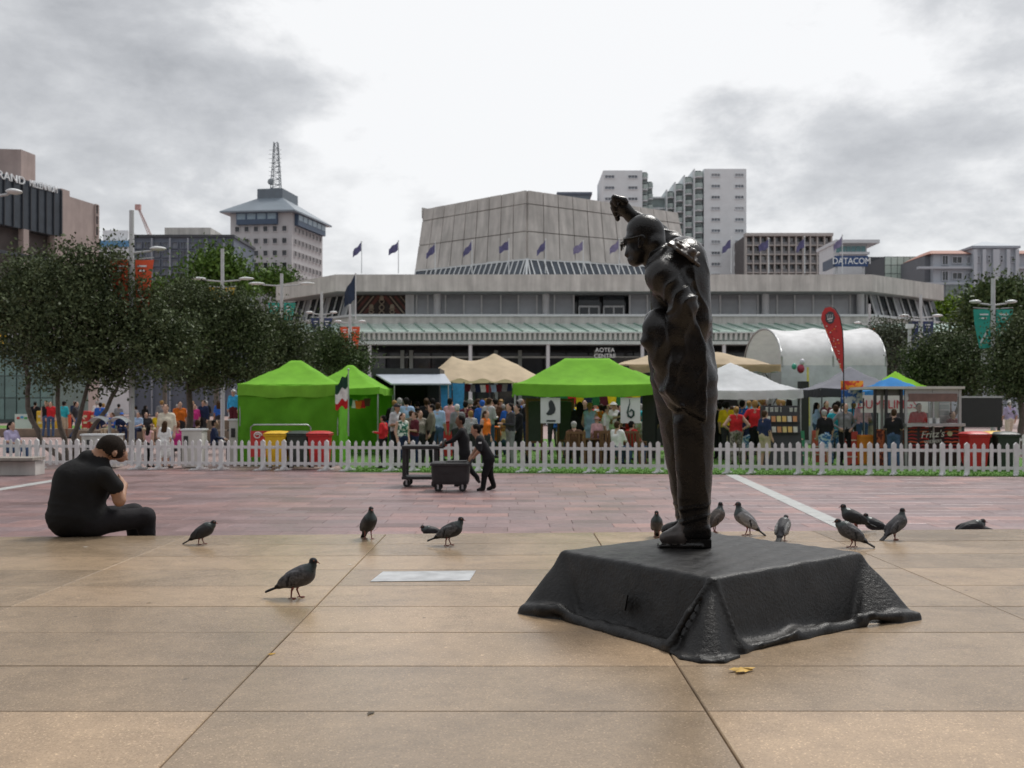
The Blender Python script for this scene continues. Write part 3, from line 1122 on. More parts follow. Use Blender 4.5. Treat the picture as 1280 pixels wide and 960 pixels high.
# balcony edge, spandrel
sill = [(gx(372, 96), 96), (gx(440, 88.6), 88.6), (gx(1092, 88.6), 88.6), (gx(1168, 96), 96), (gx(1240, 103), 103)]
sz = gz(394, 88.6)
for i in range(len(sill) - 1):
    a, b = Vector(sill[i]), Vector(sill[i + 1])
    nrm = Vector(((b - a).y, -(b - a).x)).normalized()
    n = 10 if i == 1 else 1
    for k in range(n):
        p, q = a.lerp(b, k / n), a.lerp(b, (k + .998) / n)
        f = MB()
        z0 = gz(406, 88.6)
        f.slab([(p.x, p.y, z0), (q.x, q.y, z0), (q.x - nrm.x * 3, q.y - nrm.y * 3, z0), (p.x - nrm.x * 3, p.y - nrm.y * 3, z0)], (0, 0, sz - .12 - z0))
        f.build('spandrel_panel', M_conc, ac)
    f = MB()
    f.slab([(a.x + nrm.x * .15, a.y + nrm.y * .15, sz - .118), (b.x + nrm.x * .15, b.y + nrm.y * .15, sz - .118), (b.x - nrm.x * 2.9, b.y - nrm.y * 2.9, sz - .118), (a.x - nrm.x * 2.9, a.y - nrm.y * 2.9, sz - .118)], (0, 0, .2))
    f.build('balcony_sill', M_frame, ac)
# green glass awning over the entrance: sloping panes between ribs, then a louvred edge and gutter
W0, W1 = gx(362, 86), gx(1290, 86)
za, zbm, zc_ = gz(405.5, 88.6), gz(415, 84.6), gz(428, 84.6)
n = 46
st = (W1 - W0) / n
pane_b = MB()
pane_b.slab([(-st / 2 + .05, 4.0, za - zbm), (st / 2 - .05, 4.0, za - zbm), (st / 2 + 1.15, 0, 0), (-st / 2 + 1.25, 0, 0)], (0, 0, .05))
pane_me = pane_b.mesh('awning_pane', M_mintglass)
rib_b = MB()
rib_b.bar((-st / 2, 4.0, za - zbm + .08), (-st / 2 + 1.2, 0, .08), .12, .16)
rib_me = rib_b.mesh('awning_rib', mat('mint_dark', (.26, .36, .31), .5, .1, 3))
for i in range(n):
    o = link('awning_pane', pane_me, ac, False)
    o.location = Vector((W0 - .6 + (i + .5) * st, 84.6, zbm)) - ac.location
    o = link('awning_rib', rib_me, ac, False)
    o.location = Vector((W0 - .6 + (i + .5) * st, 84.6, zbm)) - ac.location
bx(ac, 'louvre_rail', ((W0 + W1) / 2, 84.55, zbm - .05), (W1 - W0, .16, .12), M_mint)
bx(ac, 'gutter', ((W0 + W1) / 2, 84.9, zc_ - .02), (W1 - W0, .5, .28), M_mint)
bx(ac, 'awning_soffit', ((W0 + W1) / 2, 87.2, zc_ + .05), (W1 - W0, 4.0, .1), M_mint)
nl = 150
sl_ = (W1 - W0) / nl
lv = MB().bar((0, -.05, zbm - zc_ - .12), (0, .12, .12), .22, .06).mesh('louvre', mat('louvre_white', (.60, .67, .64), .45, .05, 3))
for i in range(nl):
    o = link('louvre', lv, ac, False)
    o.location = Vector((W0 + (i + .5) * sl_, 84.62, zc_ + .1)) - ac.location
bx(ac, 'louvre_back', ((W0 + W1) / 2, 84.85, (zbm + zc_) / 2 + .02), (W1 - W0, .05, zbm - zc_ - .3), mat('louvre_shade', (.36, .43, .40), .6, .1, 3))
for px in (462, 588, 685, 803, 905, 1010):
    c = MB()
    c.tube((gx(px, 84.9), 84.9, 0), (gx(px, 84.9), 84.9, zc_ - .1), .16, None, 12)
    c.build('awning_post', M_frame, ac)
# ground floor glazing
for i in range(25):
    x0 = gx(425, 91) + i * 2.05
    bx(ac, 'glass_pane', (x0 + 1, 91.8, 3.4), (1.93, .06, 6.3), M_glass, R(random.uniform(-.6, .6)))
bx(ac, 'transom', (gx(760, 91), 91.7, gz(446, 91)), (48, .14, .16), M_mint)
for px in (503, 514, 620, 650, 745, 865, 1000):
    bx(ac, 'pier', (gx(px, 91.5), 91.5, 3.4), (.34, .3, 6.5), mat('pier_grey', (.3, .36, .34), .6, .1, 2))
text('AOTEA\nCENTRE', .50, mat('sign_white', (.75, .8, .78), .5, .03, 3), ac, Vector((gx(756, 84.4), 84.3, gz(441.5, 84.4))) - ac.location, name='sign_lettering', ext=.04)
# ---- auditorium: concrete panels on a dark core, leaning inwards
ridT, ridB = Vector((gx(659, 105), 105, gz(238, 105))), Vector((gx(659, 104), 104, gz(324.5, 104)))
lT, lB = Vector((gx(531, 115.5), 115.5, gz(262, 115.5))), Vector((gx(520, 113.7), 113.7, gz(339, 113.7)))
rT, rB = Vector((gx(846, 117.4), 117.4, gz(266, 117.4))), Vector((gx(860, 115.5), 115.5, gz(336, 115.5)))


def face(a, b, c, d, nu, rows, inset=.05):
    """panels over the quad a,b (bottom) c,d (top: c over a, d over b)"""
    nrm = (b - a).cross(c - a).normalized()
    if nrm.y > 0:
        nrm = -nrm
    for i in range(nu):
        for r0, r1 in zip(rows[:-1], rows[1:]):
            def P(u, v):
                return a.lerp(b, u).lerp(c.lerp(d, u), v)
            eu, ev = inset / max((b - a).length, 1), inset / max((c - a).length, 1)
            q = [P(i / nu + eu, r0 + ev), P((i + 1) / nu - eu, r0 + ev), P((i + 1) / nu - eu, r1 - ev), P(i / nu + eu, r1 - ev)]
            s_ = MB()
            off = nrm * random.uniform(.17, .22)
            s_.slab([p + off for p in q], -nrm * .3)
            s_.build('wall_panel', M_conc2, ac)


face(lB, ridB, lT, ridT, 9, [0, .40, .80, 1])
face(ridB, rB, ridT, rT, 11, [0, .40, .80, 1])
core = MB()
bk = Vector((0, 26, 0))
ins = Vector((0, 1.6, 0))
lB_, rB_, lT_, rT_ = lB + Vector((.9, 1.6, 0)), rB + Vector((-.9, 1.6, 0)), lT + Vector((.9, 1.6, 0)), rT + Vector((-.9, 1.6, 0))
core.add([p + v for p, v in zip([lB_ - ins, ridB, rB_ - ins, rB + bk - ins, lB + bk - ins, lT_ - ins, ridT, rT_ - ins, rT + bk - Vector((3, 0, 0)) - ins, lT + bk + Vector((3, 0, 0)) - ins], [ins] * 10)] or [lB, ridB, rB, rB + bk, lB + bk, lT, ridT, rT, rT + bk - Vector((3, 0, 0)), lT + bk + Vector((3, 0, 0))],
         [(0, 1, 6, 5), (1, 2, 7, 6), (2, 3, 8, 7), (3, 4, 9, 8), (4, 0, 5, 9), (5, 6, 7, 8, 9)])
core.build('auditorium_core', mat('core_dark', (.11, .105, .10), .9, .2, 2), ac)
cap = MB()
cap.slab([lT + Vector((-.35, 0, -.9)), lT + Vector((.9, 1.5, -.9)), lT + Vector((2.6, 6, -.9)), lT + Vector((-.35, 6, -.9))], (0, 0, 1.15))
cap.build('stair_head', M_conc2, ac)
# sloping skylight skirt round its foot
lO, cO, rO = Vector((gx(513, 111.5), 111.5, zt - .1)), Vector((gx(657, 101.2), 101.2, zt - .1)), Vector((gx(868, 113), 113, zt - .1))
for a, b, c, d, n, sk in ((lO, cO, lB, ridB, 22, 1.6), (cO, rO, ridB, rB, 26, -1.6)):
    tt = lambda i: min(1, max(0, (i + sk * (i / n if sk < 0 else 1 - i / n) ** .0 * (1 if 0 < i < n else 0)) / n))
    nrm = (b - a).cross(c - a).normalized()
    if nrm.z < 0:
        nrm = -nrm
    for i in range(n):
        q = [a.lerp(b, (i + .08) / n), a.lerp(b, (i + .92) / n), c.lerp(d, tt(i + .92) if i + 1 < n else 1), c.lerp(d, tt(i + .08) if i else 0)]
        s_ = MB()
        s_.slab(q, nrm * .06)
        s_.build('skylight_pane', M_skylight, ac)
    for i in range(n + 1):
        s_ = MB()
        s_.bar(a.lerp(b, i / n) + nrm * .06, c.lerp(d, tt(i)) + nrm * .06, .13, .14)
        s_.build('skylight_rib', M_frame, ac)
    s_ = MB()
    s_.bar(c + nrm * .1, d + nrm * .1, .16, .22)
    s_.build('skylight_head', M_frame, ac)
# flags along the roof
M_fl1, M_fl2 = mat('flag_violet', (.10, .095, .20), .8, .25, 3, .3, 8), mat('flag_lilac', (.20, .18, .30), .8, .25, 3, .3, 8)


def flag(px, ytop, ybase, Y, fw, fh, m, label, group, droop=.5, side=-1, pole_m=M_frame, r=.045):
    t = thing('flagpole', label, 'flag', (gx(px, Y), Y, gz(ybase, Y)), 0, group)
    h = gz(ytop, Y) - gz(ybase, Y)
    p = MB()
    p.tube((0, 0, 0), (0, 0, h), r, r * .7, 8)
    p.ball((0, 0, h), r * 1.6, 8, 6)
    p.build('pole', pole_m, t, False)
    f = MB()
    ph = random.uniform(0, 6)

    def fn(u, v):
        return (side * (r + u * fw * (1 - .25 * droop)), .22 * fw * math.sin(u * 7 + ph + v * 1.5) * u, h - .1 - v * fh * (1 - .35 * u * droop) - u * droop * fw * .95 + .06 * math.sin(9 * u + ph))
    f.grid(fn, 14, 8)
    f.build('flag', m, t, False)
    return t


fl_lab = ['drooping violet flag on the roof, next to the office tower', 'violet flag on the roof just left of the auditorium', 'violet flag at the left edge of the auditorium wall', 'violet flag before the middle of the auditorium left face', 'violet flag left of the auditorium ridge', 'violet flag right beside the auditorium ridge', 'pale lilac flag before the auditorium right face', 'lilac flag right by the statue face', 'violet flag before the white apartment tower', 'violet flag before the left end of the gridded flats', 'violet flag before the middle of the gridded flats', 'lilac flag standing by the blue rooftop sign']
for i, (px, yt) in enumerate(((452, 302), (498, 301), (544, 303), (590, 301), (636, 299), (682, 299), (729, 301), (774, 299), (914, 297), (961, 298), (1006, 296), (1053, 294))):
    flag(px, yt, 341.6, 92.5, 1.0, .8, (M_fl1, M_fl2)[i in (6, 7, 11)], fl_lab[i], 'flags along the arts centre roof', random.uniform(.45, 1.0))
flag(444.5, 342, 400, 80, 1.25, 2.0, mat('flag_navy', (.02, .035, .07), .8, .2, 3), 'navy flag hanging on a pole before the red carved panel', None, 1.2, -1)

# ---------------------------------------------------------------- hotel at the far left
M_pink = mat('pink_concrete', (.43, .345, .32), .8, .1, 1.2, streak=True)
M_curtain = mat('curtain_wall', (.045, .055, .07), .18, .3, .6, rvar=.05)
ho = thing('hotel', 'pinkish hotel with a dark curtain wall carrying white sign letters', 'building', (-60, 108, 0))
zt_, zm = 25.4, gz(290, 107)
prism(ho, 'wall', [(-49.4, 110), (-47.9, 116.8), (-80, 130), (-84, 112)], 0, zt_ - .6, M_pink)
prism(ho, 'parapet', [(-49.35, 110.2), (-49.05, 111.6), (-60, 116), (-62, 112)], zt_ - .6, zt_, M_pink)
prism(ho, 'upper_block', [(-54.4, 111.5), (-54.0, 114), (-80, 124), (-84, 108)], zt_ - .7, 30, M_pink)
dk = [(-55.5, 91), (-51.96, 102.26), (-51.1, 105), (-49.3, 110), (-62, 114), (-75, 100)]
prism(ho, 'curtain_wall', dk, zm, zt_ - .15, M_curtain)
for a, b, n in ((dk[0], dk[2], 12), (dk[2], dk[3], 5)):
    for k in range(n + 1):
        p = along(a, b, k / n)
        rz = math.atan2(b[1] - a[1], b[0] - a[0])
        bx(ho, 'fin', (p.x + .08, p.y - .05, (zm + zt_) / 2 - .1), (.14, .16, zt_ - zm - .3), M_darkfr, rz)
prism(ho, 'recessed_wall', [(-56.5, 93), (-50.8, 110), (-62, 114), (-75, 100)], 0, zm, mat('recess_brown', (.12, .10, .095), .7, .25, 1))
for k in range(5):
    p = along((-55.3, 93), (-49.8, 109.6), k / 4)
    bx(ho, 'column', (p.x, p.y, zm / 2), (.7, .7, zm - .02), M_pink, R(70))
for zf in (.86, .72, .58):
    b = MB()
    b.bar((-55.1, 92.5, zm * zf), (-49.6, 109.5, zm * zf), .25, .35)
    b.build('balcony_rail', M_darkfr, ho)
for k in range(3):
    window(ho, (-48.05, 116.2, gz(262 + 13.5 * k, 116.2)), .5, 1.1, R(77.5), M_glass, M_pink, .1, .15)
M_sign = mat('letter_white', (.78, .80, .82), .5, .03, 3)
th = math.atan2(105 - 102.3, .9)
text('GRAND', 1.15, M_sign, ho, Vector((-51.45, 102.7, zt_ - .45)) - ho.location, (R(90), 0, R(72.6)), 'sign_lettering', .06, sx=1.15)
text('MILLENNIUM', 1.0, M_sign, ho, Vector((-49.95, 107.35, zt_ - .45)) - ho.location, (R(90), 0, R(70.2)), 'sign_lettering', .06, sx=.66)

# ---------------------------------------------------------------- blue grey office block
ob = thing('office_block', 'blue grey slab office block with a grid of windows beside the pyramid roofed tower', 'building', (gx(228, 150), 155, 0))
x0, x1, zt2 = gx(168, 150), gx(292, 150), gz(297, 150)
M_bluegrey = mat('bluegrey_wall', (.13, .155, .20), .6, .12, 1)
M_owin = mat('office_pane', (.20, .23, .27), .15, .35, .35, rvar=.05, objv=.5)
bx(ob, 'wall', ((x0 + x1) / 2, 156, zt2 / 2), (x1 - x0, 12, zt2), M_bluegrey)
bx(ob, 'parapet', ((x0 + x1) / 2, 155.9, zt2 + .2), (x1 - x0 + .4, 12.4, .4), M_darkfr)
bx(ob, 'penthouse', (gx(237, 155), 157, zt2 + 1.2), (gx(266, 155) - gx(209, 155), 6, 2.0), M_conc)
for i in range(11):
    for j in range(9):
        xw = x0 + (i + .5) * (x1 - x0) / 11
        zw = zt2 - 1.15 - j * 1.32
        window(ob, (xw, 149.98, zw), .92, .95, 0, M_owin, M_bluegrey, .12, .22, mull=1 if i % 2 else 0)
for i in range(0, 12, 2):
    bx(ob, 'pilaster', (x0 + i * (x1 - x0) / 11, 149.85, zt2 / 2), (.22, .35, zt2 - .2), mat('pilaster_pale', (.32, .35, .4), .6, .1, 2))
wb = thing('office_building', 'pale low building with a blue roof edge behind the leftmost trees', 'building', (gx(142, 180), 185, 0))
bx(wb, 'wall', (gx(141, 180), 185, gz(300, 180) / 2), (5.6, 9, gz(300, 180)), M_white)
bx(wb, 'blue_band', (gx(141, 180), 184.9, gz(300, 180) - .6), (5.8, 9.3, 1.1), mat('band_blue', (.10, .26, .45), .5, .1, 2))
bx(wb, 'roof_box', (gx(136, 180), 186, gz(292, 180)), (4.6, 6, 2.2), M_white)
cr = thing('tower_crane', 'thin red and white crane jib rising behind the office block', 'crane', (gx(188, 230), 230, 0))
b = MB()
b.bar((gx(189, 230), 230, 0), (gx(189, 230), 230, gz(296, 230)), .9)
b.build('mast', M_steel, cr)
pA, pB = at(188, 296, 230), at(172.5, 259, 230)
b = MB()
for off in ((-.35, 0, 0), (.35, 0, .25), (0, .5, 0)):
    b.bar(pA + Vector(off), pB + Vector(off) * .4, .16)
for k in range(14):
    u, v = k / 14, (k + .8) / 14
    b.bar(pA.lerp(pB, u) + Vector((-.3, 0, 0)), pA.lerp(pB, v) + Vector((.3, 0, 0)), .1)
b.build('jib', mat('crane_pink', (.52, .42, .41), .6, .3, .4), cr)
b = MB()
b.box(pB, (1.2, .8, 1.2))
b.build('jib_head', mat('crane_red', (.48, .30, .28), .6, .2, 2), cr)

# ---------------------------------------------------------------- tower with a hipped metal roof and mast
TWc = [(-47.9, 171.2), (-37.2, 170), (-34.4, 182.7), (-45.2, 184)]
tw = thing('office_tower', 'pale grey tower with small square windows, hipped metal roof and lattice mast', 'building', (-41, 177, 0))
zE = gz(264, 170)
M_tower = mat('tower_render', (.52, .51, .515), .75, .07, 1.0)
M_blue = mat('tower_blue', (.055, .09, .15), .4, .15, 1)
prism(tw, 'wall', TWc, 0, zE, M_tower)
M_twin = mat('tower_pane', (.05, .055, .065), .12, .4, .4, rvar=.04, objv=.4)
for (a, b), cols in (((TWc[0], TWc[1]), 6), ((TWc[1], TWc[2]), 8)):
    rz = math.atan2(b[1] - a[1], b[0] - a[0])
    for i in range(cols):
        p = along(a, b, (i + .5) / cols * .92 + .04)
        for j in range(7):
            window(tw, (p.x, p.y, zE - 2.9 - j * 2.06), .85 if cols == 6 else .7, .95, rz, M_twin, M_tower, .10, .16)
    # projecting blue glazed band under the eave
    n = Vector((math.sin(rz), -math.cos(rz), 0))
    p, q = along(a, b, .12 if cols == 6 else .08), along(a, b, .78 if cols == 6 else .98)
    mid = (p + q) / 2
    L = (q - p).length
    bx(tw, 'bay', (mid.x + n.x * .35, mid.y + n.y * .35, zE - 1.15), (L, .7, 2.1), M_blue, rz)
    nb = 4 if cols == 6 else 6
    for i in range(nb):
        c = along(p, q, (i + .5) / nb)
        bx(tw, 'bay_window', (c.x + n.x * .72, c.y + n.y * .72, zE - .85), (L / nb - .3, .06, 1.0), mat('bay_glass', (.22, .30, .36), .12, .3, .5), rz)
cx, cy = sum(p[0] for p in TWc) / 4, sum(p[1] for p in TWc) / 4
ev = [Vector((cx + (x - cx) * 1.22, cy + (y - cy) * 1.22, zE)) for x, y in TWc]
zp = gz(248.5, 174)
tp = [Vector((cx + (x - cx) * .42, cy + (y - cy) * .55, zp)) for x, y in TWc]
rf = MB()
rf.add(ev + [p - Vector((0, 0, .25)) for p in ev] + tp, [(0, 1, 9, 8), (1, 2, 10, 9), (2, 3, 11, 10), (3, 0, 8, 11), (8, 9, 10, 11), (4, 5, 1, 0), (5, 6, 2, 1), (6, 7, 3, 2), (7, 4, 0, 3), (7, 6, 5, 4)])
roof = rf.build('roof', mat('roof_metal', (.21, .25, .29), .42, .08, 1), tw)
prism(tw, 'plant_room', [(p.x, p.y) for p in tp], zp - .3, gz(236.5, 174), mat('plant_grey', (.14, .17, .20), .6, .12, 1))
ms = MB()
mx_, my_ = gx(345, 176), 176
z0, z1 = gz(237, 174), gz(178, 176)
for k, (ox, oy) in enumerate(((-1, -1), (1, -1), (1, 1), (-1, 1))):
    ms.bar((mx_ + ox * .8, my_ + oy * .8, z0), (mx_ + ox * .32, my_ + oy * .32, z1), .13)
for k in range(16):
    u, v = k / 16, (k + 1) / 16
    ru, rv_ = .8 - .48 * u, .8 - .48 * v
    zu, zv = z0 + (z1 - z0) * u, z0 + (z1 - z0) * v
    s_ = 1 if k % 2 else -1
    ms.bar((mx_ - s_ * ru, my_ - ru, zu), (mx_ + s_ * rv_, my_ - rv_, zv), .09)
    ms.bar((mx_ + ru, my_ - s_ * ru, zu), (mx_ + rv_, my_ + s_ * rv_, zv), .09)
    ms.bar((mx_ - ru, my_ - ru, zu), (mx_ + ru, my_ - ru, zu), .07)
for k in range(9):
    zz_ = z0 + 1.2 + k * .75
    ms.bar((mx_ - 1.1, my_ - .6, zz_), (mx_ + 1.1, my_ - .6, zz_ + .05), .05)
ms.ball((mx_ - .7, my_ - 1, z0 + 1.6), (.55, .3, .55), 10, 8)
ms.build('lattice_mast', mat('mast_grey', (.22, .25, .27), .5, .1, 2), tw)

# ---------------------------------------------------------------- white apartment slabs with stepped balconies
AP = 200.0
ap = thing('apartment_building', 'white twin apartment blocks with stepped rows of scalloped balconies', 'building', (gx(842, AP), AP + 6, 0))
M_apw = mat('apartment_white', (.70, .73, .75), .75, .05, .8)
M_aps = mat('apartment_recess', (.30, .36, .36), .7, .2, .6)
M_rail = mat('balcony_glass', (.40, .48, .46), .3, .2, 1, objv=.2)


def apx(x0, x1, ytop, y0, y1, name, m):
    xa, xb = gx(x0, AP), gx(x1, AP)
    return bx(ap, name, ((xa + xb) / 2, (y0 + y1) / 2, gz(ytop, AP) / 2), (xb - xa, y1 - y0, gz(ytop, AP)), m)


apx(880, 933, 211, AP, AP + 14, 'tower_block', M_apw)
apx(754, 803, 213, AP, AP + 14, 'tower_block', M_apw)
apx(803, 882, 238, AP + 6, AP + 14, 'link_block', M_aps)
for c in (894.5, 924):
    for j in range(10):
        window(ap, (gx(c, AP), AP, gz(219 + 13.9 * j, AP)), 1.75, .62, 0, M_owin if (j * 7 + int(c)) % 3 else M_skypaint, M_apw, .1, .2, mull=2)
for c in (762, 791):
    for j in range(6):
        window(ap, (gx(c, AP), AP, gz(221 + 13.9 * j, AP)), 1.9, .62, 0, M_owin, M_apw, .1, .2, mull=2)


def balconies(xc, w, ytop, n, yy):
    xa = gx(xc, AP)
    ww = w * AP / F
    apx(xc - w / 2, xc + w / 2, ytop, yy + .3, AP + 10, 'bay', M_aps)
    apx(xc - w / 2 - 1.2, xc - w / 2 + .3, ytop - 2, yy - .4, AP + 10, 'fin_wall', M_apw)
    for j in range(n):
        z = gz(ytop + 8 + 13.9 * j, AP)
        fl = MB()
        pts = [(xa - ww / 2 + .05, yy + .3), (xa - ww / 2 + .05, yy - .5), (xa - ww / 4, yy - 1.0), (xa + ww / 4, yy - 1.0), (xa + ww / 2 - .05, yy - .5), (xa + ww / 2 - .05, yy + .3)]
        fl.slab([(x, y, z - .18) for x, y in pts], (0, 0, .2))
        d = fl.build('balcony', M_apw, ap)
        r = MB()
        for p, q in zip(pts[1:-2], pts[2:-1]):
            r.bar((*p, z + .5), (*q, z + .5), .06, .85)
        r.build('balustrade', M_rail, d, True)
        bx(ap, 'balcony_door', (xa, yy + .27, z + .75), (ww * .7, .05, 1.25), M_glass)


balconies(873.5, 10, 213, 9, AP + .4)
balconies(862.5, 10, 219, 9, AP + 1.6)
balconies(852, 10, 226, 8, AP + 2.8)
balconies(842, 9, 234, 8, AP + 4)
balconies(806.5, 8, 214, 6, AP + 1.0)
balconies(814, 8, 224, 5, AP + 2.4)
for j in range(6):
    bx(ap, 'gallery', (gx(827, AP), AP + 5.6, gz(240 + 13.9 * j, AP)), (gx(838, AP) - gx(818, AP), .8, .3), M_apw)
bx(ap, 'gallery_post', (gx(828, AP), AP + 5.4, 21), (.35, .5, 42), M_apw)
rb = thing('office_building', 'flat dark plant building just visible above the auditorium roof', 'building', (gx(722, 210), 214, 0))
bx(rb, 'wall', (gx(718, 210), 214, gz(243, 210) / 2), (gx(738, 210) - gx(700, 210), 8, gz(243, 210)), mat('plant_blue', (.19, .23, .27), .6, .1, 1))
bx(rb, 'roof_edge', (gx(718, 210), 213.8, gz(242, 210)), (gx(742, 210) - gx(698, 210), 8.6, .5), M_bluegrey)

# ---------------------------------------------------------------- flats with a concrete lattice front
la = thing('apartment_building', 'brownish flats with a gridded front of small balconies beside the white blocks', 'building', (gx(987, 190), 196, 0))
LY = 190
lx0, lx1, lzt = gx(933, LY), gx(1040, LY), gz(293.5, LY)
M_lat = mat('lattice_concrete', (.43, .41, .39), .75, .12, 1)
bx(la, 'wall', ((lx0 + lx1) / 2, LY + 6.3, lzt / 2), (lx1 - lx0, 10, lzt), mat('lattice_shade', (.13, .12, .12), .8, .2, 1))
bx(la, 'parapet', ((lx0 + lx1) / 2, LY + .6, lzt + .05), (lx1 - lx0 + .4, 1.7, .55), M_lat)
NB = 12
for i in range(NB + 1):
    bx(la, 'pilaster', (lx0 + i * (lx1 - lx0) / NB, LY + .7, lzt / 2), (.24, 1.3, lzt - .2), M_lat)
for j in range(5):
    z = lzt - .2 - j * 1.72
    if j:
        bx(la, 'floor_slab', ((lx0 + lx1) / 2, LY + .75, z), (lx1 - lx0, 1.1, .22), M_lat)
    for i in range(NB):
        xc = lx0 + (i + .5) * (lx1 - lx0) / NB
        bx(la, 'window', (xc + random.uniform(-.1, .1), LY + 1.27, z - .85), (.72, .05, 1.3), (M_skypaint, M_frame, M_glass, M_owin)[random.randrange(4)])
        bx(la, 'balustrade', (xc, LY + .35, z - 1.32), (.98, .05, .5), mat('rail_dark', (.22, .22, .23), .5, .2, 1, objv=.4))

# ---------------------------------------------------------------- sign building, glass block, hillside mansion
dc = thing('office_building', 'office with a flat overhanging roof behind a blue name sign', 'building', (gx(1070, 150), 155, 0))
DY = 150
bx(dc, 'wall', (gx(1064, DY), DY + 4, gz(305, DY) / 2), (gx(1085, DY) - gx(1043, DY), 7, gz(305, DY)), M_white)
bx(dc, 'roof', (gx(1069, DY), DY + 3.6, gz(303, DY)), (gx(1096, DY) - gx(1041, DY), 9.4, .5), M_white)
for i in range(6):
    bx(dc, 'window', (gx(1049.5 + i * 6.2, DY), DY + .46, gz(311, DY)), (.66, .06, .95), mat('teal_glass', (.10, .26, .28), .12, .3, .6))
bx(dc, 'balcony', (gx(1068, DY), DY + .2, gz(316.5, DY)), (4.4, .9, .35), M_white)
bx(dc, 'plant_room', (gx(1096, DY), DY + 2, gz(320.5, DY) / 2), (gx(1107, DY) - gx(1083, DY), 3, gz(320.5, DY)), M_darkfr)
sg = thing('name_sign', 'blue rooftop sign reading DATACOM in white serif letters', 'sign', (gx(1064, 110), 110, gz(334, 110)))
SYY = 110
bx(sg, 'sign_board', (gx(1064, SYY), SYY, gz(326.5, SYY)), (gx(1084.5, SYY) - gx(1043.5, SYY), .3, 1.15), mat('sign_blue', (.018, .055, .16), .45, .08, 2))
a, b_ = Vector((gx(1043.2, SYY), SYY, 0)), Vector((gx(1030, 114), 114, 0))
bx(sg, 'side_board', ((a.x + b_.x) / 2, (a.y + b_.y) / 2, gz(327.5, SYY)), ((b_ - a).length, .3, 1.0), mat('sign_blue2', (.04, .06, .11), .4, .1, 2), math.atan2((a - b_).y, (a - b_).x))
text('DATACOM', .98, M_sign, sg, Vector((gx(1064, SYY), SYY - .17, gz(326.8, SYY))) - sg.location, name='sign_lettering', ext=.02, sx=.86)
for px in (1047, 1080):
    bx(sg, 'post', (gx(px, SYY), SYY + .3, gz(333, SYY)), (.2, .2, 1.4), M_steel)
gb_ = thing('glass_building', 'pale green mirrored glass block between the blue sign and the grey mansion', 'building', (gx(1134, 140), 144, 0))
GY = 140
x0, x1 = gx(1106, GY), gx(1161, GY)
bx(gb_, 'wall', ((x0 + x1) / 2, GY + 4, gz(320.5, GY) / 2), (x1 - x0, 7.8, gz(320.5, GY)), M_darkfr)
for i in range(7):
    for j in range(5):
        w_ = (x1 - x0) / 7
        bx(gb_, 'glass_pane', (x0 + (i + .5) * w_, GY, gz(320.8, GY) - .6 - j * 1.18), (w_ - .08, .1, 1.1), mat('mirror_green', (.50, .60, .54), .12, .15, .4, objv=.2), R(random.uniform(-.7, .7)))
ma = thing('mansion', 'grey blue stone mansion with pilasters, red tiled roof and a hipped centre', 'building', (gx(1225, 130), 135, 0))
MY = 130
M_man = mat('mansion_wall', (.40, .435, .48), .75, .08, 1)
M_manp = mat('mansion_pilaster', (.47, .505, .55), .75, .06, 1)
zw, zc2 = gz(317, MY), gz(308, MY)
bx(ma, 'wing_wall', (gx(1193, MY), MY + 4.5, zw / 2), (gx(1217, MY) - gx(1169, MY), 8, zw), M_man)
bx(ma, 'side_wall', (gx(1165.3, MY), MY + 5.5, zw / 2 - .1), (.75, 8, zw), mat('mansion_dark', (.15, .16, .18), .7, .1, 1))
bx(ma, 'centre_wall', (gx(1243, MY), MY + 4, zc2 / 2), (gx(1271, MY) - gx(1215, MY), 8.4, zc2), M_man)
bx(ma, 'wing_wall', (gx(1290, MY), MY + 4.5, zw / 2), (gx(1310, MY) - gx(1271, MY), 8, zw), M_man)
M_tileroof = mat('red_roof', (.33, .15, .11), .7, .2, 4)
for a, b_ in ((1162, 1217), (1270, 1312)):
    r = MB()
    xa, xb = gx(a, MY), gx(b_, MY)
    r.add([(xa, MY, zw), (xb, MY, zw), (xb, MY + 9, zw), (xa, MY + 9, zw), (xa + 1.2, MY + 2.4, zw + .75), (xb - .2, MY + 2.4, zw + .75), (xb - .2, MY + 6, zw + .75), (xa + 1.2, MY + 6, zw + .75)], [(0, 1, 5, 4), (1, 2, 6, 5), (2, 3, 7, 6), (3, 0, 4, 7), (4, 5, 6, 7), (3, 2, 1, 0)])
    r.build('tiled_roof', M_tileroof, ma)
r = MB()
xa, xb = gx(1213, MY), gx(1273, MY)
xm = (xa + xb) / 2
r.add([(xa, MY - .6, zc2), (xb, MY - .6, zc2), (xb, MY + 8.8, zc2), (xa, MY + 8.8, zc2), (xm, MY + 3, gz(297, MY)), (xa, MY - .6, zc2 - .3), (xb, MY - .6, zc2 - .3), (xb, MY + 8.8, zc2 - .3), (xa, MY + 8.8, zc2 - .3)], [(0, 1, 4), (1, 2, 4), (2, 3, 4), (3, 0, 4), (5, 6, 1, 0), (6, 7, 2, 1), (7, 8, 3, 2), (8, 5, 0, 3), (8, 7, 6, 5)])
r.build('hipped_roof', mat('slate_roof', (.33, .37, .42), .6, .1, 3), ma)
for px in (1217, 1228, 1243, 1258, 1269):
    bx(ma, 'pilaster', (gx(px, MY), MY - .35, zc2 / 2 - .2), (.85 if px == 1243 else .45, .5, zc2 - .5), M_manp)
for yb in (334.5, 354.5):
    bx(ma, 'string_course', (gx(1220, MY), MY + .2, gz(yb, MY)), (gx(1312, MY) - gx(1168, MY), .7, .28), M_manp)
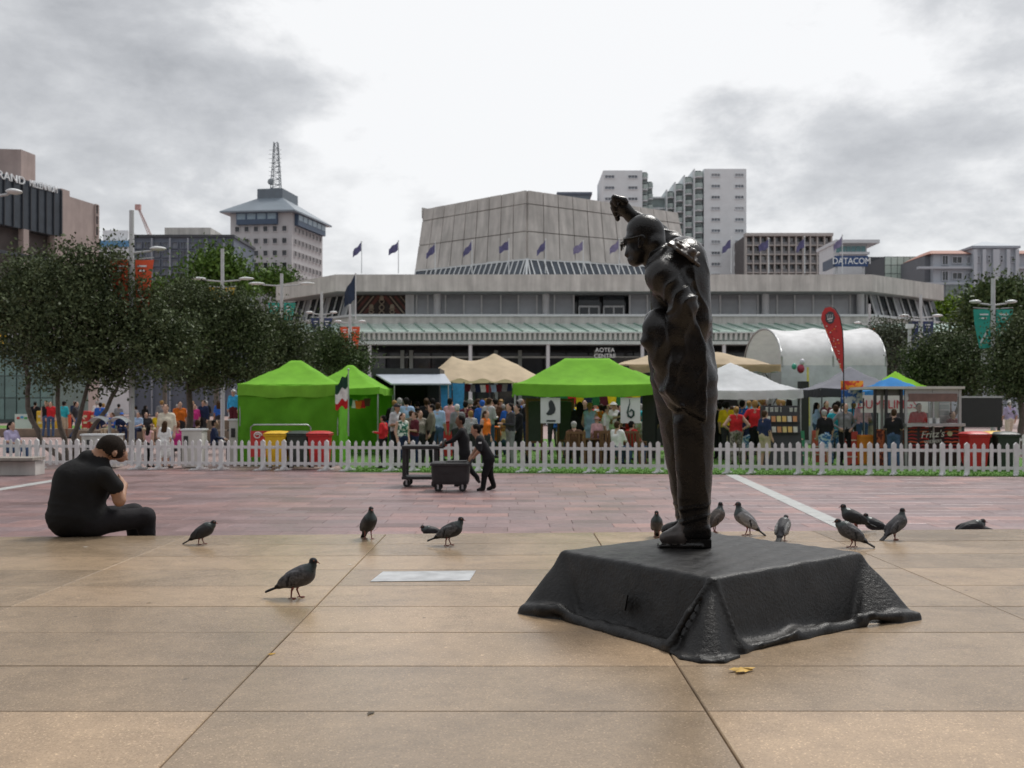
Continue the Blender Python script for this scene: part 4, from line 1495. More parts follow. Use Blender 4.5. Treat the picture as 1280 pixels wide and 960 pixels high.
for j in range(2):
    for px, w_, h_ in ((1183, .75, 1.2), (1198, 1.25, .85), (1212.5, .4, .85), (1222, .3, .85), (1264.5, .42, .85), (1274.5, .28, .85)):
        window(ma, (gx(px, MY), MY + (.5 if px < 1215 or px > 1271 else -.2), gz(324.5 + 20 * j, MY)), w_, h_, 0, M_glass, M_manp, .08, .2, mull=1)
    for px in (1235, 1250.5):
        for k in (0, 1):
            window(ma, (gx(px, MY), MY - .2, gz(321.5 + 20 * j + 5 * k, MY)), .34, .34, 0, M_glass, M_manp, .07, .2)
for i in range(7):
    for j in range(3):
        bx(ma, 'conservatory_pane', (gx(1182 + i * 5.2, MY), MY - .6, gz(360 + j * 6.5, MY)), (.49, .06, .62), mat('conserv_glass', (.20, .25, .24), .12, .4, .5, objv=.4))
# glass fronted building under the trees at the left
gl_ = thing('glass_building', 'greenish glass fronted building half hidden behind the leftmost tree', 'building', (gx(10, 95), 99, 0))
x0, x1 = gx(-60, 95), gx(60, 95)
bx(gl_, 'wall', ((x0 + x1) / 2, 100, 4), (x1 - x0, 8, 8), mat('teal_wall', (.10, .14, .13), .6, .2, 1))
bx(gl_, 'roof_beam', ((x0 + x1) / 2, 96, gz(418, 95)), (x1 - x0 + 1, 3.5, .6), M_frame)
for i in range(8):
    for j in range(3):
        w_ = (x1 - x0) / 8
        bx(gl_, 'glass_pane', (x0 + (i + .5) * w_, 95.9, 1.3 + j * 2.1), (w_ - .12, .08, 2.0), mat('teal_pane', (.16, .27, .25), .12, .3, .5, objv=.4))

# unseen building and canopy added behind the viewer to shade near paving and statue
tbd = thing('shade_building', 'unseen dark brown building with a deep canopy, added behind the terrace for shade', 'building', (0, -12, 0))
M_tb = mat('shade_building_wall', (.10, .09, .08), .8, .2, 1)
bx(tbd, 'wall', (0, -11, 5.5), (44, 8, 11), M_tb)
bx(tbd, 'canopy', (0, -4.2, 5.2), (26, 5.5, .5), M_tb)
for i in range(9):
    bx(tbd, 'column', (-12 + i * 3, -1.9, 2.7), (.4, .4, 4.5), M_tb)
    bx(tbd, 'window', (-12 + i * 3, -6.97, 8), (2.2, .06, 2.2), M_glass)
    bx(tbd, 'window', (-12 + i * 3, -6.97, 2.6), (2.2, .06, 3.4), M_glass)
# ================================================================ trees, hedges, lamp posts
LEAFM = {}


def leafmat(name, c1, c2, sheen=.45):
    if name in LEAFM:
        return LEAFM[name]
    m = bpy.data.materials.new(name)
    m.use_nodes = True
    t = m.node_tree
    b = t.nodes['Principled BSDF']
    g_ = nd(t, 'ShaderNodeNewGeometry')
    n = noise(t, g_.outputs['Position'], 1.7, 4, .6)
    f = mth(t, 'ADD', mth(t, 'MULTIPLY', g_.outputs['Random Per Island'], .38), mth(t, 'MULTIPLY', n, .78))
    lk(t, ramp(t, f, [(.28, c1), (.58, tuple((x + y) / 2 for x, y in zip(c1, c2))), (.82, c2)]), b.inputs['Base Color'])
    b.inputs['Roughness'].default_value = sheen
    b.inputs['Specular IOR Level'].default_value = .1
    LEAFM[name] = m
    return m


M_bark = mat('bark', (.12, .10, .085), .9, .35, 9, .8, 30)
L_dark = leafmat('leaf_dark', (.026, .040, .018), (.135, .165, .080))
L_mid = leafmat('leaf_mid', (.030, .055, .020), (.11, .15, .06))
L_green = leafmat('leaf_green', (.04, .085, .014), (.12, .20, .04), .5)
L_grey = leafmat('leaf_grey', (.035, .045, .030), (.13, .15, .10))


def leaves(blobs, n, size, seed, up=.35, clump=54):
    """leaf blades in clumps spread through ellipsoid blobs, denser near their surface"""
    r = np.random.default_rng(seed)
    vol = np.array([b[3] * b[4] * b[5] for b in blobs]) ** .7
    vol /= vol.sum()
    nc = max(8, n // clump)
    which = r.choice(len(blobs), nc, p=vol)
    B = np.array(blobs)[which]
    d = r.normal(size=(nc, 3))
    d /= np.linalg.norm(d, axis=1)[:, None]
    rad = r.uniform(.25, 1.05, nc) ** .7
    cc = B[:, :3] + d * B[:, 3:6] * rad[:, None] * (1 + .1 * r.normal(size=(nc, 1)))
    C = np.repeat(cc, clump, 0)
    k = len(C)
    C = C + r.normal(size=(k, 3)) * np.array((1, 1, .7)) * size * 2.5 * np.repeat(r.uniform(.6, 1.35, nc), clump)[:, None]
    ax = r.normal(size=(k, 3)) + np.array((0, 0, up)) + np.repeat(d, clump, 0) * .7
    ax /= np.linalg.norm(ax, axis=1)[:, None]
    sd_ = np.cross(ax, r.normal(size=(k, 3)))
    sd_ /= np.linalg.norm(sd_, axis=1)[:, None] + 1e-6
    L = size * r.uniform(.6, 1.3, k)[:, None]
    W = L * .27
    V = np.stack([C - ax * L * .5, C + sd_ * W, C + ax * L * .5, C - sd_ * W], 1).reshape(-1, 3)
    Q = np.arange(4 * k).reshape(-1, 4)
    return V, Q


def tree(label, base, stems, blobs, n, size, lm, seed, cat='tree', name='tree', group=None):
    t = thing(name, label, cat, base, 0, group)
    rnd = random.Random(seed)
    tr = MB()
    for st_ in stems:
        pts = [Vector(p) for p in st_[0]]
        fine = []
        for a, b in zip(pts[:-1], pts[1:]):
            for k in range(3):
                fine.append(a.lerp(b, k / 3) + Vector((rnd.uniform(-.05, .05), rnd.uniform(-.05, .05), 0)) * (1 if fine else 0))
        fine.append(pts[-1])
        nn = len(fine)
        tr.path(fine, [st_[1] + (st_[2] - st_[1]) * i / (nn - 1) for i in range(nn)], 9)
        tip = pts[-1]
        for b in rnd.sample(blobs, min(len(blobs), 5)):
            q = Vector(b[:3])
            mid = tip.lerp(q, .5) + Vector((rnd.uniform(-.2, .2), rnd.uniform(-.2, .2), .1))
            tr.path([fine[-2], tip, mid, q], [st_[2], st_[2] * .8, st_[2] * .5, .015], 6)
    tr.build('trunk', M_bark, t, False)
    V, Q = leaves(blobs, int(n * 1.55), size * 1.35, seed)
    me = bpy.data.meshes.new('crown')
    me.from_pydata(V.tolist(), [], Q.tolist())
    me.materials.append(lm)
    me.update()
    o = bpy.data.objects.new('crown', me)
    col.objects.link(o)
    o.parent = t
    return t


def blobs_px(bx_, by_, Y, lst):
    """ellipsoids given as px, py, radius px, depth offset, squash, relative to a base on the ground"""
    out = []
    for px, py, r, dy, sq in lst:
        p = at(px, py, Y + dy) - Vector((bx_, by_, 0))
        rr = r * Y / F
        out.append((p.x, p.y, p.z, rr, rr * 1.05, rr * sq))
    return out


TY = 30.5
bxx = gx(75, TY)
tree('large dark evergreen tree with several bare stems rising behind the seated man', (bxx, TY, 0),
     [([(.1, 0, 0), (-.55, 0, .55), (-.95, 0, 1.6), (-1.1, .1, 2.9)], .10, .06), ([(.2, .1, 0), (-.1, .2, 1.0), (-.15, .2, 2.4)], .09, .06), ([(.35, 0, 0), (.55, 0, 1.2), (.9, 0, 2.5)], .09, .05), ([(.45, -.1, 0), (.95, -.1, .8), (1.6, 0, 1.9), (1.9, 0, 2.6)], .08, .05)],
     blobs_px(bxx, TY, TY, [(20, 370, 40, 0, .9), (45, 345, 34, .6, .8), (80, 350, 42, -.3, .9), (110, 340, 34, .2, .8), (140, 330, 30, .4, .75), (60, 400, 46, -.6, .8), (110, 395, 50, -.2, .85), (160, 385, 46, .1, .9), (195, 415, 42, .2, .8), (150, 430, 44, -.3, .7), (95, 445, 46, -.4, .6), (190, 455, 40, .1, .6), (25, 440, 34, .3, .6), (10, 400, 34, .7, .8), (215, 430, 30, .5, .8), (60, 470, 26, .1, .5), (140, 475, 34, .1, .45)]),
     36000, .085, L_dark, 11)
TY2 = 36
bxx = gx(236, TY2)
tree('dark evergreen tree with a rounded crown next to the green tent', (bxx, TY2, 0), [([(0, 0, 0), (.05, 0, 1.0), (0, 0, 2.2)], .14, .10)],
     blobs_px(bxx, TY2, TY2, [(232, 375, 32, 0, .9), (262, 395, 36, -.2, .9), (290, 395, 36, .2, .9), (310, 420, 34, .3, .9), (250, 430, 44, -.3, .8), (290, 445, 40, 0, .8), (215, 400, 30, .3, .9), (225, 450, 34, .1, .7), (320, 400, 22, .4, .8), (262, 470, 36, 0, .5), (310, 465, 28, .2, .5)]), 26000, .085, L_dark, 12)
TY3 = 42
bxx = gx(352, TY3)
tree('compact dark evergreen tree directly behind the left green tent', (bxx, TY3, 0), [([(0, 0, 0), (.05, 0, 1.2), (0, 0, 2.4)], .12, .08)],
     blobs_px(bxx, TY3, TY3, [(350, 410, 24, 0, .95), (365, 430, 26, .3, .9), (340, 440, 28, -.2, .9), (360, 460, 28, 0, .8), (330, 415, 18, .3, .9)]), 11000, .095, L_dark, 13)
TY4 = 48
bxx = gx(418, TY4)
tree('small round evergreen tree below the orange banners', (bxx, TY4, 0), [([(0, 0, 0), (0, 0, 1.2), (.1, 0, 2.2)], .11, .07)],
     blobs_px(bxx, TY4, TY4, [(408, 430, 22, 0, .9), (425, 440, 24, .3, .9), (400, 450, 18, -.2, .8), (440, 455, 20, .2, .8), (420, 462, 22, 0, .6)]), 8500, .10, L_mid, 14)
bxx = gx(270, 75)
tree('bright green broadleaf tree beyond the lamp posts near the office tower', (bxx, 75, 0), [([(0, 0, 0), (0, 0, 4), (.2, 0, 8)], .22, .12)],
     blobs_px(bxx, 75, 75, [(270, 345, 20, 0, .95), (260, 352, 14, .3, .9), (285, 350, 16, .2, .9), (272, 330, 12, 0, .9), (295, 362, 14, .3, .8), (268, 370, 22, 0, .8)]), 7000, .26, L_green, 15)
bxx = gx(206, 62)
tree('light green shrubby tree seen between the orange banner and the dark crowns', (bxx, 62, 0), [([(0, 0, 0), (0, 0, 3), (.2, 0, 5)], .16, .1)],
     blobs_px(bxx, 62, 62, [(198, 370, 22, 0, .9), (212, 385, 22, .3, .9), (340, 380, 2, .2, .9)][:2]), 3500, .2, L_green, 16)
bxx = gx(362, 110)
tree('pale green palm like tree at the foot of the office tower', (bxx - 3, 110, 0), [([(0, 0, 0), (0, 0, 5), (.2, 0, 9)], .2, .1)],
     blobs_px(bxx - 3, 110, 110, [(335, 350, 9, 0, .8), (345, 352, 9, 1, .8), (355, 353, 7, 1, .8)]), 2500, .3, L_green, 17)
RY = 40
bxx = gx(1180, RY)
tree('broad dark evergreen tree behind the food kiosk', (bxx, RY, 0), [([(0, 0, 0), (.1, 0, 1.2), (0, 0, 2.2)], .13, .09), ([(.1, 0, 0), (.4, 0, 1.2), (.7, 0, 2.0)], .1, .06)],
     blobs_px(bxx, RY, RY, [(1165, 445, 28, 0, .9), (1190, 435, 26, .3, .9), (1210, 450, 28, -.2, .9), (1150, 462, 20, .2, .8), (1185, 468, 34, -.3, .6), (1222, 468, 22, .2, .7), (1172, 480, 26, 0, .5), (1205, 485, 26, 0, .4)]), 17000, .09, L_dark, 18)
bxx = gx(1275, 36)
tree('tall dark evergreen tree behind the teal banners', (bxx, 36, 0), [([(0, 0, 0), (.1, 0, 1.2), (0, 0, 2.2)], .13, .09)],
     blobs_px(bxx, 36, 36, [(1270, 425, 26, 0, .9), (1262, 450, 26, -.2, .9), (1290, 440, 34, .3, .9), (1258, 475, 22, .1, .8), (1280, 475, 34, 0, .8), (1300, 410, 30, .2, .8)]), 14000, .09, L_dark, 19)
bxx = gx(1108, 52)
tree('thin wispy grey green tree between the white marquee and the navy banners', (bxx, 52, 0), [([(0, 0, 0), (-.1, 0, 2), (-.3, 0, 4)], .1, .05), ([(.1, 0, 0), (.3, 0, 2), (.5, 0, 3.8)], .08, .04), ([(0, .1, 0), (0, .1, 2.2), (.1, 0, 4.2)], .08, .04)],
     blobs_px(bxx, 52, 52, [(1105, 415, 16, 0, .9), (1122, 420, 15, .3, .9), (1098, 438, 13, -.2, 1.1), (1125, 442, 13, .2, 1.2), (1110, 455, 14, 0, 1.1), (1130, 408, 9, 0, .8)]), 5000, .10, L_grey, 20)
bxx = gx(1250, 80)
tree('leafy green tree in front of the grey mansion', (bxx, 80, 0), [([(0, 0, 0), (0, 0, 4), (.2, 0, 8)], .22, .14)],
     blobs_px(bxx, 80, 80, [(1248, 372, 22, 0, .9), (1265, 380, 20, .5, .9), (1235, 388, 20, 0, .9), (1228, 405, 20, .3, .9), (1255, 400, 26, .3, .9), (1275, 395, 18, 0, .8), (1222, 392, 10, 0, .8)]), 12000, .26, L_mid, 21)
bxx = gx(1188, 100)
tree('clipped yellow green hedge at the end of the arts centre', (bxx, 100, 0), [([(0, 0, 0), (0, 0, 5), (.1, 0, 8)], .2, .1)],
     blobs_px(bxx, 100, 100, [(1172, 391, 9, 0, .7), (1185, 390, 9, 0, .7), (1198, 391, 9, 0, .7), (1210, 394, 9, 0, .7), (1190, 396, 14, 0, .5)]), 4000, .3, leafmat('leaf_lime', (.07, .13, .012), (.22, .33, .03)), 22, 'hedge', 'hedge')

# lamp posts with twin lamps and pairs of banners
M_post = mat('post_grey', (.50, .51, .52), .45, .1, 3)
M_lamp = mat('lamp_white', (.72, .74, .75), .4, .05, 3)


def lamp_post(px, Y, ytop, ylamp, ban, label, bm=None, armpx=30, tilt=.25, one=0, r=.09, mark=True):
    x = gx(px, Y)
    t = thing('lamp_post', label, 'lamp post', (x, Y, 0), 0)
    h = gz(ytop, Y)
    p = MB()
    p.tube((0, 0, 0), (0, 0, h), r, r * .85, 12)
    p.tube((0, 0, 0), (0, 0, .25), r * 1.6, r * 1.5, 12)
    p.build('post', M_post, t, False)
    zl = gz(ylamp, Y)
    al = armpx * Y / F
    for s_ in ((-1, 1) if not one else (one,)):
        a = MB()
        a.path([(s_ * r * .8, 0, zl - .1), (s_ * al * .55, 0, zl - .04), (s_ * al * .6, 0, zl)], .035, 6)
        arm = a.build('arm', M_post, t, False)
        l_ = MB()
        # shallow wing shaped lamp
        l_.grid(lambda u, v: (s_ * (al * .5 + al * .5 * u), .20 * math.sin(math.pi * u) ** .6 * math.cos(2 * math.pi * v), zl + .03 + .07 * math.sin(math.pi * u) ** .7 * math.sin(2 * math.pi * v)), 10, 12)
        l_.build('lamp', M_lamp, t, False)
    if ban:
        y0, y1, wpx = ban
        z0, z1 = gz(y0, Y), gz(y1, Y)
        bw = wpx * Y / F
        for s_ in (-1, 1):
            b = MB()
            b.bar((s_ * r * .9, 0, z0), (s_ * (r + bw * 1.15), 0, z0 + .05), .03)
            br = b.build('banner_arm', M_post, t, False)
            f = MB()
            ph = random.uniform(0, 6)

            def fn(u, v, s_=s_, ph=ph):
                xx = s_ * (r + .03 + u * bw * (1 + .12 * (1 - v)) - tilt * bw * v * (u if s_ < 0 else -u) * s_ * 0)
                sh = tilt * bw * v * (1 - u) * .6
                return (xx * (1 - .22 * v) + sh * 0, .05 * math.sin(5 * v + ph) * u, z0 - .02 - (z0 - z1) * v * (1 - .06 * u * math.sin(ph)))
            f.grid(fn, 6, 10)
            bo = f.build('banner', bm, t, False)
            if mark and bw > .35:
                k = MB()
                k.bar((s_ * (r + bw * .25), -.09, z0 - (z0 - z1) * .55), (s_ * (r + bw * .75), -.09, z0 - (z0 - z1) * .9), .01, .06)
                k.build('printed_slash', M_lamp, bo, False)
                for q in range(2):
                    k = MB()
                    k.box((s_ * (r + bw * .5), -.075, z0 - .22 - q * .14), (bw * .55 * (1 - .4 * q), .012, .055))
                    k.build('printed_line', M_lamp, bo, False)
    return t


B_or, B_te, B_na, B_ye = mat('banner_orange', (.72, .10, .035), .7, .15, 3), mat('banner_teal', (.035, .36, .29), .7, .12, 3), mat('banner_navy', (.035, .05, .13), .7, .12, 3), mat('banner_yellow', (.75, .48, .035), .7, .12, 3)
lamp_post(164.5, 30.7, 263, 312, (324, 392, 21), 'tall grey lamp post with orange banners rising through the left tree', B_or, 44, one=1, r=.085)
lamp_post(278, 45, 311, 349, (359, 376, 12), 'grey lamp post with yellow banners and twin white lamps', B_ye, 40)
lamp_post(352, 50, 342, 355, (378, 400, 13), 'grey lamp post with teal banners left of the arts centre', B_te, 42)
lamp_post(402, 56, 365, 391, (397, 416, 10), 'grey lamp post with small navy banners beside the raking glass', B_na, 20)
lamp_post(437.5, 62, 380, 402, (408, 442, 9), 'grey lamp post with orange banners above the small round tree', B_or, 20)
lamp_post(1087, 60, 380, 404, (410, 434, 10), 'grey lamp post with orange banners behind the white marquee', B_or, 20)
lamp_post(1151, 54, 368, 395, (401, 438, 12), 'grey lamp post with navy banners right of the marquee', B_na, 28)
hpost = lamp_post(1241.5, 38, 348, 378, (386, 434, 19), 'tall grey lamp post with teal banners beside the right hand tree', B_te, 30)
lamp_post(-14, 25, 225, 241, None, 'tall lamp post whose single white lamp reaches in before the hotel', None, 42, one=1)
lamp_post(-4, 46, 350, 372, (395, 428, 11), 'lamp post with yellow banners by the glass fronted building', B_ye, 30)
b = MB()
b.box((-.28, -.12, gz(449, 38)), (.42, .05, .44))
b.build('sign_board', M_lamp, hpost, False)
pp_ = thing('service_pole', 'pale slim pole standing left of the broad kiosk tree', 'pole', (gx(1137, 44), 44, 0))
b = MB()
b.tube((0, 0, 0), (0, 0, gz(410, 44)), .09, .075, 10)
b.build('post', M_post, pp_, False)
b = MB()
b.box((0, -.02, gz(408, 44)), (.3, .2, .2))
b.build('lamp', M_lamp, pp_, False)
for px, top in ((277, 520), (163, 520)):
    pass
# ================================================================ people and animals
SKIN = {'light': (.50, .31, .23), 'tan': (.36, .20, .13), 'brown': (.17, .085, .05)}
HAIRC = {'black': (.012, .010, .009), 'brown': (.055, .030, .016), 'blond': (.30, .18, .065), 'grey': (.36, .35, .34), 'white': (.6, .6, .58), 'red': (.2, .07, .03)}
CC = {'black': (.014, .014, .016), 'charcoal': (.045, .045, .05), 'grey': (.22, .22, .23), 'light grey': (.45, .45, .46), 'white': (.72, .72, .71), 'cream': (.62, .57, .46), 'red': (.52, .025, .03), 'maroon': (.10, .02, .03), 'navy': (.02, .03, .075), 'blue': (.03, .12, .45), 'light blue': (.34, .47, .66), 'sky blue': (.05, .38, .68), 'jeans': (.06, .10, .19), 'teal': (.03, .36, .42), 'green': (.03, .16, .06), 'olive': (.17, .16, .12), 'beige': (.45, .37, .26), 'orange': (.65, .16, .02), 'yellow': (.75, .55, .02), 'pink': (.62, .36, .38), 'magenta': (.55, .04, .22), 'purple': (.22, .13, .27), 'brown': (.10, .05, .03), 'lavender': (.42, .38, .55)}


def striped(name, c1, c2, scale, vertical=False):
    if name in MATS:
        return MATS[name]
    m = bpy.data.materials.new(name)
    m.use_nodes = True
    t = m.node_tree
    b = t.nodes['Principled BSDF']
    wv = nd(t, 'ShaderNodeTexWave', _bands_direction='X' if vertical else 'Z')
    wv.inputs['Scale'].default_value = scale
    wv.inputs['Distortion'].default_value = .6
    lk(t, nd(t, 'ShaderNodeTexCoord').outputs['Object'], wv.inputs['Vector'])
    lk(t, ramp(t, wv.outputs['Fac'], [(.42, c1), (.58, c2)]), b.inputs['Base Color'])
    b.inputs['Roughness'].default_value = .85
    MATS[name] = m
    return m


def patterned(name, c1, c2, scale):
    if name in MATS:
        return MATS[name]
    m = bpy.data.materials.new(name)
    m.use_nodes = True
    t = m.node_tree
    b = t.nodes['Principled BSDF']
    n = noise(t, nd(t, 'ShaderNodeTexCoord').outputs['Object'], scale, 2, .5)
    lk(t, ramp(t, n, [(.46, c1), (.54, c2)]), b.inputs['Base Color'])
    b.inputs['Roughness'].default_value = .85
    MATS[name] = m
    return m


def clothmat(c):
    if c == 'navy stripe':
        return striped('navy_stripe', (.02, .03, .07), (.7, .7, .68), 9)
    if c == 'cream stripe':
        return striped('cream_stripe', (.60, .55, .45), (.05, .05, .05), 9, True)
    if c == 'green print':
        return patterned('green_print', (.02, .12, .08), (.62, .66, .6), 13)
    if c == 'blue print':
        return patterned('blue_print', (.05, .16, .40), (.45, .55, .65), 14)
    if c == 'brown print':
        return patterned('brown_print', (.10, .08, .07), (.30, .26, .24), 16)
    return cloth(CC[c])


STAND = dict(pel=(0, 0, .96), chest=(0, 0, 1.27), neck=(0, .015, 1.47), head=(0, -.01, 1.60),
             sh=[(-.175, .01, 1.40), (.175, .01, 1.40)], el=[(-.23, .04, 1.13), (.23, .04, 1.13)], wr=[(-.22, -.05, .89), (.22, -.05, .89)],
             hip=[(-.09, 0, .92), (.09, 0, .92)], kn=[(-.10, -.02, .50), (.10, -.02, .50)], an=[(-.10, .03, .09), (.10, .03, .09)], toe=[(-.12, -.13, .035), (.12, -.13, .035)])


def pose(name, r):
    J = {k: (list(v) if isinstance(v, list) else v) for k, v in STAND.items()}
    u = r.uniform
    if name == 'walk':
        J['kn'] = [(-.09, -.16, .51), (.09, .02, .50)]
        J['an'] = [(-.09, -.20, .09), (.09, .30, .13)]
        J['toe'] = [(-.10, -.36, .05), (.10, .16, .04)]
        J['el'] = [(-.23, .10, 1.14), (.23, -.02, 1.14)]
        J['wr'] = [(-.21, .02, .92), (.21, -.22, .96)]
    elif name == 'hold':
        J['el'] = [(-.24, .02, 1.13), (.24, .02, 1.13)]
        J['wr'] = [(-.10, -.24, 1.16), (.10, -.24, 1.16)]
    elif name == 'phone':
        J['el'] = [(-.24, .02, 1.13), (.24, -.06, 1.16)]
        J['wr'] = [(-.20, -.08, .90), (.12, -.22, 1.42)]
    elif name == 'akimbo':
        J['el'] = [(-.36, .08, 1.16), (.36, .08, 1.16)]
        J['wr'] = [(-.18, -.05, 1.02), (.18, -.05, 1.02)]
    elif name == 'point':
        J['el'] = [(-.24, .02, 1.13), (.28, -.20, 1.34)]
        J['wr'] = [(-.2, -.05, .9), (.26, -.46, 1.40)]
    elif name == 'sit':
        dz = -.46
        for k in ('pel', 'chest', 'neck', 'head'):
            J[k] = (J[k][0], J[k][1] - .02, J[k][2] + dz)
        J['sh'] = [(x, y - .03, z + dz) for x, y, z in J['sh']]
        J['el'] = [(-.24, -.08, .72), (.24, -.08, .72)]
        J['wr'] = [(-.12, -.32, .66), (.12, -.32, .66)]
        J['hip'] = [(-.10, -.02, .49), (.10, -.02, .49)]
        J['kn'] = [(-.12, -.44, .50), (.12, -.44, .50)]
        J['an'] = [(-.12, -.42, .09), (.12, -.46, .09)]
        J['toe'] = [(-.13, -.58, .035), (.13, -.62, .035)]
    j = lambda p, a=.015: (p[0] + u(-a, a), p[1] + u(-a, a), p[2])
    for k in ('el', 'wr', 'kn'):
        J[k] = [j(p) for p in J[k]]
    J['head'] = j(J['head'], .02)
    if name not in ('sit', 'walk') and u(0, 1) < .5:
        J['an'][0] = (J['an'][0][0] - .05, J['an'][0][1] - .06, .09)
        J['toe'][0] = (J['toe'][0][0] - .08, J['toe'][0][1] - .05, .035)
    return J


def body_prims(J, sleeve='short', legs='long', hair='short', wide=1., fem=False):
    A = lambda k: np.array(J[k], float)
    P = []
    pel, ch, nk, hd = A('pel'), A('chest'), A('neck'), A('head')
    sh = [np.array(p) for p in J['sh']]
    ac_ = (sh[1] - sh[0]) / np.linalg.norm(sh[1] - sh[0])
    hp = [np.array(p) for p in J['hip']]
    ah = (hp[1] - hp[0]) / np.linalg.norm(hp[1] - hp[0])
    for s_ in (-1, 1):
        P.append(p_cap(pel + ah * s_ * .07 * wide + (0, 0, .05), ch + ac_ * s_ * .075 * wide, .105 * wide, .112 * wide, 1, .07))
        P.append(p_cap(ch + ac_ * s_ * .05, sh[(s_ + 1) // 2] - ac_ * s_ * .03, .10, .068, 1, .06))
        if fem:
            P.append(p_ell(ch + ac_ * s_ * .075 + np.array((0, -.085, .0)), (.06, .05, .06), 1, .04))
    P.append(p_cap(nk - (0, 0, .06), hd - (0, 0, .06), .055, .05, 0, .03))
    P.append(p_cap(sh[0] + ac_ * .05 + (0, 0, .02), sh[1] - ac_ * .05 + (0, 0, .02), .06, .06, 1, .05))
    for i in (0, 1):
        el, wr = np.array(J['el'][i]), np.array(J['wr'][i])
        up = 0 if sleeve == 'none' else 1
        P.append(p_cap(sh[i], el, .056, .045, up, .03))
        P.append(p_cap(el, wr, .043, .030, 1 if sleeve == 'long' else 0, .02))
        d = (wr - el) / np.linalg.norm(wr - el)
        P.append(p_cap(wr, wr + d * .07, .032, .036, 0, .02))
        P.append(p_cap(wr + d * .07, wr + d * .13, .030, .020, 0, .015))
        P.append(p_cap(wr + d * .03 + np.array((0, -.02, .01)), wr + d * .08 + np.array((0, -.05, .0)), .016, .012, 0, .01))
        kn, an, to = np.array(J['kn'][i]), np.array(J['an'][i]), np.array(J['toe'][i])
        if legs == 'skirt':
            P.append(p_cap(hp[i], (hp[i] + kn) / 2, .10, .12, 2, .05))
            P.append(p_cap((hp[i] + kn) / 2, kn, .12, .13, 2, .06))
            P.append(p_cap(kn, an, .05, .036, 0, .02))
        else:
            P.append(p_cap(hp[i], kn, .092 * (.5 + wide / 2), .066, 2, .04))
            P.append(p_cap(kn, an, .062 if legs == 'long' else .052, .05 if legs == 'long' else .036, 2 if legs == 'long' else 0, .02))
            if legs == 'short':
                P.append(p_cap(hp[i], kn + (hp[i] - kn) * .12, .095, .088, 2, .03))
        P.append(p_cap(an - (0, 0, .03), to, .045, .035, 4, .02))
    P.append(p_cap(pel + ah * -.05, pel + ah * .05, .115 * wide, .115 * wide, 2 if legs != 'skirt' else 2, .05))
    # head: skull, jaw, nose, ears
    f = np.array(J.get('face', (0, -1, 0)), float)
    f /= np.linalg.norm(f)
    up = np.array(J.get('up', (0, 0, 1)), float)
    sd_ = np.cross(f, up)
    sd_ /= np.linalg.norm(sd_)
    up = np.cross(sd_, f)
    M = np.stack([sd_, -f, up], 1)
    P.append(p_ell(hd + up * .02, (.072, .09, .095), 0, .02, M))
    P.append(p_ell(hd + f * .025 - up * .055, (.052, .06, .065), 0, .03, M))
    P.append(p_cap(hd + f * .088 + up * .005, hd + f * .105 - up * .03, .010, .014, 0, .012))
    for s_ in (-1, 1):
        P.append(p_ell(hd + sd_ * s_ * .074 - up * .01, (.012, .02, .03), 0, .008, M))
    if hair in ('short', 'long', 'bun'):
        P.append(p_ell(hd - f * .022 + up * .038, (.082, .092, .088), 3, .01, M))
        P.append(p_ell(hd - f * .05 - up * .01, (.074, .06, .07), 3, .015, M))
    if hair == 'long':
        for s_ in (-1, 0, 1):
            P.append(p_cap(hd - f * .06 + sd_ * s_ * .045, hd - f * .085 + sd_ * s_ * .06 - up * .26, .055, .045, 3, .03))
    if hair == 'bun':
        P.append(p_ell(hd - f * .13 + up * .04, (.045, .045, .045), 3, .015))
    if hair == 'cap':
        P.append(p_ell(hd - f * .01 + up * .045, (.086, .10, .078), 3, .01, M))
        P.append(p_box(hd + f * .11 + up * .045, (.065, .05, .012), .01, 3, .01, M))
        P.append(p_ell(hd - f * .05 - up * .02, (.07, .05, .05), 3, .015, M))
    if hair == 'hat':
        P.append(p_ell(hd + up * .07, (.085, .095, .07), 3, .01, M))
        P.append(p_ell(hd + up * .05, (.15, .16, .018), 3, .01, M))
    return P


PM = {}
DARKSHOE = (.03, .028, .028)


def put(o, mats):
    for i, m in enumerate(mats):
        o.material_slots[i].link = 'OBJECT'
        o.material_slots[i].material = m


def person(px, py, Y, face, ps, top, bottom, sleeve, legs, hair, hc, label, skin='light', wide=1., fem=False, group=None, z=0., height=None, h=.026, key=None):
    """a figure at column px, distance Y, head top at row py (None: the natural height), turned by face degrees"""
    k = (ps, sleeve, legs, hair, wide, fem, key if key is not None else len(PM) % 3 if ps != 'sit' else 0)
    if k not in PM:
        r = random.Random(str(k))
        V, Q, mi = sdf_mesh(body_prims(pose(ps, r), sleeve, legs, hair, wide, fem), h, jit=.003)
        V[:, 2] = np.maximum(V[:, 2], 0)
        PM[k] = np_mesh('person', V, Q, mi, [None] * 5)
    o = bpy.data.objects.new('person', PM[k])
    col.objects.link(o)
    put(o, [mat('skin_' + skin, SKIN[skin], .5, .1, 12, spec=.35), clothmat(top), clothmat(bottom), mat('hair_' + hc, HAIRC.get(hc) or CC.get(hc, (.02, .02, .02)), .7, .3, 30, .4, 90, spec=.12), cloth(DARKSHOE, .6)])
    full = 1.72 if ps != 'sit' else 1.26
    s_ = ((gz(py, Y) - z) / full) if py is not None else (height or 1.7) / 1.72
    s_ = min(max(s_, .55), 1.12)
    o.location = (gx(px, Y), Y, z)
    o.rotation_euler = (0, 0, R(face))
    o.scale = (s_, s_, s_)
    return tag(o, label, 'person', group)


# ---------------------------------------------------------------- the man sitting on the terrace edge
MYY, MS = 9.55, 9.55 / F


def Q2(px, py, dy=0.):
    return np.array(((px - 640) * MS, MYY + dy, CZ + (HZ - py) * MS))


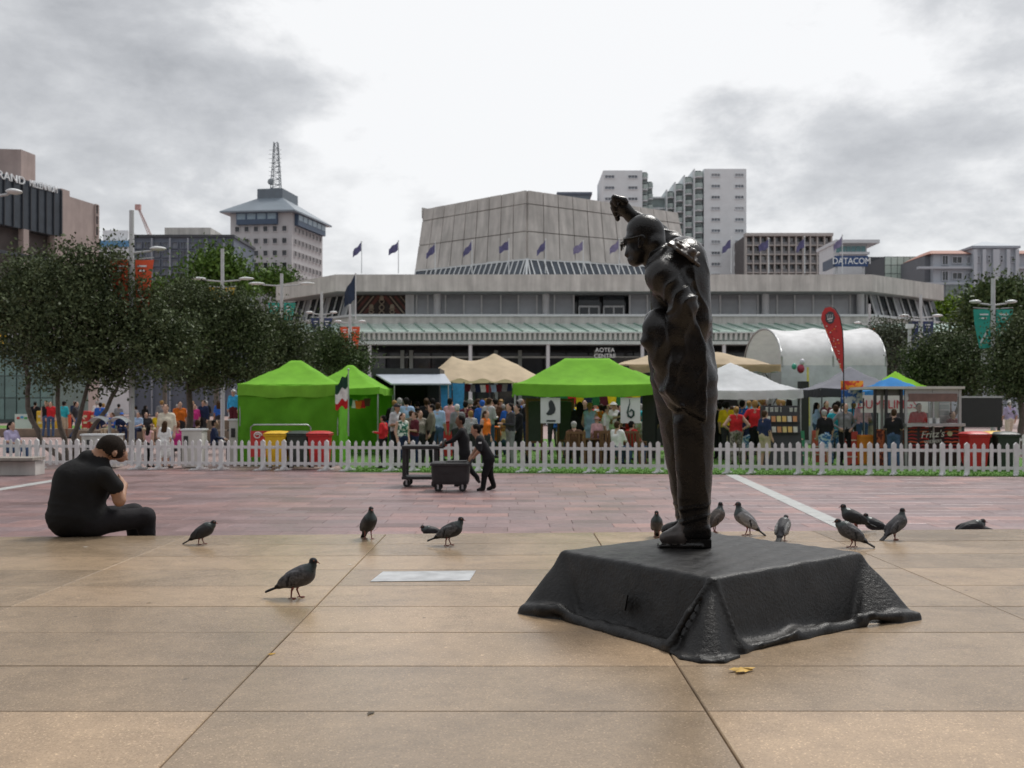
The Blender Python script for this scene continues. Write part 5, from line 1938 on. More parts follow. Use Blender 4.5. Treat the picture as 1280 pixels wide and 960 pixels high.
def cm(a, b, r0, r1, m, k=.05):
    return p_cap(Q2(*a), Q2(*b), r0 * MS, r1 * MS, m, k)


def em(c, r, m, k=.03, rot=None):
    return p_ell(Q2(*c), np.array(r) * MS, m, k, rot)


mp_ = [cm((82, 645, .02), (106, 646, .10), 24, 23, 1, .08), cm((84, 620, .03), (106, 622, .11), 22, 20, 1, .08), cm((87, 600, .06), (118, 600, .12), 21.5, 17.5, 1, .08), cm((92, 590, .13), (116, 590, .17), 16, 13, 1, .08), cm((80, 600, .10), (129, 597, .04), 16.5, 12, 1, .06), cm((101, 575, .15), (117, 579, .16), 11.5, 10, 1, .04)]
# near arm: sleeve, bare elbow, forearm folded up out of sight; far arm mirrored
mp_ += [cm((131, 594, .0), (142.5, 608.5, .02), 11.5, 10.2, 1, .025), cm((141, 606, .02), (147, 626, .05), 8.3, 7.2, 0, .012), cm((147, 626, .05), (136, 611, .34), 7.4, 6, 0, .02), cm((136, 611, .34), (129, 604, .40), 5, 4.6, 0, .02)]
for i in range(4):
    mp_.append(cm((129 - i * 1.2, 604, .40 + .02 * i), (124 - i * 1.2, 599, .42 + .02 * i), 1.9, 1.5, 0, .006))
mp_.append(cm((131, 603, .38), (127, 597, .40), 2, 1.6, 0, .006))
mp_ += [cm((84, 596, .28), (104, 622, .44), 12, 10, 1, .04), cm((104, 622, .44), (120, 606, .48), 8, 6, 0, .02)]
# neck and bowed head looking away to the right
mp_ += [cm((108, 578, .17), (121, 564, .20), 11, 11, 0, .03), em((128, 561, .22), (16.8, 13.5, 14.5), 0, .02, rotm(0, R(24), 0)), em((136, 571, .30), (8, 9, 9), 0, .03), cm((137, 573, .40), (137.5, 577, .41), 1.6, 2.2, 0, .01),
        em((128.2, 559.5, .214), (17, 13.8, 14.8), 3, .03, rotm(0, R(24), 0)), em((119, 561, .2), (8.5, 11, 8), 3, .03), em((134, 566, .21), (9.5, 11.3, 8), 3, .03), em((137.5, 568.5, .115), (2.5, 1.8, 4.2), 0, .006, rotm(0, R(20), 0))]
# seat and legs over the edge
mp_ += [cm((78, 656, .04), (112, 656, .08), 15, 16, 2, .06), cm((112, 655, .06), (167, 651, .30), 16, 12.5, 2, .06), cm((167, 651, .30), (170, 700, .36), 12.2, 9, 2, .03), cm((172, 706, .36), (172, 716, .36), 8, 6, 0, .02)]
mp_ += [cm((92, 655, .24), (140, 650, .55), 17, 13, 2, .06), cm((140, 650, .55), (143, 702, .6), 13, 9, 2, .04)]
for x, d in ((172, .36), (143, .6)):
    mp_.append(p_cap((Q2(x, 0)[0], MYY + d, .06), (Q2(x, 0)[0] + .17, MYY + d + .14, .045), .05, .04, 4, .02))
    mp_.append(p_cap((Q2(x, 0)[0], MYY + d, .20), (Q2(x, 0)[0], MYY + d, .08), .05, .045, 4, .03))


def mwarp(X):
    x, y, z = X[..., 0], X[..., 1], X[..., 2]
    a = .003 * np.sin(26 * z + 7 * x) * np.sin(9 * x + 11 * z)
    fade = np.clip((1.20 - z) / .06, 0, 1)
    a = a + .005 * (1 - np.abs(np.sin(30 * z + 9 * x + 1.1 * np.sin(8 * x)))) ** 2 * np.exp(-((z - .74) / .12) ** 2) + .005 * (1 - np.abs(np.sin(24 * z - 20 * x))) ** 2 * np.exp(-((z - .53) / .08) ** 2)
    return np.stack([x + a * fade, y + 1.3 * a * fade, z + .4 * a * fade], -1)


V, Q, mi = sdf_mesh(mp_, .0095, mwarp, jit=.0012)
me = np_mesh('person', relax(V, Q, 1, .4), Q, mi, [mat('skin_tan', SKIN['tan'], .5, .1, 12, spec=.35), mat('tee_black', (.0135, .0135, .0145), .85, .25, 7, .5, 14, spec=.25), mat('trouser_black', (.016, .015, .018), .8, .2, 8, .4, 18, spec=.25), mat('hair_crop', (.026, .019, .015), .8, .5, 90, 1., 160, spec=.15), cloth(DARKSHOE, .6)])
off = Vector((gx(105, MYY), MYY + .1, .45))
for v in me.vertices:
    v.co -= off
o = bpy.data.objects.new('person', me)
col.objects.link(o)
o.location = off
tag(o, 'man in black T-shirt sitting bowed on the terrace edge', 'person')

# ---------------------------------------------------------------- two caterers pushing trolleys
WY, WS = 20.0, 20.0 / F


def W(px, py, dy=0.):
    return ((px - 640) * WS, dy, CZ + (HZ - py) * WS)


def caterer(J, sleeve, hair, x0, Y, label, skin, badge=None):
    V, Q, mi = sdf_mesh(body_prims(J, sleeve, 'long', hair), .014)
    V[:, 2] = np.maximum(V[:, 2], 0)
    V[:, 0] -= x0
    o = link('person', np_mesh('person', V, Q, mi, [mat('skin_' + skin, SKIN[skin], .5, .1, 12, spec=.35), cloth((.017, .017, .019)), cloth((.013, .013, .015)), mat('hair_black', HAIRC['black'], .7, .3, 30, .4, 90, spec=.12), cloth(DARKSHOE, .6)]))
    o.location = (x0, Y, 0)
    tag(o, label, 'person')
    if badge:
        b = MB()
        for c, d in badge:
            b.box((c[0] - x0, c[1], c[2]), d)
        b.build('badge', mat('sign_white', (.75, .8, .78), .5, .03, 3), o, False)
    return o


J1 = dict(pel=W(611, 574), chest=W(602, 557), neck=W(598.5, 546), head=W(594.5, 537.5), face=(-1, -.15, -.25), up=(-.25, 0, 1),
          sh=[np.array(W(599.5, 550, -.17)), np.array(W(600, 549, .17))], el=[W(600, 562, -.22), W(596, 560, .2)], wr=[W(592, 571, -.16), W(590, 569, .16)],
          hip=[W(611.5, 576, -.09), W(611, 576, .09)], kn=[W(606, 593, -.1), W(612.5, 593, .1)], an=[W(604, 608.5, -.1), W(617, 607, .1)], toe=[W(598, 611.8, -.11), W(610, 611.8, .11)])
caterer(J1, 'short', 'bun', W(609, 0)[0], WY, 'caterer in black short sleeves pushing the closed black tub trolley', 'tan', [(W(600.5, 553, -.245), (.06, .012, .03)), (W(608, 569, -.135), (.05, .02, .05))])
J2 = dict(pel=W(577.5, 570), chest=W(576, 551), neck=W(574, 537.5), head=W(571.5, 527.5), face=(-1, -.3, -.05), up=(-.08, 0, 1),
          sh=[np.array(W(573.5, 542, -.17)), np.array(W(576, 542, .17))], el=[W(562, 553, -.2), W(563, 553, .2)], wr=[W(553, 556.5, -.15), W(553, 556, .15)],
          hip=[W(577, 573, -.09), W(577, 573, .09)], kn=[W(574, 592, -.09), W(584, 591, .09)], an=[W(572, 607.5, -.1), W(594, 602.5, .1)], toe=[W(566, 611.5, -.11), W(596.5, 608, .11)])
caterer(J2, 'long', 'short', W(577, 0)[0], WY + 1.1, 'caterer in long black sleeves pushing the open frame trolley', 'brown')
M_plas = mat('black_plastic', (.022, .022, .024), .5, .25, 9, .2, 50)
M_rub = mat('rubber', (.02, .02, .02), .7, .2, 9)


def castor(parent, x, y, r=.065):
    b = MB()
    b.tube((x, y - .02, r), (x, y + .02, r), r, None, 14)
    w_ = b.build('wheel', M_rub, parent, False)
    b = MB()
    b.box((x, y - .035, r + .04), (.035, .008, .12)).box((x, y + .035, r + .04), (.035, .008, .12)).box((x, y, r + .1), (.06, .08, .014))
    b.build('fork', M_steel, w_, False)


tr = thing('trolley', 'open black frame trolley with a long push handle', 'trolley', (W(524, 0)[0], WY + 1.05, 0))
xa, xb, zt_, zb_ = W(500, 0)[0] - W(524, 0)[0], W(541, 0)[0] - W(524, 0)[0], .82, .19
for x in (xa, xb):
    for y in (-.28, .28):
        b = MB()
        b.box((x, y, (zt_ + zb_) / 2), (.075, .06, zt_ - zb_))
        b.build('upright', M_plas, tr, False, .008)
for nm, z, th in (('top_shelf', zt_, .075), ('bottom_shelf', zb_, .06)):
    b = MB()
    b.box(((xa + xb) / 2, 0, z), (xb - xa + .10, .66, th))
    b.build(nm, M_plas, tr, False, .012)
b = MB()
b.path([(xb, -.26, zt_), (xb + .14, -.26, zt_ + .0), (xb + .16, -.25, zt_ + .14), (xb + .16, .25, zt_ + .14), (xb + .14, .26, zt_), (xb, .26, zt_)], .032, 8)
b.build('handle', M_plas, tr, False)
for x in (xa + .05, xb - .02):
    for y in (-.27, .27):
        castor(tr, x, y, .075)
tb = thing('trolley', 'closed black plastic tub trolley on castors', 'trolley', (W(564, 0)[0], WY - .1, 0))
b = MB()
hw0, hw1 = .335, .385


def ring(w_, d_, z, r=.06):
    pts = []
    for cx_, cy_, a0 in ((w_ - r, d_ - r, 0), (-w_ + r, d_ - r, 90), (-w_ + r, -d_ + r, 180), (w_ - r, -d_ + r, 270)):
        for k in range(5):
            a = R(a0 + k * 22.5)
            pts.append((cx_ + r * math.cos(a), cy_ + r * math.sin(a), z))
    return pts


rings = [ring(.345, .24, .14), ring(.36, .255, .2), ring(.375, .27, .50), ring(.395, .29, .505), ring(.395, .29, .55), ring(.36, .26, .575)]
vs = sum(rings, [])
fs = [(i * 20 + k, i * 20 + (k + 1) % 20, (i + 1) * 20 + (k + 1) % 20, (i + 1) * 20 + k) for i in range(len(rings) - 1) for k in range(20)] + [tuple(range(19, -1, -1)), tuple(range(100, 120))]
b.add(vs, fs)
b.build('tub', M_plas, tb, False)
b = MB()
b.box((-.1, -.266, .36), (.28, .012, .012)).box((.12, 0, .585), (.4, .4, .02))
b.build('lid_rib', M_plas, tb, False)
b = MB()
b.path([(.37, -.2, .50), (.43, -.2, .62), (.43, .2, .62), (.37, .2, .50)], .02, 8)
b.build('handle', M_plas, tb, False)
for x in (-.24, .24):
    for y in (-.2, .2):
        castor(tb, x, y, .07)

# ---------------------------------------------------------------- pigeons
PG = {}


def pigeon_mesh(style):
    """beak towards -X ... body along x, tail at +x"""
    if style in PG:
        return PG[style]
    if style == 'walk':
        pitch, neck, hz = 22, (-.085, .235), .135
    elif style == 'tall':
        pitch, neck, hz = 38, (-.055, .275), .145
    elif style == 'crouch':
        pitch, neck, hz = 12, (-.10, .165), .105
    else:
        pitch, neck, hz = 30, (-.09, .215), .13
    a = R(pitch)
    ca, sa = math.cos(a), math.sin(a)
    B = lambda x, y, z: np.array((x * ca + z * sa * 0 + 0, y, hz - x * sa + z * ca))
    rot = rotm(0, a, 0)
    nx, nz = neck
    P = [p_ell(B(0, 0, 0), (.098, .062, .062), 0, .02, rot), p_ell(B(-.045, 0, -.005), (.055, .055, .056), 0, .03, rot), p_cap(B(.06, 0, .0), B(.13, 0, -.008), .042, .022, 0, .03),
         p_box(B(.165, 0, -.012), (.06, .026, .007), .006, 1, .012, rot),
         p_cap(B(-.06, 0, .01), (nx - .005, 0, nz - .03), .047, .026, 2, .03), p_ell((nx - .008, 0, nz), (.026, .021, .022), 1, .012), p_cap((nx - .03, 0, nz - .004), (nx - .052, 0, nz - .016), .006, .0035, 4, .005)]
    for s_ in (-1, 1):
        P += [p_ell(B(.035, s_ * .047, .008), (.095, .018, .043), 3, .006, rot), p_cap(B(.06, s_ * .05, .0), B(.15, s_ * .022, .0), .016, .007, 1, .008),
              p_cap(B(.048, s_ * .063, .03), B(.06, s_ * .060, -.028), .007, .006, 1, .003), p_cap(B(.085, s_ * .055, .026), B(.092, s_ * .052, -.018), .007, .005, 1, .003)]
    V, Q, mi = sdf_mesh(P, .0055)
    V = relax(V, Q, 1, .3)
    ex = MB()
    if True:
        for s_, fx in ((-1, -.012), (1, .03)):
            kx = fx * .5 + .01
            ex.path([(kx, s_ * .025, hz - .05), (kx + .012, s_ * .025, hz - .085), (fx + .01, s_ * .025, .008)], [.012, .006, .0045], 6, 4)
            for t_ in (-35, 0, 35, 180):
                c_, s2 = math.cos(R(180 + t_)), math.sin(R(180 + t_))
                L = .032 if t_ != 180 else .018
                ex.path([(fx + .01, s_ * .025, .007), (fx + .01 + c_ * L, s_ * .025 + s2 * L, .004)], [.004, .0025], 5, 4)
        hip = hz - .05
    for s_ in (-1, 1):
        ex.ball((nx - .016, s_ * .0195, nz + .004), .0042, 6, 5, 5)
    PG[style] = np_mesh('pigeon', V, Q, mi, [None] * 6, ex)
    return PG[style]


M_beak, M_eye = mat('pigeon_leg', (.26, .09, .075), .6, .2, 30), mat('pigeon_eye', (.25, .06, .02), .2, .1, 30)


def pmat(n, c, v=.4, sc=40):
    return mat('feather_' + n, c, .55, v, sc, .35, 120, spec=.35)


NECK = mat('feather_neck', (.035, .045, .045), .3, .5, 18, .2, 120, .25)


def pigeon(px, py, style, face, cols, label, z=.45, s_=1., lift=0., group='pigeons on the terrace'):
    d = F * (CZ - z) / (py - HZ)
    o = bpy.data.objects.new('pigeon', pigeon_mesh(style))
    col.objects.link(o)
    bd, dk, wg = cols
    put(o, [bd, dk, NECK, wg, M_beak, M_eye])
    o.location = (gx(px, d), d, z + lift)
    o.rotation_euler = (0, 0, R(face))
    o.scale = (s_, s_, s_)
    return tag(o, label, 'pigeon', group)


DKc = (pmat('dark', (.020, .020, .023)), pmat('black', (.011, .011, .013)), pmat('slate', (.026, .026, .030)))
CHc = (pmat('slate2', (.05, .05, .056)), pmat('black', (.016, .016, .018)), pmat('chequer', (.07, .07, .075), .9, 60))
GRc = (pmat('grey', (.13, .13, .14)), pmat('black2', (.025, .025, .028)), pmat('pale', (.26, .26, .27)))
PIc = (pmat('slate2', (.05, .05, .056)), pmat('black', (.016, .016, .018)), pmat('pied', (.22, .22, .22), .95, 45))
pigeon(373, 748, 'walk', 178, CHc, 'large chequered grey pigeon striding across the tan slabs', s_=1.03)
pigeon(254, 680.5, 'look', 184, DKc, 'dark pigeon hunched with feathers ruffled near the seated man', s_=.92)
pigeon(461, 674, 'tall', 115, DKc, 'slim dark pigeon standing tall with its back turned', s_=1.05)
pigeon(563, 682, 'walk', 178, (DKc[0], DKc[1], CHc[2]), 'black pigeon striding beside the pale plaque', s_=1.0)
pigeon(540, 676, 'crouch', 15, DKc, 'dark pigeon half hidden below the terrace edge behind the striding black one', z=.12)
pigeon(821, 672, 'tall', 80, CHc, 'grey pigeon peeping up behind the statue shoe', s_=.88)
pigeon(895, 665.5, 'tall', 215, (pmat('umber', (.045, .036, .032)), DKc[1], pmat('umber2', (.075, .058, .05), .6, 50)), 'brownish dark pigeon standing close behind the bronze heel')
pigeon(932, 669, 'tall', -12, GRc, 'pale grey pigeon with black wing bars behind the plinth', s_=1.08)
pigeon(979, 676, 'look', 240, PIc, 'black and white pied pigeon behind the plinth', s_=.98)
pigeon(1063, 684, 'look', -20, CHc, 'dark pigeon standing right behind the far plinth corner', s_=1.05)
pigeon(1067, 664, 'walk', -8, DKc, 'dark pigeon facing away from the plaza strip, behind the one at the plinth corner', s_=1.05)
pigeon(1094, 672, 'walk', -14, DKc, 'dark pigeon standing low behind the edge between two others', z=.30)
pigeon(1121, 675, 'tall', 198, CHc, 'upright slate pigeon walking right of the pair by the plinth')
pigeon(1214, 674, 'crouch', 182, DKc, 'large dark pigeon resting beyond the terrace edge', z=.17, s_=1.25)
pigeon(1231, 673, 'crouch', 10, DKc, 'small dark pigeon tucked against the large resting one', z=.15, s_=.85)

# fallen leaves and litter
lf = MB()
random.seed(5)
oc = [(math.cos(a) * (.055 + .022 * math.sin(5 * a)), math.sin(a) * (.03 + .012 * math.cos(3 * a))) for a in np.linspace(0, 2 * math.pi, 22)[:-1]]
lf.add([(0, 0, .018)] + [(x, y, .004 + .012 * random.random()) for x, y in oc], [(0, 1 + i, 1 + (i + 1) % len(oc)) for i in range(len(oc))], 0, True)
lfo = lf.build('leaf', mat('leaf_yellow', (.55, .34, .07), .7, .3, 20))
dl = F * 1.25 / (840 - HZ)
lfo.location = (gx(928, dl), dl, .4515)
lfo.rotation_euler = (0, 0, .25)
tag(lfo, 'crumpled yellow leaf lying before the plinth', 'leaf')
for px, py, s_, c, nm, lb in ((340, 818, .35, (.5, .28, .03), 'leaf', 'tiny orange leaf lying beside the slab joint'), (463, 892, .4, (.10, .08, .06), 'leaf', 'small brown leaf on the nearest slabs'), (107, 684, .3, (.6, .58, .54), 'litter', 'scrap of white litter behind the seated man'), (186, 754, .25, (.16, .12, .06), 'leaf', 'dark leaf scrap on the slabs below the seated man'), (437, 706, .28, (.62, .6, .56), 'litter', 'scrap of white paper left of the pale plaque')):
    dl = F * 1.25 / (py - HZ)
    o = lf.build(nm, mat('scrap_%d' % px, c, .8, .2, 20))
    o.location = (gx(px, dl), dl, .4515)
    o.scale = (s_, s_, s_ * .5)
    o.rotation_euler = (0, 0, px)
    tag(o, lb, nm)
# ================================================================ picket fence, bins, benches
M_pick = mat('white_plastic', (.70, .705, .71), .45, .10, 7, rvar=.06, pos=True, objv=.10)
FH = .78
PIT = .188


def fenceY(x):
    return 25.38 - .11 * x


pk = MB()
pk.slab([(-.038, -.012, .10), (.038, -.012, .10), (.038, -.012, FH - .05), (0, -.012, FH), (-.038, -.012, FH - .05)], (0, .024, 0))
picket_me = pk.mesh('picket', M_pick)
ps_ = MB()
ps_.slab([(-.055, -.035, .05), (.055, -.035, .05), (.055, -.035, FH - .03), (0, -.035, FH + .02), (-.055, -.035, FH - .03)], (0, .07, 0))
post_me = ps_.mesh('post', M_pick)
rl = MB().box((0, .022, 0), (PIT * 9 - .01, .02, .075))
rail_me = rl.mesh('rail', M_pick)
ft = MB()
ft.box((0, 0, .03), (.09, .52, .04)).box((0, 0, .065), (.10, .16, .05))
ft.slab([(-.045, -.26, .012), (.045, -.26, .012), (.045, -.33, .012), (-.045, -.33, .012)], (0, 0, .02))
foot_me = ft.mesh('foot', M_pick)


def fence_panel(x, y, rz, label, group, shift=0.):
    t = thing('fence_panel', label, 'fence', (x, y, 0), rz, group)
    for i in range(9):
        u = (i - 4) * PIT
        if i in (1, 7):
            o = link('post', post_me, t, False)
            o.location = (u, 0, 0)
            f = link('foot', foot_me, o, False)
            f.rotation_euler = (0, 0, R(-24))
        else:
            o = link('picket', picket_me, t, False)
            o.location = (u, random.uniform(-.003, .003), random.uniform(-.006, .006))
            o.rotation_euler = (0, R(random.uniform(-1.2, 1.2)), 0)
    for z in (.18, .60):
        o = link('rail', rail_me, t, False)
        o.location = (0, 0, z)
    return t


slope = math.atan(-.11)
ords = ['first', 'second', 'third', 'fourth', 'fifth', 'sixth', 'seventh', 'eighth', 'ninth', 'tenth', 'eleventh', 'twelfth', 'thirteenth', 'fourteenth', 'fifteenth', 'sixteenth', 'seventeenth', 'eighteenth', 'nineteenth', 'twentieth']
L = PIT * 9
x = gx(-10, 26.6)
k = 0
while x < gx(1300, 24):
    y = fenceY(x)
    fence_panel(x + random.uniform(-.01, .01), y + random.uniform(-.03, .03), slope + R(random.uniform(-.8, .8)), 'white plastic picket fence panel, %s in the row counting from the timber bench' % ords[k], 'picket fence panels along the square')
    x += L * math.cos(slope)
    k += 1
for i in range(3):
    fence_panel(gx(1207, 31) + .5 + i * 1.6, 31.2 + i * .4, R(12), 'white picket fence panel in the back row, %s from the food kiosk' % ords[i], 'picket fence panels behind the bins')


def wheelie_bin(px, Y, c, lid, label, rz=0.):
    t = thing('wheelie_bin', label, 'bin', (gx(px, Y), Y, 0), rz, 'wheelie bins')
    m = mat('bin_%s' % str(c), c, .45, .15, 8, .1, 30)
    b = MB()
    w0, w1, d0, d1, z0, z1 = .22, .275, .24, .33, .08, .92
    b.add([(-w0, -d0, z0), (w0, -d0, z0), (w0, d0, z0), (-w0, d0, z0), (-w1, -d1, z1), (w1, -d1, z1), (w1, d1, z1), (-w1, d1, z1)], [(3, 2, 1, 0), (4, 5, 6, 7), (0, 1, 5, 4), (1, 2, 6, 5), (2, 3, 7, 6), (3, 0, 4, 7)])
    b.build('body', m, t, False, .02)
    b = MB()
    b.box((0, -d1 + .02, .89), (.60, .05, .07)).box((0, 0, .90), (.60, .70, .05))
    b.build('rim', m, t, False, .01)
    b = MB()
    b.grid(lambda u, v: ((u - .5) * .62, (v - .5) * .74, .94 + .07 * math.sin(math.pi * v) ** .5 * math.sin(math.pi * u) ** .25), 8, 8)
    b.build('lid', mat('bin_%s' % str(lid), lid, .45, .15, 8, .1, 30), t, False)
    b = MB()
    b.tube((-.24, .37, .93), (.24, .37, .93), .016, None, 8)
    b.build('handle', m, t, False)
    for s_ in (-1, 1):
        b = MB()
        b.tube((s_ * .21, .24, .1), (s_ * .27, .24, .1), .1, None, 14)
        b.build('wheel', M_rub, t, False)
    return t


YB, RB, GB = (.70, .42, .01), (.48, .018, .02), (.025, .035, .03)
wheelie_bin(347, 26.9, YB, YB, 'yellow wheelie bin standing before the left green tent')
wheelie_bin(374, 26.95, GB, GB, 'dark green wheelie bin between the yellow and the red one')
wheelie_bin(400, 26.9, RB, RB, 'red wheelie bin standing right of the dark green bin')
wheelie_bin(1218, 26.4, RB, RB, 'red wheelie bin beside the food kiosk')
wheelie_bin(1243, 26.7, GB, YB, 'dark wheelie bin with a yellow lid beside the red one', R(-8))
wheelie_bin(1256, 26.3, GB, GB, 'dark wheelie bin in front of the yellow lidded one', R(-8))
# slatted bench at the left edge
be = thing('bench', 'low timber topped concrete bench before the picket fence', 'bench', (gx(5, 24.3), 24.3, 0))
b = MB()
b.box((.2, .15, .17), (1.2, .5, .34))
b.build('concrete_base', M_conc, be, False, .01)
M_wood = mat('weathered_timber', (.30, .27, .24), .8, .25, 9, .4, 40)
for i in range(5):
    b = MB()
    b.box((0, -.28 + i * .14, .40), (1.7, .125, .07))
    b.build('slat', M_wood, be, False, .006)
# ================================================================ tents and stalls
def fabric(name, c, rough=.55, trans=.25):
    if name in MATS:
        return MATS[name]
    m = mat(name, c, .85, .16, 1.8, .55, 4, spec=.12)
    t = m.node_tree
    b = t.nodes['Principled BSDF']
    tr_ = nd(t, 'ShaderNodeBsdfTranslucent')
    tr_.inputs[0].default_value = (*c, 1)
    mx = nd(t, 'ShaderNodeMixShader')
    mx.inputs[0].default_value = trans
    out = [n for n in t.nodes if n.type == 'OUTPUT_MATERIAL'][0]
    lk(t, b.outputs[0], mx.inputs[1])
    lk(t, tr_.outputs[0], mx.inputs[2])
    lk(t, mx.outputs[0], out.inputs[0])
    return m


F_green, F_lime, F_white, F_grey, F_blue, F_beige = fabric('canvas_green', (.22, .52, .055)), fabric('canvas_lime', (.32, .66, .06)), fabric('canvas_white', (.74, .75, .78)), fabric('canvas_grey', (.27, .27, .31)), fabric('canvas_blue', (.06, .26, .62)), fabric('canvas_beige', (.62, .50, .36))
F_marq = fabric('marquee_white', (.80, .80, .81), .5, .15)
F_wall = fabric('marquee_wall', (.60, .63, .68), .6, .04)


def gazebo(px, Y, w_, d_, eave, peak, m, label, rz=0., ridge=0., val=.30, walls=(), name='gazebo', valm=None, legm=None, wallm=None, sag=1.45):
    t = thing(name, label, 'tent', (gx(px, Y), Y, 0), rz)
    b = MB()
    hw, hd = w_ / 2, d_ / 2

    def top(u, v):
        x, y = (u * 2 - 1), (v * 2 - 1)
        X = x * hw
        ex = max(0, (abs(X) - ridge / 2) / (hw - ridge / 2))
        e = max(ex, abs(y))
        lift = .05 * math.sin(9 * u + 3 * v + px) * e * (1 - e) * 4 + .03 * math.sin(23 * u - 11 * v) * e * (1 - e) * 4 + .03 * (1 - abs(math.sin(17 * u + 29 * v))) ** 3 * e * (1 - e) * 3
        # cloth sags between the legs along the eave
        sagz = -.05 * math.sin(math.pi * (u if abs(y) > ex else v)) * e ** 6
        return (X, y * hd, eave + (peak - eave) * (1 - e) ** sag + sagz + lift * .6)
    b.grid(top, 40, 28)
    b.build('canopy', m, t, False)
    # valance, four strips with gentle ripples
    for (ax, ay, bx_, by_) in ((-hw, -hd, hw, -hd), (hw, -hd, hw, hd), (hw, hd, -hw, hd), (-hw, hd, -hw, -hd)):
        v_ = MB()
        L = math.hypot(bx_ - ax, by_ - ay)
        nx_, ny_ = (by_ - ay) / L, -(bx_ - ax) / L

        def fn(u, v):
            rip = .018 * math.sin(u * L * 7 + px) * v + .01 * math.sin(u * L * 17)
            return (ax + (bx_ - ax) * u + nx_ * (.012 + rip), ay + (by_ - ay) * u + ny_ * (.012 + rip), eave - .05 * math.sin(math.pi * u) - v * val * (1 - .06 * math.sin(u * L * 5)))
        v_.grid(fn, 40, 4)
        v_.build('valance', valm or m, t, False)
    for sx in (-1, 1):
        for sy in (-1, 1):
            l_ = MB()
            l_.tube((sx * (hw - .05), sy * (hd - .05), 0), (sx * (hw - .05), sy * (hd - .05), eave), .024, None, 8)
            l_.box((sx * (hw - .05), sy * (hd - .05), .01), (.14, .14, .02))
            l_.build('leg', legm or M_steel, t, False)
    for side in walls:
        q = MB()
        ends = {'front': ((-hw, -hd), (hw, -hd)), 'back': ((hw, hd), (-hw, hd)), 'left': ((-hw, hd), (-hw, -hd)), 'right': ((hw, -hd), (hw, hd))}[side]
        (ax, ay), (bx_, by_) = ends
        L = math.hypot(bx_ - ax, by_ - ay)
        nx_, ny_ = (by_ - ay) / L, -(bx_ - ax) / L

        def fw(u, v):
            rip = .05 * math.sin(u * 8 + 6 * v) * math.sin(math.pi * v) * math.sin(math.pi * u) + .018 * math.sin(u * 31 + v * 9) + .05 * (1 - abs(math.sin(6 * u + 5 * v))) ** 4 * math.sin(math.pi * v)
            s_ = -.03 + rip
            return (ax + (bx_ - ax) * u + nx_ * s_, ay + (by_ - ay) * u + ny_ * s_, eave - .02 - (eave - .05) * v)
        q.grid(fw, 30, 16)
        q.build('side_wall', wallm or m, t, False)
    return t


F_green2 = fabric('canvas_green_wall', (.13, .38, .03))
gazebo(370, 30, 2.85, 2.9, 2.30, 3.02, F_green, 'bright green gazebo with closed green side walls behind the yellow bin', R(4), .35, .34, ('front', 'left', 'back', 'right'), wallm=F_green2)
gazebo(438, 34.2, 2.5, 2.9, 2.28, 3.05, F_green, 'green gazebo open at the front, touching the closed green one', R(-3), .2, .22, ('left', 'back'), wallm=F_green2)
gazebo(734, 30.3, 4.45, 3.0, 2.32, 3.10, F_green, 'wide green gazebo over the seated diners with posters hung below', 0, 1.35, .33)
gazebo(792, 37.5, 3.0, 2.9, 2.4, 2.98, F_green, 'second green gazebo peeping out behind the statue', 0, .2, .3)
gazebo(913, 31.5, 3.6, 3.0, 2.17, 3.02, F_white, 'white peaked gazebo right of the statue', R(2), .05, .26, sag=1.25)
gazebo(1062, 35.0, 2.8, 2.6, 2.27, 3.03, F_grey, 'grey gazebo with a charcoal valance before the white marquee', 0, .06, .26, valm=fabric('canvas_charcoal', (.07, .07, .08)), legm=M_darkfr)
gazebo(1114, 32.7, 1.9, 1.9, 2.19, 2.60, F_blue, 'blue gazebo behind the food kiosk', R(6), .05, .22, legm=M_black)
gazebo(1119, 39, 2.0, 2.0, 2.35, 3.0, F_lime, 'lime gazebo tucked behind the white marquee', R(8), .05, .25)

# beige stretch tent
st_ = thing('stretch_tent', 'beige stretch tent with two pulled up peaks over the dark crowd', 'tent', (gx(610, 42), 42, 0))
SYt = 42.0
x0, x1 = gx(524, SYt), gx(688, SYt)
b = MB()
pk_ = [(gx(565, SYt), 42.0, .62), (gx(617.5, SYt), 42.5, .62), (gx(629, SYt), 43.6, .55)]


def stretch(u, v):
    x, y = x0 + (x1 - x0) * u, 39.8 + 6.4 * v
    e = min(min(u, 1 - u) * 4.0, 1)
    base = 2.62 + .42 * math.sin(math.pi * min(v * 1.4, 1)) * e - .12 * math.sin(u * 19) ** 2 * (1 - min(1, v * 6))
    z = base + sum(hh * math.exp(-math.hypot(x - a, (y - c) * .75) / .85) for a, c, hh in pk_)
    return (x - gx(610, 42), y - 42, z)


b.grid(stretch, 60, 30)
b.build('canopy', F_beige, st_, False)
for a, c, hh in pk_:
    l_ = MB()
    l_.tube((a - gx(610, 42), c - 42, 0), (a - gx(610, 42), c - 42, 3.5 * min(1, hh)), .04, None, 8)
    l_.build('pole', M_darkfr, st_, False)
for px in (548, 580, 612, 645, 672):
    l_ = MB()
    l_.tube((gx(px, 39.9) - gx(610, 42), -2.1, 0), (gx(px, 39.9) - gx(610, 42), -2.1, 2.6), .03, None, 8)
    l_.build('pole', M_darkfr, st_, False)
# strings of small flags under it
random.seed(21)


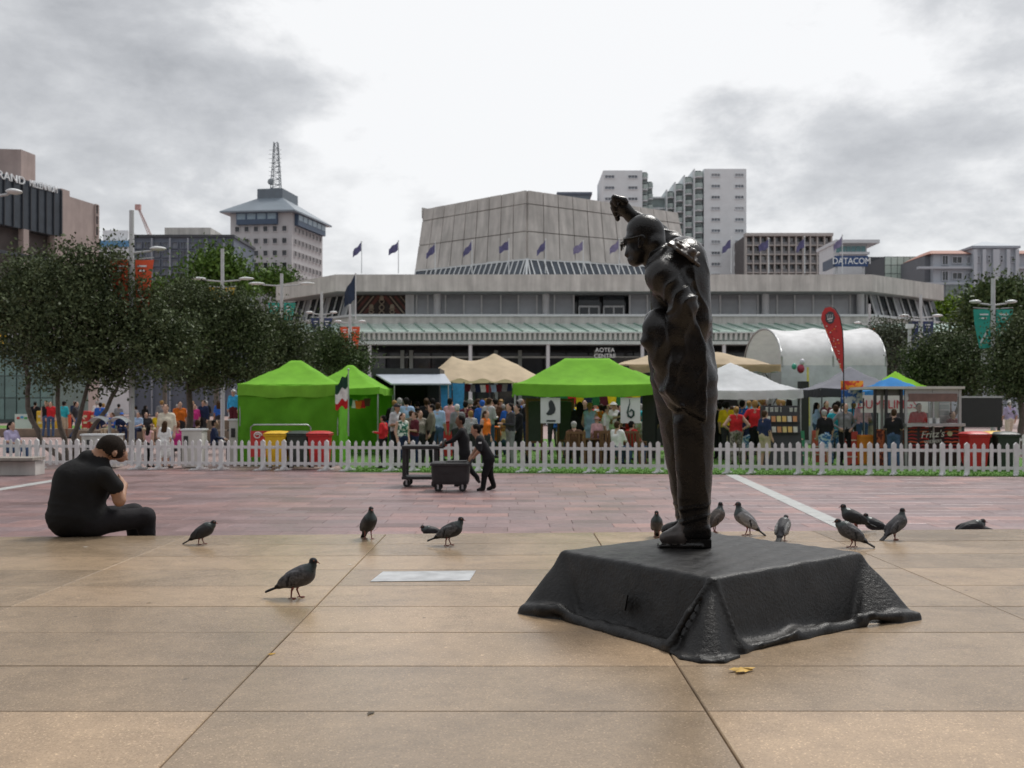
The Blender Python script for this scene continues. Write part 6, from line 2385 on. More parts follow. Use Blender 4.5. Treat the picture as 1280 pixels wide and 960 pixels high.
def bunting(xa, xb, Y, z, n, cols, label, size=.22):
    t = thing('bunting', label, 'bunting', ((xa + xb) / 2, Y, z))
    s_ = MB()
    s_.path([(xa - (xa + xb) / 2 + (xb - xa) * i / 12, 0, -.12 * math.sin(math.pi * i / 12)) for i in range(13)], .006, 5)
    s_.build('string', M_black, t, False)
    for i in range(n):
        u = (i + .5) / n
        x = (xb - xa) * (u - .5)
        zz_ = -.12 * math.sin(math.pi * u)
        k = MB()
        y_ = random.uniform(-.03, .03)
        k.slab([(x - size * .45, 0, zz_), (x + size * .45, 0, zz_), (x + size * .3, y_, zz_ - size), (x - size * .3, y_, zz_ - size)], (0, .004, 0))
        k.build('pennant', cloth(CC[cols[i % len(cols)]]), t, False)


bunting(gx(555, 40.2), gx(660, 40.2), 40.2, 2.62, 16, ['navy', 'white', 'red', 'light blue', 'maroon', 'grey'], 'string of small dark and white flags under the beige tent', .3)
bunting(gx(700, 33.5), gx(820, 33.5), 33.5, 2.15, 12, ['green', 'red', 'yellow', 'navy', 'green', 'maroon', 'yellow'], 'row of large coloured pennants under the wide green gazebo', .36)
bunting(gx(434, 33), gx(462, 33), 33, 1.95, 5, ['green', 'white', 'orange', 'red', 'brown'], 'short string of national flags on the open green gazebo', .26)
mf = flag(435.5, 462, 545, 28.3, .42, .95, mat('flag_tricolour', (.30, .05, .05), .8, .2, 3), 'narrow red white and green flag at the corner of the green gazebo', None, .8, -1, M_steel, .02)
tf_ = [c for c in mf.children if c.name.startswith('flag')][0]
tf_.data.materials.clear()
for m_ in (cloth((.02, .06, .04)), cloth(CC['white']), cloth(CC['red'])):
    tf_.data.materials.append(m_)
tf_.data.polygons.foreach_set('material_index', [min(2, (i % 8) * 3 // 8) for i in range(len(tf_.data.polygons))])

# dark container bar with a raised awning flap
cb = thing('container_bar', 'black container bar with its grey hatch propped open', 'kiosk', (gx(508, 38), 38, 0))
CY = 36.6
xa, xb = gx(466, CY), gx(549, CY)
ztop = gz(468, CY)
bx(cb, 'back_wall', ((xa + xb) / 2, CY + 2.4, ztop / 2), (xb - xa, .1, ztop), M_black)
bx(cb, 'side_wall', (xa + .05, CY + 1.2, ztop / 2), (.1, 2.3, ztop), M_black)
bx(cb, 'side_wall', (xb - .22, CY + 1.2, ztop / 2), (.44, 2.3, ztop), M_black)
bx(cb, 'roof', ((xa + xb) / 2, CY + 1.2, ztop + .08), (xb - xa + .06, 2.5, .28), mat('container_roof', (.035, .036, .04), .5, .2, 4))
bx(cb, 'counter', ((xa + xb) / 2, CY + .3, .55), (xb - xa - .6, .5, 1.1), M_black)
b = MB()
b.slab([(xa + .1, CY, ztop - .03), (xb + .2, CY, ztop - .03), (xb + .55, CY - 1.9, ztop - .42), (xa + .9, CY - 1.9, ztop - .42)], (0, 0, .05))
b.build('hatch', mat('hatch_grey', (.40, .44, .50), .4, .1, 3), cb)
for x in (xa + 1.0, xb + .45):
    b = MB()
    b.tube((x, CY - 1.85, 0), (x, CY - 1.85, ztop - .4), .022, None, 8)
    b.build('strut', M_steel, cb)

# stage roof on trusses
sr = thing('stage_roof', 'beige fabric stage roof standing on aluminium trusses', 'stage', (gx(875, 44), 44, 0))
SRY = 41.5
xa, xb = gx(772, SRY), gx(976, SRY)
b = MB()


def stg(u, v):
    return (xa + (xb - xa) * u, SRY + 5 * v, gz(456, SRY) + (gz(440, 44) - gz(456, SRY)) * math.sin(math.pi * min(1, v * 1.25 + .0)) ** .8 * (1 - abs(2 * u - 1) ** 2.2) + .03 * math.sin(u * 30))


b.grid(stg, 40, 12)
b.build('roof_sheet', F_beige, sr)
b = MB()
b.grid(lambda u, v: (xa + (xb - xa) * u, SRY - .03 + .02 * math.sin(u * 40), gz(455.5, SRY) - .32 * v - .04 * math.sin(u * 50) * v), 60, 3)
b.build('roof_edge', fabric('canvas_beige2', (.50, .37, .24)), sr)


def truss(p0, p1, wd=.3, parent=sr):
    p0, p1 = Vector(p0), Vector(p1)
    d = (p1 - p0)
    n = max(3, int(d.length / wd))
    a = Vector((1, 0, 0)) if abs(d.normalized().z) > .5 else Vector((0, 0, 1))
    c = d.normalized().cross(a).normalized()
    offs = [(i * a + j * c) * wd / 2 for i, j in ((-1, -1), (1, -1), (1, 1), (-1, 1))]
    t = MB()
    for o_ in offs:
        t.tube(p0 + o_, p1 + o_, .022, None, 6)
    for k in range(n):
        q0, q1 = p0 + d * (k / n), p0 + d * ((k + 1) / n)
        for i in range(4):
            t.tube(q0 + offs[i], q1 + offs[(i + 1) % 4], .012, None, 5)
    t.build('truss', M_steel, parent)


zt_ = gz(458, SRY)
for px in (790, 945):
    truss((gx(px, SRY + .2), SRY + .2, 0), (gx(px, SRY + .2), SRY + .2, zt_))
truss((xa + .1, SRY + .12, zt_ - .12), (xb - .1, SRY + .12, zt_ - .12), .22)
truss((gx(958, 45), 45, 0), (gx(958, 45), 45, zt_))
bx(sr, 'stage_deck', ((xa + xb) / 2, 44.5, .5), (xb - xa - .6, 5, 1.0), M_black)
bx(sr, 'back_cloth', ((xa + xb) / 2, 47, 2.2), (xb - xa - .8, .06, 3.4), M_black)
for px, py in ((955, 492), (948, 494), (782, 462)):
    bx(sr, 'spotlight', (gx(px, SRY), SRY - .1, gz(py, SRY)), (.22, .3, .3), M_black)

# white barrel vaulted marquee
mq = thing('marquee', 'large white barrel vaulted marquee open at its left end', 'tent', (14, 47.5, 0))
X0, X1, YC, HW = 11.75, 16.35, 47.5, 3.6
ze, za_ = 3.42, 5.30


def vault(u, v):
    a = math.pi * v
    x = X0 + (X1 - X0) * u
    dip = -.14 * math.sin(math.pi * ((u * 2) % 1)) * math.sin(a)
    return (x, YC - HW * math.cos(a), ze + (za_ - ze) * math.sin(a) ** .85 + dip)


b = MB()
b.grid(vault, 24, 28)
b.build('roof', F_marq, mq)
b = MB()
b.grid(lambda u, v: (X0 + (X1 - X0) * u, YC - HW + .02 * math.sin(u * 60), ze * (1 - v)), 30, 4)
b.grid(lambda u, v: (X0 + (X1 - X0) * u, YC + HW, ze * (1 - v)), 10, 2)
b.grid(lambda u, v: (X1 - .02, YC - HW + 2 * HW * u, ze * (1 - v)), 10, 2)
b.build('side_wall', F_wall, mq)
b = MB()
b.add([(X1 - .01, YC, 2)] + [vault(1, v / 24) for v in range(25)], [(0, i + 1, i + 2) for i in range(24)])
b.build('end_wall', F_marq, mq)
b = MB()
b.grid(lambda u, v: (X0 + 2.6, YC - HW + .1 + (2 * HW - .2) * u, (ze + (za_ - ze) * math.sin(math.pi * u) ** .85) * (1 - v) - .03), 16, 4)
b.build('liner', fabric('liner_cream', (.62, .56, .45), .7, .2), mq)
for k in range(3):
    u = k / 2
    a = MB()
    a.path([tuple(Vector(vault(u, v / 20)) + Vector((0.03 if u == 0 else -.03, 0, -.05))) for v in range(21)], .05, 6)
    a.build('arch', M_steel, mq)
for k in range(4):
    y_ = YC - HW + .25 + k * 1.75
    a = MB()
    a.tube((X0 + .1, y_, .1 if k % 2 else ze), (X0 + 2.4, y_ + 1.2, ze if k % 2 else .1), .028, None, 6)
    a.build('brace', M_darkfr, mq)
bx(mq, 'speaker_stack', (gx(1004, 43), 43, 1.45), (.34, .5, 2.5), M_black)
bn = MB()
bn.slab([(gx(1009, 42.8), 42.8, .8), (gx(1013, 42.8), 42.8, .8), (gx(1011, 42.8), 42.8, 3.3), (gx(1008.5, 42.8), 42.8, 3.3)], (0, .02, 0))
bn.build('yellow_streamer', cloth((.75, .68, .22)), mq)
tagb = thing('balloon_cluster', 'pink and green balloons hanging at the marquee mouth', 'balloons', (gx(1001, 42.5), 42.5, 3.3))
for c, dx, dz, r_ in (((.35, .03, .07), .0, -.08, .16), ((.05, .35, .25), -.28, .02, .11), ((.6, .6, .65), .06, .2, .12)):
    b = MB()
    b.ball((dx, 0, dz), (r_, r_, r_ * 1.2))
    b.build('balloon', paint(c, .3), tagb, False)

# red feather banner
fb = thing('feather_banner', 'tall red teardrop feather banner with a pale emblem', 'banner', (gx(1055, 27.3), 27.3, 0))
FY = 27.3
pole = [(1055, 560), (1054.8, 500), (1054.5, 440), (1053.5, 415), (1050, 396), (1044, 386), (1038, 382.5), (1031, 384), (1027, 391), (1026, 399)]
left = [(1026, 399), (1031, 410), (1038, 428), (1046, 448), (1052, 466)]
b = MB()
loc = lambda p: at(p[0], p[1], FY) - Vector((gx(1055, FY), FY, 0))
b.path([loc(p) for p in pole[:8]], [.02, .018, .015, .013, .011, .01, .008, .006], 6)
b.build('pole', M_black, fb, False)
outl = [loc(p) for p in [(1053.8, 466), (1054, 440), (1053, 415), (1049.6, 396.5), (1043.6, 387), (1038, 383.5), (1031.5, 385), (1027.5, 391.5), (1026.5, 399)] + left[1:-1]]
b = MB()
b.slab(outl, (0, .012, 0))
m_red = mat('banner_red', (.50, .035, .035), .6, .12, 6)
b.build('sail', m_red, fb, False)
for q in range(46):
    t_ = random.random()
    xl = 1029 + 22 * t_ + random.uniform(0, 18 * (1 - t_))
    p = loc((xl, 406 + 56 * t_))
    k = MB()
    s_ = random.uniform(.012, .03)
    k.box((p.x, -.008, p.z), (s_ * 1.3, .006, s_))
    k.build('dot', paint([(.75, .25, .03), (.7, .65, .6), (.25, .01, .02)][q % 3], .6), fb, False)
k = MB()
c0 = loc((1037.5, 397))
k.slab([Vector((c0.x + .13 * math.cos(a) * (1 + .12 * math.cos(7 * a)), -.010, c0.z + .17 * math.sin(a))) for a in np.linspace(0, 2 * math.pi, 29)[:-1]], (0, -.006, 0))
k.build('emblem_disc', paint((.06, .06, .07), .6), fb, False)
k = MB()
for i in range(4):
    k.bar((c0.x - .09 + i * .05, -.02, c0.z + .09), (c0.x - .07 + i * .045, -.02, c0.z - .03), .01, .025)
k.bar((c0.x - .08, -.02, c0.z - .05), (c0.x + .07, -.02, c0.z - .02), .01, .04)
k.bar((c0.x - .05, -.02, c0.z - .10), (c0.x + .05, -.02, c0.z - .09), .01, .025)
k.build('emblem_mark', paint((.62, .62, .63), .6), fb, False)

# food kiosk with a glazed cabin
KY = 27.6
ki = thing('food_kiosk', 'food kiosk with glazed cabin and red printed front panel', 'kiosk', (gx(1165, KY), KY + .8, 0))
xa, xm, xb = gx(1093, KY), gx(1131, KY), gx(1201, KY)
zr, zc = gz(486, KY), gz(531, KY)
M_alu = mat('kiosk_alu', (.38, .38, .39), .4, .1, 6, .05, 40, .4)
bx(ki, 'roof', ((xa + xb) / 2, KY + .9, zr + .03), (xb - xa + .1, 2.1, .07), mat('kiosk_roof', (.55, .53, .50), .5, .1, 4))
bx(ki, 'header', ((xm + xb) / 2, KY + .03, zr - .12), (xb - xm, .06, .22), M_alu)
bx(ki, 'header_print', ((xm + xb) / 2, KY - .012, gz(497, KY)), (xb - xm - .2, .02, .22), mat('header_brown', (.20, .12, .11), .6, .2, 6))
bx(ki, 'awning', ((xa + xm) / 2, KY + .1, zr - .1), (xm - xa - .04, .05, .17), mat('awning_grey', (.12, .11, .105), .6, .15, 5))
for px in (1094, 1108, 1127, 1132.5, 1167, 1200):
    bx(ki, 'post', (gx(px, KY), KY + .02, zr / 2), (.07 if px != 1167 else .045, .07, zr - .02), M_alu if px > 1130 else M_black)
for px in (1132.5, 1200):
    bx(ki, 'post', (gx(px, KY), KY + 1.8, zr / 2), (.07, .07, zr - .02), M_alu)
bx(ki, 'counter', ((xm + xb) / 2, KY + .02, zc), (xb - xm + .06, .5, .08), M_alu)
M_pan = patterned('sausage_print', (.03, .008, .01), (.36, .03, .03), 9)
fp = bx(ki, 'front_panel', ((xm + xb) / 2, KY + .05, zc / 2 - .02), (xb - xm, .08, zc - .08), mat('panel_black', (.03, .015, .018), .5, .2, 6))
bx(ki, 'side_panel', ((gx(1093, KY) + gx(1131, KY)) / 2, KY + .06, zc / 2 - .05), (gx(1130, KY) - gx(1094, KY), .06, zc - .14), patterned('brick_print', (.10, .02, .015), (.40, .10, .04), 12))
random.seed(9)
for cx_ in (1141, 1155.5, 1186, 1195):
    for j in range(7):
        k = MB()
        xx, z_ = gx(cx_, KY), zc - .10 - j * .095
        wd = .12
        k.path([(xx - wd, KY, z_ + .012 * math.sin(cx_ + j)), (xx - wd * .3, KY, z_ + .016), (xx + wd * .3, KY, z_ + .006), (xx + wd, KY, z_ + .014 * math.cos(j))], [.016, .026, .026, .016], 6)
        k.build('printed_sausage', paint([(.42, .03, .03), (.55, .09, .03), (.36, .02, .03)][j % 3], .5), ki)
M_chalk = mat('chalk_white', (.72, .70, .66), .6, .05, 5)
text("Fritz's", .27, M_chalk, ki, Vector((gx(1165, KY), KY - .02, gz(543, KY))) - ki.location, (R(90), R(-4), 0), 'lettering', .004, shear=.3)
text('WIENERS', .12, M_chalk, ki, Vector((gx(1166, KY), KY - .02, gz(552, KY))) - ki.location, (R(90), R(-4), 0), 'lettering', .004)
k = MB()
k.tube((gx(1187, KY), KY - .03, gz(542, KY)), (gx(1187, KY), KY + .02, gz(542, KY)), .07, None, 18)
k.build('badge', paint((.55, .50, .30), .6), ki)
glassm = bpy.data.materials.new('cabin_glass')
glassm.use_nodes = True
gt = glassm.node_tree
g1, g2, gm = nd(gt, 'ShaderNodeBsdfTransparent'), nd(gt, 'ShaderNodeBsdfGlossy'), nd(gt, 'ShaderNodeMixShader')
g1.inputs[0].default_value = (.92, .94, .94, 1)
g2.inputs['Roughness'].default_value = .05
gm.inputs[0].default_value = .05
lk(gt, g1.outputs[0], gm.inputs[1])
lk(gt, g2.outputs[0], gm.inputs[2])
lk(gt, gm.outputs[0], [n for n in gt.nodes if n.type == 'OUTPUT_MATERIAL'][0].inputs[0])
for a, b_ in ((1134, 1166), (1168.5, 1199)):
    bx(ki, 'window_pane', ((gx(a, KY) + gx(b_, KY)) / 2, KY + .02, (zc + gz(493, KY)) / 2), (gx(b_, KY) - gx(a, KY) - .02, .012, gz(493, KY) - zc - .06), glassm)
bx(ki, 'back_counter', ((xm + xb) / 2, KY + 1.7, .45), (xb - xm - .1, .3, .9), mat('kiosk_back', (.11, .10, .10), .7, .2, 3))
fr_ = thing('drinks_fridge', 'pale glass fronted drinks fridge inside the food kiosk', 'fridge', (gx(1180, KY + 1.2), KY + 1.4, .8))
fr_z = gz(515, KY + 1.2)
bx(fr_, 'cabinet', (gx(1180, KY + 1.2), KY + 1.4, fr_z), (.34, .4, .75), mat('fridge_white', (.6, .62, .62), .4, .05, 3))
for j in range(4):
    bx(fr_, 'shelf', (gx(1180, KY + 1.2), KY + 1.17, fr_z - .28 + j * .17), (.28, .03, .03), M_steel)
bx(fr_, 'door_glass', (gx(1180, KY + 1.2), KY + 1.185, fr_z), (.29, .015, .66), mat('fridge_glass', (.25, .29, .29), .1, .2, 5))
for px, nm in ((1163, 'napkin_box'), (1172, 'sauce_tub')):
    k = MB()
    k.box((0, 0, .07), (.09, .1, .14)).box((0, 0, .145), (.1, .11, .012))
    o = k.build(nm, mat('fridge_white', (.6, .62, .62), .4, .05, 3))
    o.location = (gx(px, KY - .1), KY - .08, zc + .04)
    tag(o, 'small white %s on the kiosk counter' % nm.replace('_', ' '), 'box' if nm == 'napkin_box' else 'tub')
db = thing('banner', 'white banner with red lettering reading DUMPLINGS behind the kiosk', 'banner', (gx(1120, 31.5), 31.5, 0))
bx(db, 'cloth', (gx(1118, 31.5), 31.5, gz(505, 31.5)), (gx(1163, 31.5) - gx(1079, 31.5), .02, .55), mat('banner_white', (.66, .62, .60), .7, .08, 4))
text('DUMPLINGS', .38, paint((.45, .03, .05), .6), db, Vector((gx(1109, 31.5), 31.47, gz(506, 31.5))) - db.location, sx=.92)
for px in (1080, 1162):
    bx(db, 'pole', (gx(px, 31.5), 31.52, 1.05), (.04, .04, 2.1), M_steel)
sb = thing('menu_banner', 'small red and blue printed banner hung below the feather banner', 'banner', (gx(1065, 29.5), 29.5, 0))
for c, y0, y1, m_ in ((0, 476, 487, patterned('menu_red', (.55, .04, .03), (.75, .32, .03), 7)), (1, 487.4, 504, patterned('menu_blue', (.04, .14, .45), (.7, .72, .75), 5))):
    bx(sb, 'print_panel', (gx(1065, 29.5), 29.5 + .003 * c, (gz(y0, 29.5) + gz(y1, 29.5)) / 2), (gx(1079, 29.5) - gx(1051, 29.5) - .04 * c, .015, gz(y0, 29.5) - gz(y1, 29.5)), m_)
for px in (1051, 1079):
    bx(sb, 'pole', (gx(px, 29.55), 29.53, .95), (.03, .03, 1.9), M_darkfr)
bbd = thing('screen_trailer', 'black folding screen panel beside the food kiosk', 'screen', (gx(1226, 30), 30, 0))
bx(bbd, 'panel', (gx(1226, 30), 30, (gz(497, 30) + gz(534, 30)) / 2), (gx(1252, 30) - gx(1201, 30), .1, gz(497, 30) - gz(534, 30)), M_black)
bx(bbd, 'top_rail', (gx(1226, 30), 29.99, gz(496.3, 30)), (gx(1252.5, 30) - gx(1201, 30), .14, .05), M_steel)
for px in (1204, 1249):
    bx(bbd, 'leg', (gx(px, 30), 30.02, .55), (.06, .08, 1.1), M_darkfr)

# printed boards, display rack, menu boards
rk = thing('display_rack', 'black display rack with rows of small yellow booklets', 'rack', (gx(978, 27.2), 27.4, 0))
b = MB()
z0, z1 = 0, gz(507, 27.2)
wd = 26 * 27.2 / F
b.slab([(-wd, -.28, z0), (wd, -.28, z0), (wd * .86, -.02, z1), (-wd * .86, -.02, z1)], (0, .3, 0))
b.build('frame', mat('rack_black', (.03, .03, .034), .5, .15, 5), rk, False)
for j, zf in enumerate((.56, .73)):
    for i in range(6):
        k = MB()
        u = (i - 2.5) / 3.1
        zz_ = z1 * zf
        yy = -.28 + .26 * zf - .05
        k.slab([(u * wd * .8 - .055, yy, zz_), (u * wd * .8 + .055, yy, zz_), (u * wd * .8 + .055, yy + .03, zz_ + .17), (u * wd * .8 - .055, yy + .03, zz_ + .17)], (0, .012, 0))
        k.build('booklet', paint([(.65, .42, .12), (.6, .58, .5), (.55, .25, .1), (.62, .5, .2)][(i + j) % 4], .5), rk, False)
    k = MB()
    k.box((0, -.28 + .26 * zf - .06, z1 * zf), (wd * 1.75, .05, .03))
    k.build('shelf', M_black, rk, False)
for i, (u, ww, hh_) in enumerate(((-.38, .07, .15), (-.25, .09, .14), (-.12, .09, .14), (0, .03, .15), (.28, .09, .12), (.4, .07, .12))):
    k = MB()
    k.box((u, -.045, z1 * .93), (ww, .02, hh_), 0, 0, R(10))
    k.build('faded_print', mat('rack_text', (.42, .42, .41), .6, .3, 14), rk, False)
for px, Y, m_, lb in ((997, 29, mat('board_green', (.04, .25, .12), .6, .1, 5), 'green folding board behind the display rack'), (1063.5, 28.2, mat('board_red', (.48, .06, .04), .6, .15, 5), 'red menu board on the turf left of the kiosk'), (995 + 29, 29.5, mat('board_red2', (.45, .09, .05), .6, .2, 5), 'reddish slatted crate stack behind the man in a black vest')):
    t = thing('menu_board', lb, 'board', (gx(px, Y), Y, 0))
    b = MB()
    b.slab([(-.2, -.12, .02), (.2, -.12, .02), (.2, .02, .95), (-.2, .02, .95)], (0, .03, 0))
    b.build('front_board', m_, t, False)
    for i in range(3):
        b = MB()
        b.box((0, -.10 + .035 * i, .25 + .23 * i), (.3, .02, .035))
        b.build('print_line', paint((.7, .6, .5), .6), t, False)
    b = MB()
    b.bar((-.18, .04, .93), (-.18, .3, .02), .03).bar((.18, .04, .93), (.18, .3, .02), .03)
    b.build('back_leg', M_wood, t, False)
for px, z0, z1, lb in ((1083, .05, .45, 'lower orange plastic crate left of the kiosk'), (1083, .46, .86, 'upper orange plastic crate left of the kiosk')):
    t = thing('crate', lb, 'crate', (gx(px, 28), 28, z0), R(random.uniform(-6, 6)))
    b = MB()
    h_ = z1 - z0
    b.box((0, 0, .02), (.42, .34, .03)).box((0, -.16, h_ / 2), (.42, .02, h_)).box((0, .16, h_ / 2), (.42, .02, h_)).box((-.2, 0, h_ / 2), (.02, .30, h_)).box((.2, 0, h_ / 2), (.02, .30, h_)).box((0, -.175, h_ * .9), (.44, .02, .05))
    b.build('shell', paint((.65, .22, .02), .5), t, False)

# hung posters with dark pendant shapes
for px, kind, lb in ((688, 0, 'white poster with a curved black bean shaped pendant'), (788, 1, 'white poster with a dark green looped hook pendant')):
    PY = 28.9
    t = thing('poster', lb, 'poster', (gx(px, PY), PY, gz(513, PY)))
    hw_, hh = 12.3 * PY / F, 16 * PY / F
    bx(t, 'sheet', (gx(px, PY), PY, gz(513, PY)), (hw_ * 2, .012, hh * 2), mat('poster_white', (.70, .72, .72), .6, .04, 5))
    k = MB()
    dkm = paint((.03, .04, .045), .5) if kind == 0 else paint((.02, .06, .05), .5)
    if kind == 0:
        pts = [(.02, .24), (.07, .20), (.12, .10), (.15, -.02), (.12, -.13), (.03, -.19), (-.08, -.20), (-.12, -.15), (-.07, -.09), (-.03, -.02), (-.05, .08), (-.05, .18)]
        k.slab([(x, -.010, z + .06) for x, z in pts], (0, -.01, 0))
        k.build('pendant', dkm, t, False)
        k = MB()
        k.box((.02, -.012, -hh * .82), (.26, .008, .05))
        k.build('caption', dkm, t, False)
    else:
        k.path([(-.03, -.015, hh * .9), (-.02, -.015, .2), (-.055, -.015, .08), (-.085, -.015, -.06), (-.06, -.015, -.16), (.02, -.015, -.20), (.09, -.015, -.14), (.09, -.015, -.03), (.03, -.015, .02), (-.03, -.015, -.04)], [.006, .014, .02, .03, .034, .036, .034, .032, .028, .02], 7)
        k.build('pendant', dkm, t, False)
    k = MB()
    for s_ in (-1, 1):
        k.tube((s_ * hw_ * .9, 0, hh), (s_ * hw_ * .9, 0, gz(490, PY) - gz(513, PY) + .12), .005, None, 5)
    k.build('string', M_black, t, False)
# dark boards in timber frames
M_tim = mat('brown_timber', (.16, .075, .035), .6, .25, 10, .2, 40)
for px, Y, lb in ((668, 30.2, 'dark board in a brown timber frame left of the bean pendant poster'), (707, 31.2, 'dark board in a brown timber frame right of the bean pendant poster')):
    t = thing('display_board', lb, 'board', (gx(px, Y), Y, 0), R(14 if px < 700 else -10))
    b = MB()
    b.box((0, 0, 1.2), (.40, .03, 1.2))
    b.build('panel', mat('board_dark', (.035, .05, .035), .5, .3, 3), t, False)
    for c, d in (((-.23, 0, .95), (.07, .06, 1.9)), ((.23, 0, .95), (.07, .06, 1.9)), ((0, 0, 1.85), (.39, .05, .08)), ((0, 0, .58), (.39, .05, .07))):
        b = MB()
        b.box(c, d)
        b.build('frame_bar', M_tim, t, False, .005)
bx(thing('screen', 'black cloth screen at the right end of the wide green gazebo', 'screen', (gx(808, 31), 31, 0)), 'cloth', (gx(811, 31), 31, 1.1), (.4, .04, 2.1), M_black)


def chair(px, Y, rz, label):
    t = thing('chair', label, 'chair', (gx(px, Y), Y, 0), rz, 'wooden garden chairs')
    for i in range(5):
        b = MB()
        b.box((0, -.2 + i * .1, .44), (.50, .085, .025))
        b.build('seat_slat', M_tim, t, False)
    for sx in (-1, 1):
        b = MB()
        b.box((sx * .25, -.22, .32), (.05, .05, .64))
        b.build('leg', M_tim, t, False)
        b = MB()
        b.bar((sx * .25, .20, 0), (sx * .25, .30, .95), .05)
        b.build('leg', M_tim, t, False)
        b = MB()
        b.box((sx * .25, 0, .65), (.06, .52, .03))
        b.build('armrest', M_tim, t, False)
    for i in range(5):
        b = MB()
        b.bar((-.19 + i * .095, .255, .52), (-.19 + i * .095, .29, .90), .05, .02)
        b.build('back_slat', M_tim, t, False)
    b = MB()
    b.bar((-.27, .295, .93), (.27, .295, .93), .03, .07).bar((-.24, .25, .50), (.24, .25, .50), .03, .05)
    b.build('back_rail', M_tim, t, False)


def table(px, Y, label, r=.45, h=.74, m=M_tim):
    t = thing('table', label, 'table', (gx(px, Y), Y, 0), 0, 'cafe tables')
    b = MB()
    b.tube((0, 0, h - .03), (0, 0, h), r, None, 24)
    b.build('top', m, t, False)
    b = MB()
    b.tube((0, 0, .03), (0, 0, h - .03), .04, None, 10)
    b.build('column', m, t, False)
    b = MB()
    b.tube((0, 0, 0), (0, 0, .03), .26, .22, 18)
    b.build('base', m, t, False)


chair(719, 28.2, R(180), 'wooden garden chair with its slatted back turned, at the round table')
chair(748, 29.0, R(200), 'wooden garden chair beside the bag carrying woman')
chair(764, 28.4, R(165), 'wooden garden chair of the man in a white T-shirt')
chair(793, 28.6, R(150), 'wooden garden chair of the reclining person in red')
chair(616, 33.0, R(175), 'wooden garden chair under the edge of the beige tent')
chair(629, 33.4, R(190), 'wooden garden chair beside the one at the beige tent edge')
table(734, 28.7, 'round wooden table with a bottle on it', .42)
table(765, 31.5, 'round wooden table deeper under the green gazebo', .45)
bt = MB()
bt.path([(0, 0, 0), (0, 0, .14), (0, 0, .17), (0, 0, .24)], [.032, .032, .014, .013], 10)
o = bt.build('bottle', paint((.55, .42, .08), .25))
o.location = (gx(730.5, 28.7), 28.7, .742)
tag(o, 'yellow sauce bottle on the round wooden table', 'bottle')
# red print barrier and rail before the green tent
br = thing('barrier', 'red printed crowd barrier in front of the closed green gazebo', 'barrier', (gx(352, 27.6), 27.8, 0))
xa, xb = gx(312, 27.7), gx(387, 27.7)
bx(br, 'print_panel', ((xa + xb) / 2, 27.8, .62), (xb - xa, .02, .72), mat('barrier_red', (.50, .035, .03), .55, .1, 5))
b = MB()
b.path([(xa, 27.83, .02), (xa, 27.83, 1.08), (xa + .08, 27.83, 1.15), (xb - .08, 27.83, 1.15), (xb, 27.83, 1.08), (xb, 27.83, .02)], .02, 8)
b.build('rail', M_steel, br)
b = MB()
b.path([(gx(321, 27.7) + .12 * math.cos(a) * (1 - a / 14), 27.78, .85 + .10 * math.sin(a) * (1 - a / 14)) for a in np.linspace(0, 9, 30)], .018, 6)
b.build('printed_swirl', paint((.75, .72, .7), .6), br)
# red drinks coolers
for px, Y, lb in ((557, 33.2, 'red drinks cooler standing under the beige tent edge'),):
    t = thing('drinks_cooler', lb, 'cooler', (gx(px, Y), Y, 0))
    b = MB()
    b.box((0, 0, .55), (.42, .42, 1.1))
    b.build('cabinet', paint((.5, .03, .03), .4), t, False, .02)
    b = MB()
    b.box((0, 0, 1.13), (.45, .45, .05))
    b.build('lid', paint((.4, .02, .02), .4), t, False, .01)
for px, c, lb in ((575, (.06, .30, .60), 'tall blue printed flag banner at the container bar'), (590, (.07, .33, .62), 'second blue printed flag banner next to the container bar')):
    t = thing('feather_banner', lb, 'banner', (gx(px - 17, 35), 35, 0))
    b = MB()
    b.grid(lambda u, v: ((u - .5) * .42 * (1 - .3 * v), .03 * math.sin(5 * v), 2.45 - v * 1.9), 6, 10)
    b.build('sail', cloth(c), t, False)
    b = MB()
    b.tube((-.24, 0, 0), (-.22, 0, 2.5), .012, None, 6)
    b.build('pole', M_darkfr, t, False)

# ---------------------------------------------------------------- left side: low walls, steps, blocks
M_brownc = mat('brown_wall', (.20, .155, .115), .85, .2, 2, .3, 20)
for i, (px0, px1, Y, z0, z1, lb) in enumerate(((-40, 140, 54, 0, .42, 'low brown planter wall across the far lawn at the left'), (100, 330, 46, 0, .55, 'long low brown seating wall behind the left tree'), (150, 335, 49, .55, .95, 'upper brown step of the seating wall under the trees'))):
    t = thing('low_wall', lb, 'wall', (gx((px0 + px1) / 2, Y), Y, 0))
    n = 8
    for k in range(n):
        x0, x1 = gx(px0 + (px1 - px0) * k / n, Y), gx(px0 + (px1 - px0) * (k + 1) / n, Y)
        bx(t, 'coping_block', ((x0 + x1) / 2, Y, (z0 + z1) / 2 if z0 == 0 else z1 / 2), (x1 - x0 - .015, 1.0, z1 if z0 else z1 - z0), M_brownc)
tl = MB()
tl.poly([(gx(-80, 56), 54.6, .06), (gx(150, 56), 54.6, .06), (gx(150, 80), 80, .06), (gx(-80, 80), 80, .06)])
struct(tl.build('far_lawn', M_turf))
